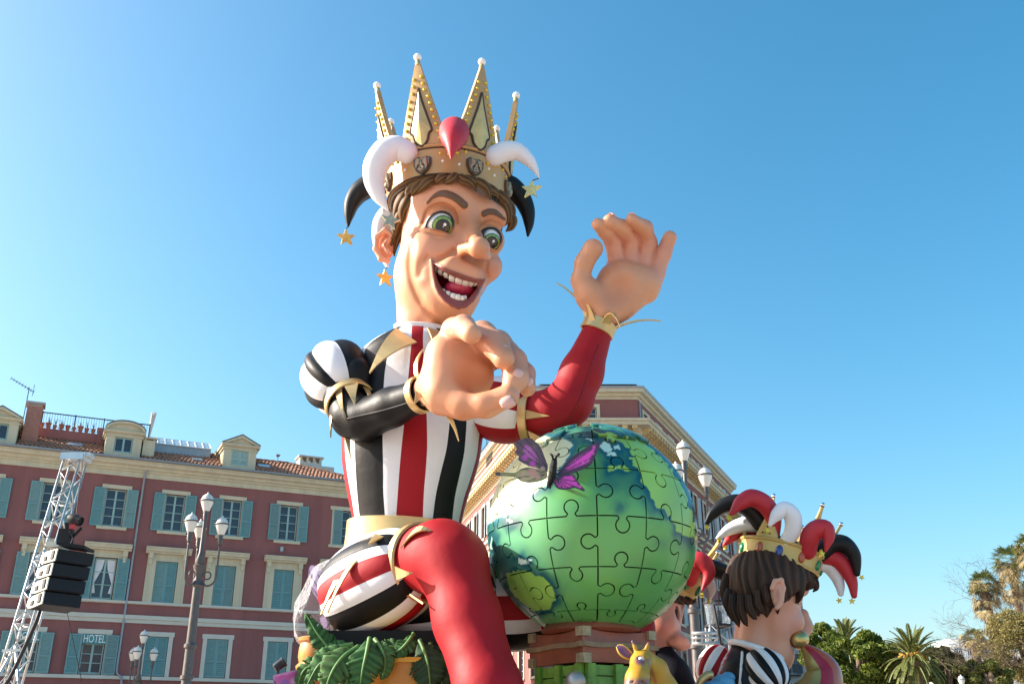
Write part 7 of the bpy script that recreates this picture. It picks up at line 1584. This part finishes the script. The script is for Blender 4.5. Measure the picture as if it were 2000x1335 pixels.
def street_lamp(label, px, py_top, Y, H_top=8.8, k=1.0, rot=0.0, base_r=.17):
    P = PY(px, py_top, Y); t = thing('street_lamp', label, 'street lamp', (P[0], Y, 0), rot, 'four-headed street lamps of the square'); zt = P[2]
    zl = zt - .72 * k; za = zl - .85 * k; zc = za - 1.45 * k                     # top holder, arm holders, crossing
    b = MB(); b.lathe([(.34 * k, 0), (.34 * k, .5), (.24 * k, .7), (.22 * k, 1.1), (base_r * k, 1.25), (base_r * k * .93, zc - 2.4 * k), (base_r * k * 1.25, zc - 2.36 * k), (base_r * k * 1.25, zc - 2.26 * k), (base_r * k * .9, zc - 2.2 * k), (base_r * k * .82, zc - .35 * k)], 20)
    for z in (zc - 4.6 * k, zc - 3.4 * k): b.lathe([(base_r * k, z), (base_r * k * 1.25, z + .02), (base_r * k * 1.25, z + .12), (base_r * k, z + .14)], 20)
    b.build('post', m_iron, t, smooth=True)
    b = MB(); b.lathe([(base_r * k * .8, zc - .36 * k), (.20 * k, zc - .28 * k), (.15 * k, zc - .18 * k), (.12 * k, zc), (.20 * k, zc + .30 * k), (.22 * k, zc + .40 * k), (.13 * k, zc + .44 * k), (.17 * k, zc + .55 * k), (.08 * k, zc + .85 * k), (.06 * k, zl - .33 * k)], 20); b.build('capital', m_iron, t, smooth=True)
    heads = [(0, 0, zl)]
    for q in range(4) if False else range(3):
        a = 2 * math.pi * q / 3 + .35; c, s = math.cos(a), math.sin(a); R = .62 * k; b = MB()
        pr = spline([(.10, zc - .12), (.30, zc - .30), (.52, zc - .22), (.61, zc + .02), (.62, zc + .5), (.62, (za - .33 * k - zc) / k + zc)], 6); b.tube([(r * k * c, r * k * s, zc + (z - zc) * k) for r, z in pr], .038 * k, 8)
        b.tube([((.30 + .13 * math.cos(u)) * k * c, (.30 + .13 * math.cos(u)) * k * s, zc + (.05 + .13 * math.sin(u)) * k) for u in np.linspace(-2, 3.6, 14)], np.linspace(.03, .022, 14) * k, 8); b.build('arm', m_iron, t, smooth='all'); heads.append((R * c, R * s, za))
    for x_, y_, z_ in heads:
        o = link('lamp_holder', lamp_mesh('lb'), t, (x_, y_, z_)); o.scale = (k, k, k); link('lamp_glass', lamp_mesh('lg'), o); link('lamp_cap', lamp_mesh('lc'), o); link('lamp_ring', lamp_mesh('lr'), o)
    return t
street_lamp('tall iron street lamp with four white globes in front of the red building', 407, 960, 30.0, k=.85, rot=R_(-20))
street_lamp('iron street lamp partly hidden by the right edge of the globe', 1333, 858, 27.0, k=.88, rot=R_(-25), base_r=.16)
street_lamp('small far street lamp with grey globes low before the HOTEL windows', 283, 1228, 46.0, k=.85, rot=R_(10))
street_lamp('distant street lamp with round white globes under the palms', 1876, 1316, 44.0, k=.62)

# =================================================================== TRUSS TOWER WITH LOUDSPEAKERS
m_alu = mat('aluminium', (.62, .62, .60), .35, .75, var=.12)
def truss(b, A, B, side, bay, rt=.03, rb=.014, up=(0, -1, 0)):
    A, B = np.asarray(A, float), np.asarray(B, float); d = B - A; L = np.linalg.norm(d); d /= L; u = np.cross(d, up); u /= np.linalg.norm(u); v = np.cross(d, u); h = side / 2; cs = [(-h, -h), (h, -h), (h, h), (-h, h)]
    for x, y in cs: b.tube([A + u * x + v * y, B + u * x + v * y], rt, 8)
    n = int(L / bay)
    for i in range(n):
        p0, p1 = A + d * L * i / n, A + d * L * (i + 1) / n
        for k in range(4):
            c0, c1 = cs[k], cs[(k + 1) % 4]
            if (i + k) % 2: c0, c1 = c1, c0
            b.tube([p0 + u * c0[0] + v * c0[1], p1 + u * c1[0] + v * c1[1]], rb, 5)
    for i in range(0, n + 1, 4):
        p0 = A + d * L * i / n
        for k in range(4): c0, c1 = cs[k], cs[(k + 1) % 4]; b.tube([p0 + u * c0[0] + v * c0[1], p0 + u * c1[0] + v * c1[1]], rb * 1.3, 5)
YS = 24.0; A = PY(-2, 1400, YS); B = PY(147, 900, YS + .4); tw = thing('truss_tower', 'leaning silver lattice tower carrying the loudspeakers', 'truss tower', (A[0] - .5, YS, 0)); d_ = (B - A) / np.linalg.norm(B - A); A0 = A - d_ * (A[2] / d_[2])
b = MB(); truss(b, A0, B, .40, .36, .028, .015); meta(b.build('lattice', m_alu, tw, smooth='all', world=True))
b = MB(); b.obox(B + d_ * .08, np.array([.30, 0, 0]), np.array([0, .24, 0]), d_ * .09); b.obox(B + np.array([.10, 0, .14]), (.30, 0, 0), (0, .16, 0), (0, 0, .05)); b.build('head_block', m_alu, tw, world=True)
b = MB(); q = PY(22, 1275, YS); b.tube([q, PY(-60, 1420, YS - 1.5)], .04, 8); b.tube([PY(30, 1262, YS), PY(44, 1420, YS - 1)], .04, 8); b.bar(PY(5, 1270, YS - .3), PY(40, 1268, YS - .3), .06); b.build('brace', m_alu, tw, world=True)
b = MB(); b.tube(spline([PY(82, 1178, YS - .5), PY(70, 1215, YS - .6), PY(45, 1270, YS - .5), PY(18, 1325, YS - .5), PY(-10, 1370, YS - .4)], 8), .045, 8); b.tube([PY(163, 885, YS), PY(128, 1180, YS), PY(160, 1330, YS)], .008, 5); b.build('cable', m_darkmetal, tw, smooth='all', world=True)
YL = 23.2; ls = thing('line_array', 'stack of four black loudspeakers hanging on the truss tower', 'loudspeakers', PY(125, 1180, YL)); sL = depth(PY(125, 1120, YL)) / FPX
m_spk = mat('speaker_black', (.010, .010, .012), .6, var=.2, bump=.1, spec=.3); m_spw = mat('speaker_side', (.55, .54, .44), .5, .2, var=.1)
fd = np.array([.93, -.36, 0]); fd /= np.linalg.norm(fd); sdv = np.array([-fd[1], fd[0], 0.0])       # front face normal looks down-left of the square
# boxes: wide front towards the viewer, pale side plate towards the tower
wv_ = np.array([.62, .785, 0]); nv_ = np.array([.785, -.62, 0])
for k in range(4):
    py = 1076 + 27.5 * k; px = 143 - 8.2 * k; c = PY(px + 4, py + 12, YL); tilt = R_(-4 - 3.2 * k); up = np.array([0, 0, 1.0]) * math.cos(tilt) + nv_ * math.sin(tilt) * .6; up = up + wv_ * .10; up /= np.linalg.norm(up); dn = np.cross(wv_, up); dn = dn if dn[1] < 0 else -dn
    hw = 38 * sL; hh = 12.2 * sL; dpt = .28
    b = MB(); b.obox(c - dn * dpt, wv_ * hw, up * hh, dn * dpt); o = b.build('speaker_box', m_spk, ls, world=True)
    b = MB(); b.obox(c - dn * .02 + dn * .03, wv_ * (hw - .02), up * (hh - .015), dn * .012); b.build('grille', m_spk, o, world=True)
    b = MB(); L_ = c - wv_ * (hw + .012); 
    b.prism([(-.46, -hh * .96), (.0, -hh * .96), (.0, hh * .96), (-.46, hh * .96), (-.62, hh * .72), (-.62, -hh * .72)], L_ + dn * .02 - wv_ * .02, dn, up, wv_ * .03); b.build('side_plate', m_spw, o, world=True)
    b = MB()
    for a_, e_ in ((-.12, .45), (-.12, -.25), (-.42, -.2)): b.obox(L_ + dn * a_ + up * hh * e_ - wv_ * .03, wv_ * .012, dn * .06, up * .05)
    b.build('handle_slot', m_spk, o, world=True)
c = PY(148, 1068, YL); b = MB(); b.obox(c - nv_ * .2 * -1 * 0, wv_ * 29 * sL, (0, .30, 0), (0, 0, .035)); b.build('fly_bar', m_spk, ls, world=True)
c2_ = PY(112, 1066, YL + .2); b = MB(); b.obox(c2_, (.16, 0, 0), (0, .28, 0), (0, 0, .06)); b.build('rigging_plate', m_spw, ls, world=True)
ml = thing('moving_light', 'black moving head spotlight on top of the loudspeaker stack', 'spotlight', PY(128, 1064, YL + .2)); c = PY(146, 1014, YL); s_ = sL; d = np.array([.92, -.2, -.32]); d /= np.linalg.norm(d); u = np.cross(d, (0, 1, 0)); u /= np.linalg.norm(u); v = np.cross(d, u)
b = MB(); b.lathe([(2 * s_, -14 * s_), (8 * s_, -13 * s_), (11 * s_, -6 * s_), (11 * s_, 4 * s_), (9 * s_, 12 * s_), (9.5 * s_, 15 * s_), (8 * s_, 15 * s_), (7 * s_, 12 * s_)], 20, c, axes=[u, v, d]); b.build('head', m_spk, ml, smooth=True, world=True)
b = MB(); b.bar(PY(132, 1020, YL + .2), PY(134, 1050, YL + .2), .10, .08); b.bar(PY(160, 1030, YL + .2), PY(140, 1050, YL + .2), .05); b.obox(PY(128, 1048, YL + .2), (.14, 0, 0), (0, .12, 0), (0, 0, .18)); b.tube(spline([PY(136, 1036, YL), PY(142, 1050, YL), PY(138, 1062, YL)], 6), .018, 6); b.build('yoke', m_spk, ml, world=True)
b = MB(); b.obox(PY(142, 1028, YL - .1), (.06, 0, 0), (0, .05, 0), (0, 0, .05)); b.build('clamp', mat('red_plastic', (.4, .03, .03), .4), ml, world=True)

# truss stand with a clear drum lamp, right of the lamp post
YD = 19.0; dl_ = thing('drum_lamp_stand', 'aluminium truss stand carrying a lamp inside a clear cylinder', 'stage light', PY(1410, 1300, YD) * np.array([1, 1, 0])); b = MB(); truss(b, PY(1405, 1300, YD) * np.array([1, 1, 0]), PY(1405, 1222, YD), .42, .36, .025, .014); b.build('lattice', m_alu, dl_, smooth='all', world=True)
b = MB(); sD = depth(PY(1400, 1200, YD)) / FPX; c = PY(1403, 1199, YD)
for z in (-22, 22): b.lathe([(26 * sD, z * sD - .02), (28 * sD, z * sD - .02), (28 * sD, z * sD + .02), (26 * sD, z * sD + .02)], 32, c, cap=False)
b.lathe([(26 * sD, -22 * sD), (1 * sD, -22.2 * sD)], 32, c); b.build('drum_frame', m_darkmetal, dl_, world=True)
b = MB(); b.lathe([(22 * sD, -21 * sD), (26 * sD, 21 * sD)], 40, c, cap=False); b.build('clear_drum', m_bag, dl_, smooth='all', world=True)
b = MB(); b.lathe([(3 * sD, -20 * sD), (7 * sD, -14 * sD), (7.5 * sD, 2 * sD), (4 * sD, 8 * sD)], 16, c); b.build('lamp', mat('spot_black'), dl_, smooth=True, world=True)
b = MB()
for py in (1236, 1245, 1256): b.tube([PY(1352, py, YD - .3), PY(1400, py - 1, YD - .3)], .03 if py != 1245 else .02, 8)
for px in (1360, 1372, 1386): b.tube([PY(px, 1236, YD - .3), PY(px, 1256, YD - .3)], .018, 6)
b.tube([PY(1401, 1250, YD - .3), PY(1401, 1400, YD - .3)], .035, 8); b.build('side_rail', m_alu, dl_, smooth='all', world=True)
b = MB(); b.tube(spline([PY(1394, 1180, YD - .5), PY(1402, 1222, YD - .5), PY(1408, 1262, YD - .4), PY(1412, 1330, YD - .4)], 6), .025, 6); b.build('cable', m_darkmetal, dl_, world=True)

# =================================================================== TREES AND PALMS
m_bark = mat('bark', (.16, .11, .075), .9, var=.35, scale=4, bump=.5)
def leaf_mat(name, c1, c2):
    if name in MATS: return MATS[name]
    m = bpy.data.materials.new(name); m.use_nodes = True; n = m.node_tree.nodes; l = m.node_tree.links; b = n['Principled BSDF']; b.inputs['Roughness'].default_value = .55; b.inputs['Specular IOR Level'].default_value = .3
    gi = n.new('ShaderNodeNewGeometry'); rp = n.new('ShaderNodeValToRGB'); rp.color_ramp.elements[0].color = (*c1, 1); rp.color_ramp.elements[1].color = (*c2, 1); l.new(gi.outputs['Random Per Island'], rp.inputs[0]); l.new(rp.outputs[0], b.inputs['Base Color'])
    tl = n.new('ShaderNodeBsdfTranslucent'); l.new(rp.outputs[0], tl.inputs[0]); mx = n.new('ShaderNodeMixShader'); mx.inputs[0].default_value = .35; l.new(b.outputs[0], mx.inputs[1]); l.new(tl.outputs[0], mx.inputs[2]); l.new(mx.outputs[0], n['Material Output'].inputs[0]); MATS[name] = m; return m
def cards(centers, size, rng, droop=0.0):
    """many little leaf faces"""
    n = len(centers); d = rng.normal(size=(n, 3)); d[:, 2] += droop; d /= np.linalg.norm(d, axis=1)[:, None]; e = np.cross(d, rng.normal(size=(n, 3))); e /= np.linalg.norm(e, axis=1)[:, None]; s = (size * rng.uniform(.6, 1.4, n))[:, None]
    V = np.stack([centers - d * s, centers + e * s * .45, centers + d * s, centers - e * s * .45], 1).reshape(-1, 3); F = np.arange(4 * n).reshape(n, 4); return V, F
def tree(label, px, py_top, py_bot, Y, wpx, mt, seed, name='tree', clumps=26, n=9000, ls=.22, trunk=.3, group=None, shape=1.0, cat='tree'):
    rg_ = np.random.default_rng(seed); top = PY(px, py_top, Y); bot = PY(px, py_bot, Y); sY = depth(top) / FPX; W = wpx * sY / 2; t = thing(name, label, cat, (top[0], Y, 0), 0, group); hc_ = (top[2] - max(bot[2], 1.5)); zc = (top[2] + max(bot[2], 1.5)) / 2
    cen = []
    for k in range(clumps):
        v = rg_.normal(size=3); v /= np.linalg.norm(v); v *= rg_.uniform(.45, .95) ** .6; cen.append((v * np.array([W, W * .9, hc_ / 2]), rg_.uniform(.20, .36) * W))
    C = []
    for c, r in cen:
        m = n // clumps; v = rg_.normal(size=(m, 3)); v /= np.linalg.norm(v, axis=1)[:, None]; C.append(c + v * r * rg_.uniform(.55, 1.0, (m, 1)) * np.array([1, 1, .75 * shape]))
    C = np.concatenate(C) + np.array([0, 0, zc]); V, F = cards(C, ls, rg_); raw_mesh('crown', V, F, mt, t, False, world=False)
    b = MB(); b.tube([(0, 0, 0), (.1 * W, .05, zc * .5), (.05 * W, 0, zc), (0, 0, zc + hc_ * .3)], [trunk, trunk * .8, trunk * .5, trunk * .15], 10)
    for c, r in cen[:10]: b.tube([(.05 * W, 0, zc * .75), c * np.array([.5, .5, .4]) + np.array([0, 0, zc]), c + np.array([0, 0, zc])], [trunk * .35, trunk * .22, trunk * .08], 6)
    b.build('trunk', m_bark, t); return t
lm1 = leaf_mat('pine_leaf', (.05, .085, .012), (.22, .26, .04)); lm2 = leaf_mat('oak_leaf', (.025, .045, .012), (.12, .15, .035)); lm3 = leaf_mat('dry_leaf', (.16, .13, .04), (.34, .29, .11)); lm4 = leaf_mat('olive_leaf', (.07, .085, .02), (.24, .25, .07))
tree('round green pine beside the grey building', 1602, 1226, 1330, 52, 100, lm1, 1, clumps=30, n=16000, ls=.10)
tree('broad bright green pine right of the horn', 1668, 1236, 1345, 48, 130, lm1, 2, clumps=36, n=22000, ls=.10)
tree('dark evergreen tree behind the date palm', 1728, 1262, 1345, 57, 140, lm2, 3, clumps=30, n=15000, ls=.12)
tree('dark evergreen tree right of the date palm', 1838, 1266, 1350, 55, 90, lm2, 4, clumps=24, n=12000, ls=.12)
tree('low olive green tree under the small fan palm', 1900, 1275, 1350, 47, 80, lm4, 5, clumps=22, n=12000, ls=.10)
tree('yellowish half bare tree at the right edge of the picture', 1985, 1190, 1350, 48, 150, lm3, 6, clumps=60, n=22000, ls=.065, trunk=.22)
tree('olive bush in front of the bare tree', 1930, 1290, 1360, 45, 70, lm4, 16, clumps=18, n=9000, ls=.09, cat='bush', name='bush')
# bare twiggy tree
def bare_tree(label, px, py_base, py_top, Y, seed, spread):
    rg_ = np.random.default_rng(seed); B0 = PY(px, py_base, Y); t = thing('bare_tree', label, 'tree', (B0[0], Y, 0)); hgt = PY(px, py_top, Y)[2]; b = MB(); tw_ = MB()
    def grow(p, d, L, r, lv):
        q = p + d * L; mid = (p + q) / 2 + rg_.normal(size=3) * L * .06; (b if lv < 4 else tw_).tube([p, mid, q], [r, r * .85, r * .68], 6 if lv < 3 else 4, cap=False)
        if lv >= 7: return
        for k in range(3):
            e = d + rg_.normal(size=3) * (.42 + .05 * lv) * np.array([spread, spread, .8]); e[2] += .12; e /= np.linalg.norm(e); grow(q if k else mid + (q - mid) * .5, e, L * rg_.uniform(.58, .80), r * .6, lv + 1)
    grow(np.array([0, 0, 0.0]), np.array([.02, 0, 1.0]), hgt * .33, .11, 0); b.build('trunk', m_bark, t); tw_.build('twigs', mat('twig_brown', (.13, .09, .06), .9, var=.3), t)
bare_tree('bare winter tree with fine twigs in front of the tall fan palms', 1962, 1335, 1085, 51, 5, 1.0); bare_tree('low bare winter tree with brown twigs at the bottom right', 1925, 1335, 1230, 46, 9, 1.5)
def date_palm(label, px, py_c, Y, Lf_px, seed, nf=64, mt=None, orange=True, name='date_palm', group=None):
    rg_ = np.random.default_rng(seed); C = PY(px, py_c, Y); s = depth(C) / FPX; L = Lf_px * s; t = thing(name, label, 'palm tree', (C[0], Y, 0), 0, group); b = MB(); z = C[2]
    b.tube([(0, 0, 0), (.05, 0, z * .5), (0, 0, z)], [.42, .36, .40], 12); 
    for k in range(40): b.box(*sorted((.36 * math.cos(k * 2.4), .46 * math.cos(k * 2.4))), *sorted((.36 * math.sin(k * 2.4), .46 * math.sin(k * 2.4))), z * (.3 + .7 * k / 40) - .05, z * (.3 + .7 * k / 40) + .08)
    b.build('trunk', m_bark, t); V = []; F = []; rb = MB()
    for k in range(nf):
        az = k * 2.39996 + rg_.normal(0, .1); el = R_(rg_.uniform(-38, 82)) if k > 8 else R_(rg_.uniform(55, 85)); d = np.array([math.cos(az) * math.cos(el), math.sin(az) * math.cos(el), math.sin(el)]); n = 14; p = np.array([0, 0, z]) + d * .3; P = [p]; 
        for i in range(n):
            d = d + np.array([0, 0, -.085 - .02 * (el < .3)]); d /= np.linalg.norm(d); p = p + d * L / n; P.append(p)
        P = np.array(P); rb.tube(P, np.linspace(.05, .012, n + 1), 4, cap=False); m = 46
        for q in range(4, m):
            f = q / m * n; i = min(int(f), n - 1); c = P[i] + (P[i + 1] - P[i]) * (f - i); T_ = P[i + 1] - P[i]; T_ /= np.linalg.norm(T_); sd = np.cross(T_, (0, 0, 1)); sd /= np.linalg.norm(sd) + 1e-9; ll = L * .17 * math.sin(math.pi * (.12 + .84 * q / m)) ** .6
            for sg in (-1, 1):
                e = sd * sg * .75 + T_ * .65 + np.array([0, 0, .18 - .25 * rg_.random()]); e /= np.linalg.norm(e); w_ = np.cross(e, T_); w_ /= np.linalg.norm(w_); o = len(V); V += [c - T_ * .035, c + T_ * .035, c + e * ll + w_ * .0]; F.append((o, o + 1, o + 2))
    raw_mesh('fronds', V, F, mt, t, False, world=False); rb.build('frond_ribs', mat('frond_rib', (.16, .17, .05), .6), t)
    if orange:
        b = MB()
        for k in range(16): a = k * 2.4; b.tube([(0, 0, z), (.35 * math.cos(a), .35 * math.sin(a), z + .3), (.6 * math.cos(a), .6 * math.sin(a), z + .35 * math.sin(k))], [.04, .06, .09], 6)
        b.build('fruit_stalks', mat('date_orange', (.34, .20, .03), .7, var=.4), t)
    return t
lp = leaf_mat('palm_frond', (.05, .08, .018), (.24, .25, .07))
date_palm('large date palm with orange fruit stalks at the bottom right', 1785, 1290, 46, 58, 1, mt=lp, nf=80); date_palm('date palm rising behind the bright green pine', 1652, 1262, 54, 46, 2, mt=lp, nf=44, orange=False); date_palm('small dark date palm between the pines', 1692, 1302, 50, 44, 3, mt=lp, nf=44, orange=False)
def fan_palm(label, px, py_top, py_bot, Y, wpx, seed, lean=0.0, dead=.55):
    rg_ = np.random.default_rng(seed); Tp = PY(px, py_top, Y); s = depth(Tp) / FPX; zb = PY(px, py_bot, Y)[2]; t = thing('fan_palm', label, 'palm tree', (Tp[0], Y, 0), 0, 'fan palms at the right edge'); hgt = Tp[2] - zb; z0 = Tp[2] - wpx * s * .35; b = MB(); b.tube([(lean, 0, 0), (lean * .6, 0, z0 * .5), (0, 0, z0)], [.30, .24, .20], 10); b.build('trunk', m_bark, t); G_ = ([], []); D_ = ([], [])
    def fan(c, d, R, acc):
        d = d / np.linalg.norm(d); u = np.cross(d, (0, 0, 1)); u /= np.linalg.norm(u) + 1e-9; v = np.cross(u, d); V, F = acc
        for k in range(15):
            a = R_(-105 + 15 * k); e = d * math.cos(a) + u * math.sin(a) + v * rg_.normal(0, .10); tip = c + e * R * rg_.uniform(.8, 1.05) + np.array([0, 0, -.22 * R * abs(math.sin(a / 2)) - .1 * R]); w_ = np.cross(e, v); w_ /= np.linalg.norm(w_) + 1e-9; o = len(V); m = c + e * R * .5; V += [c, m - w_ * R * .06, tip, m + w_ * R * .06]; F.append((o, o + 1, o + 2, o + 3))
    R = wpx * s * .20
    for k in range(46):
        az = k * 2.39996; el = R_(75 - 100 * (k / 46)); d = np.array([math.cos(az) * math.cos(el), math.sin(az) * math.cos(el), math.sin(el)]); fan(np.array([0, 0, z0]) + d * wpx * s * .32 * rg_.uniform(.8, 1.1), d + np.array([0, 0, -.3]), R, G_)
    nd = int(80 * dead)
    for k in range(nd):
        az = rg_.uniform(0, 6.28); z = z0 - .1 - (hgt - wpx * s * .35) * rg_.random(); d = np.array([math.cos(az) * .45, math.sin(az) * .45, -.9]); fan(np.array([math.cos(az) * .5, math.sin(az) * .5, z + .4]) * np.array([1.2, 1.2, 1]), d, R * 1.05, D_)
    raw_mesh('fronds', G_[0], G_[1], lp, t, False, world=False); raw_mesh('dead_fronds', D_[0], D_[1], leaf_mat('dead_frond', (.22, .16, .07), (.50, .40, .20)), t, False, world=False)
fan_palm('tall fan palm with hanging dry fronds, left one of the tall pair', 1918, 1118, 1214, 53, 78, 1); fan_palm('taller fan palm behind the bare tree, right one of the pair', 1968, 1070, 1185, 55, 84, 2, dead=.7); fan_palm('small fan palm before the far white building', 1898, 1230, 1280, 50, 52, 3, dead=.3); fan_palm('fan palm at the picture\'s right edge, highest of all', 2008, 1045, 1110, 52, 80, 4)

# =================================================================== SPECTATOR: only the top of a blue knitted hat shows
pr_ = thing('person', 'person wearing a blue knitted hat, only the hat top in view', 'person', PY(397, 1400, 2.9) * np.array([1, 1, 0])); c = PY(397, 1398, 2.9); 
def body_p(q):
    b0 = ORG[pr_.name]; d = s_ell(q, c + np.array([0, 0, -.10]), (.085, .105, .13)); d = smin(d, s_cap(q, c + np.array([0, .02, -.22]), c + np.array([0, .03, -.36]), .06, .07), .04); d = smin(d, s_chain(q, [c + np.array([-.19, .03, -.46]), c + np.array([.19, .03, -.46])], [.09, .09], .03), .08); d = smin(d, s_cap(q, c + np.array([0, .03, -.5]), b0 + np.array([0, .03, .95]), .17, .15), .1)
    for sx in (-1, 1): d = smin(d, s_cap(q, b0 + np.array([sx * .09, .03, .9]), b0 + np.array([sx * .1, .03, .08]), .10, .06), .05); d = smin(d, s_chain(q, [c + np.array([sx * .22, .03, -.48]), c + np.array([sx * .27, .03, -.78]), c + np.array([sx * .25, -.05, -1.05])], [.07, .055, .045], .03), .04); d = smin(d, s_cap(q, b0 + np.array([sx * .1, .03, .06]), b0 + np.array([sx * .11, -.14, .05]), .05, .045), .04)
    d = smin(d, np.sqrt(((q - c - np.array([0, -.11, -.11])) ** 2).sum(1)) - .02, .02); return d
V, F = sculpt(body_p, ORG[pr_.name] + np.array([-.45, -.35, -.05]), c + np.array([.45, .35, .15]), .022); zrel = V[:, 2] - c[2]; cc = np.where((zrel > -.30)[:, None], np.array([.55, .32, .22]), np.where((zrel > -.85)[:, None], np.array([.05, .06, .08]), np.array([.03, .04, .09]))); raw_mesh('body', V, F, mat('person_paint', rough=.7, var=.05, attr=True), pr_, True, col=cc)
def hat(q):
    d = s_ell(q, c + np.array([0, 0, -.05]), (.108, .118, .125)); d = smax(d, (c[2] - .08) - q[:, 2], .02); th = np.arctan2(q[:, 0] - c[0], q[:, 1] - c[1]); return d + .003 * np.sin(th * 40) + .002 * np.sin(q[:, 2] * 260)
V, F = sculpt(hat, c + np.array([-.16, -.17, -.14]), c + np.array([.16, .17, .13]), .0045); raw_mesh('knit_hat', V, F, mat('blue_wool', (.07, .10, .20), .95, var=.5, scale=60, bump=.6, bscale=120), pr_, True)
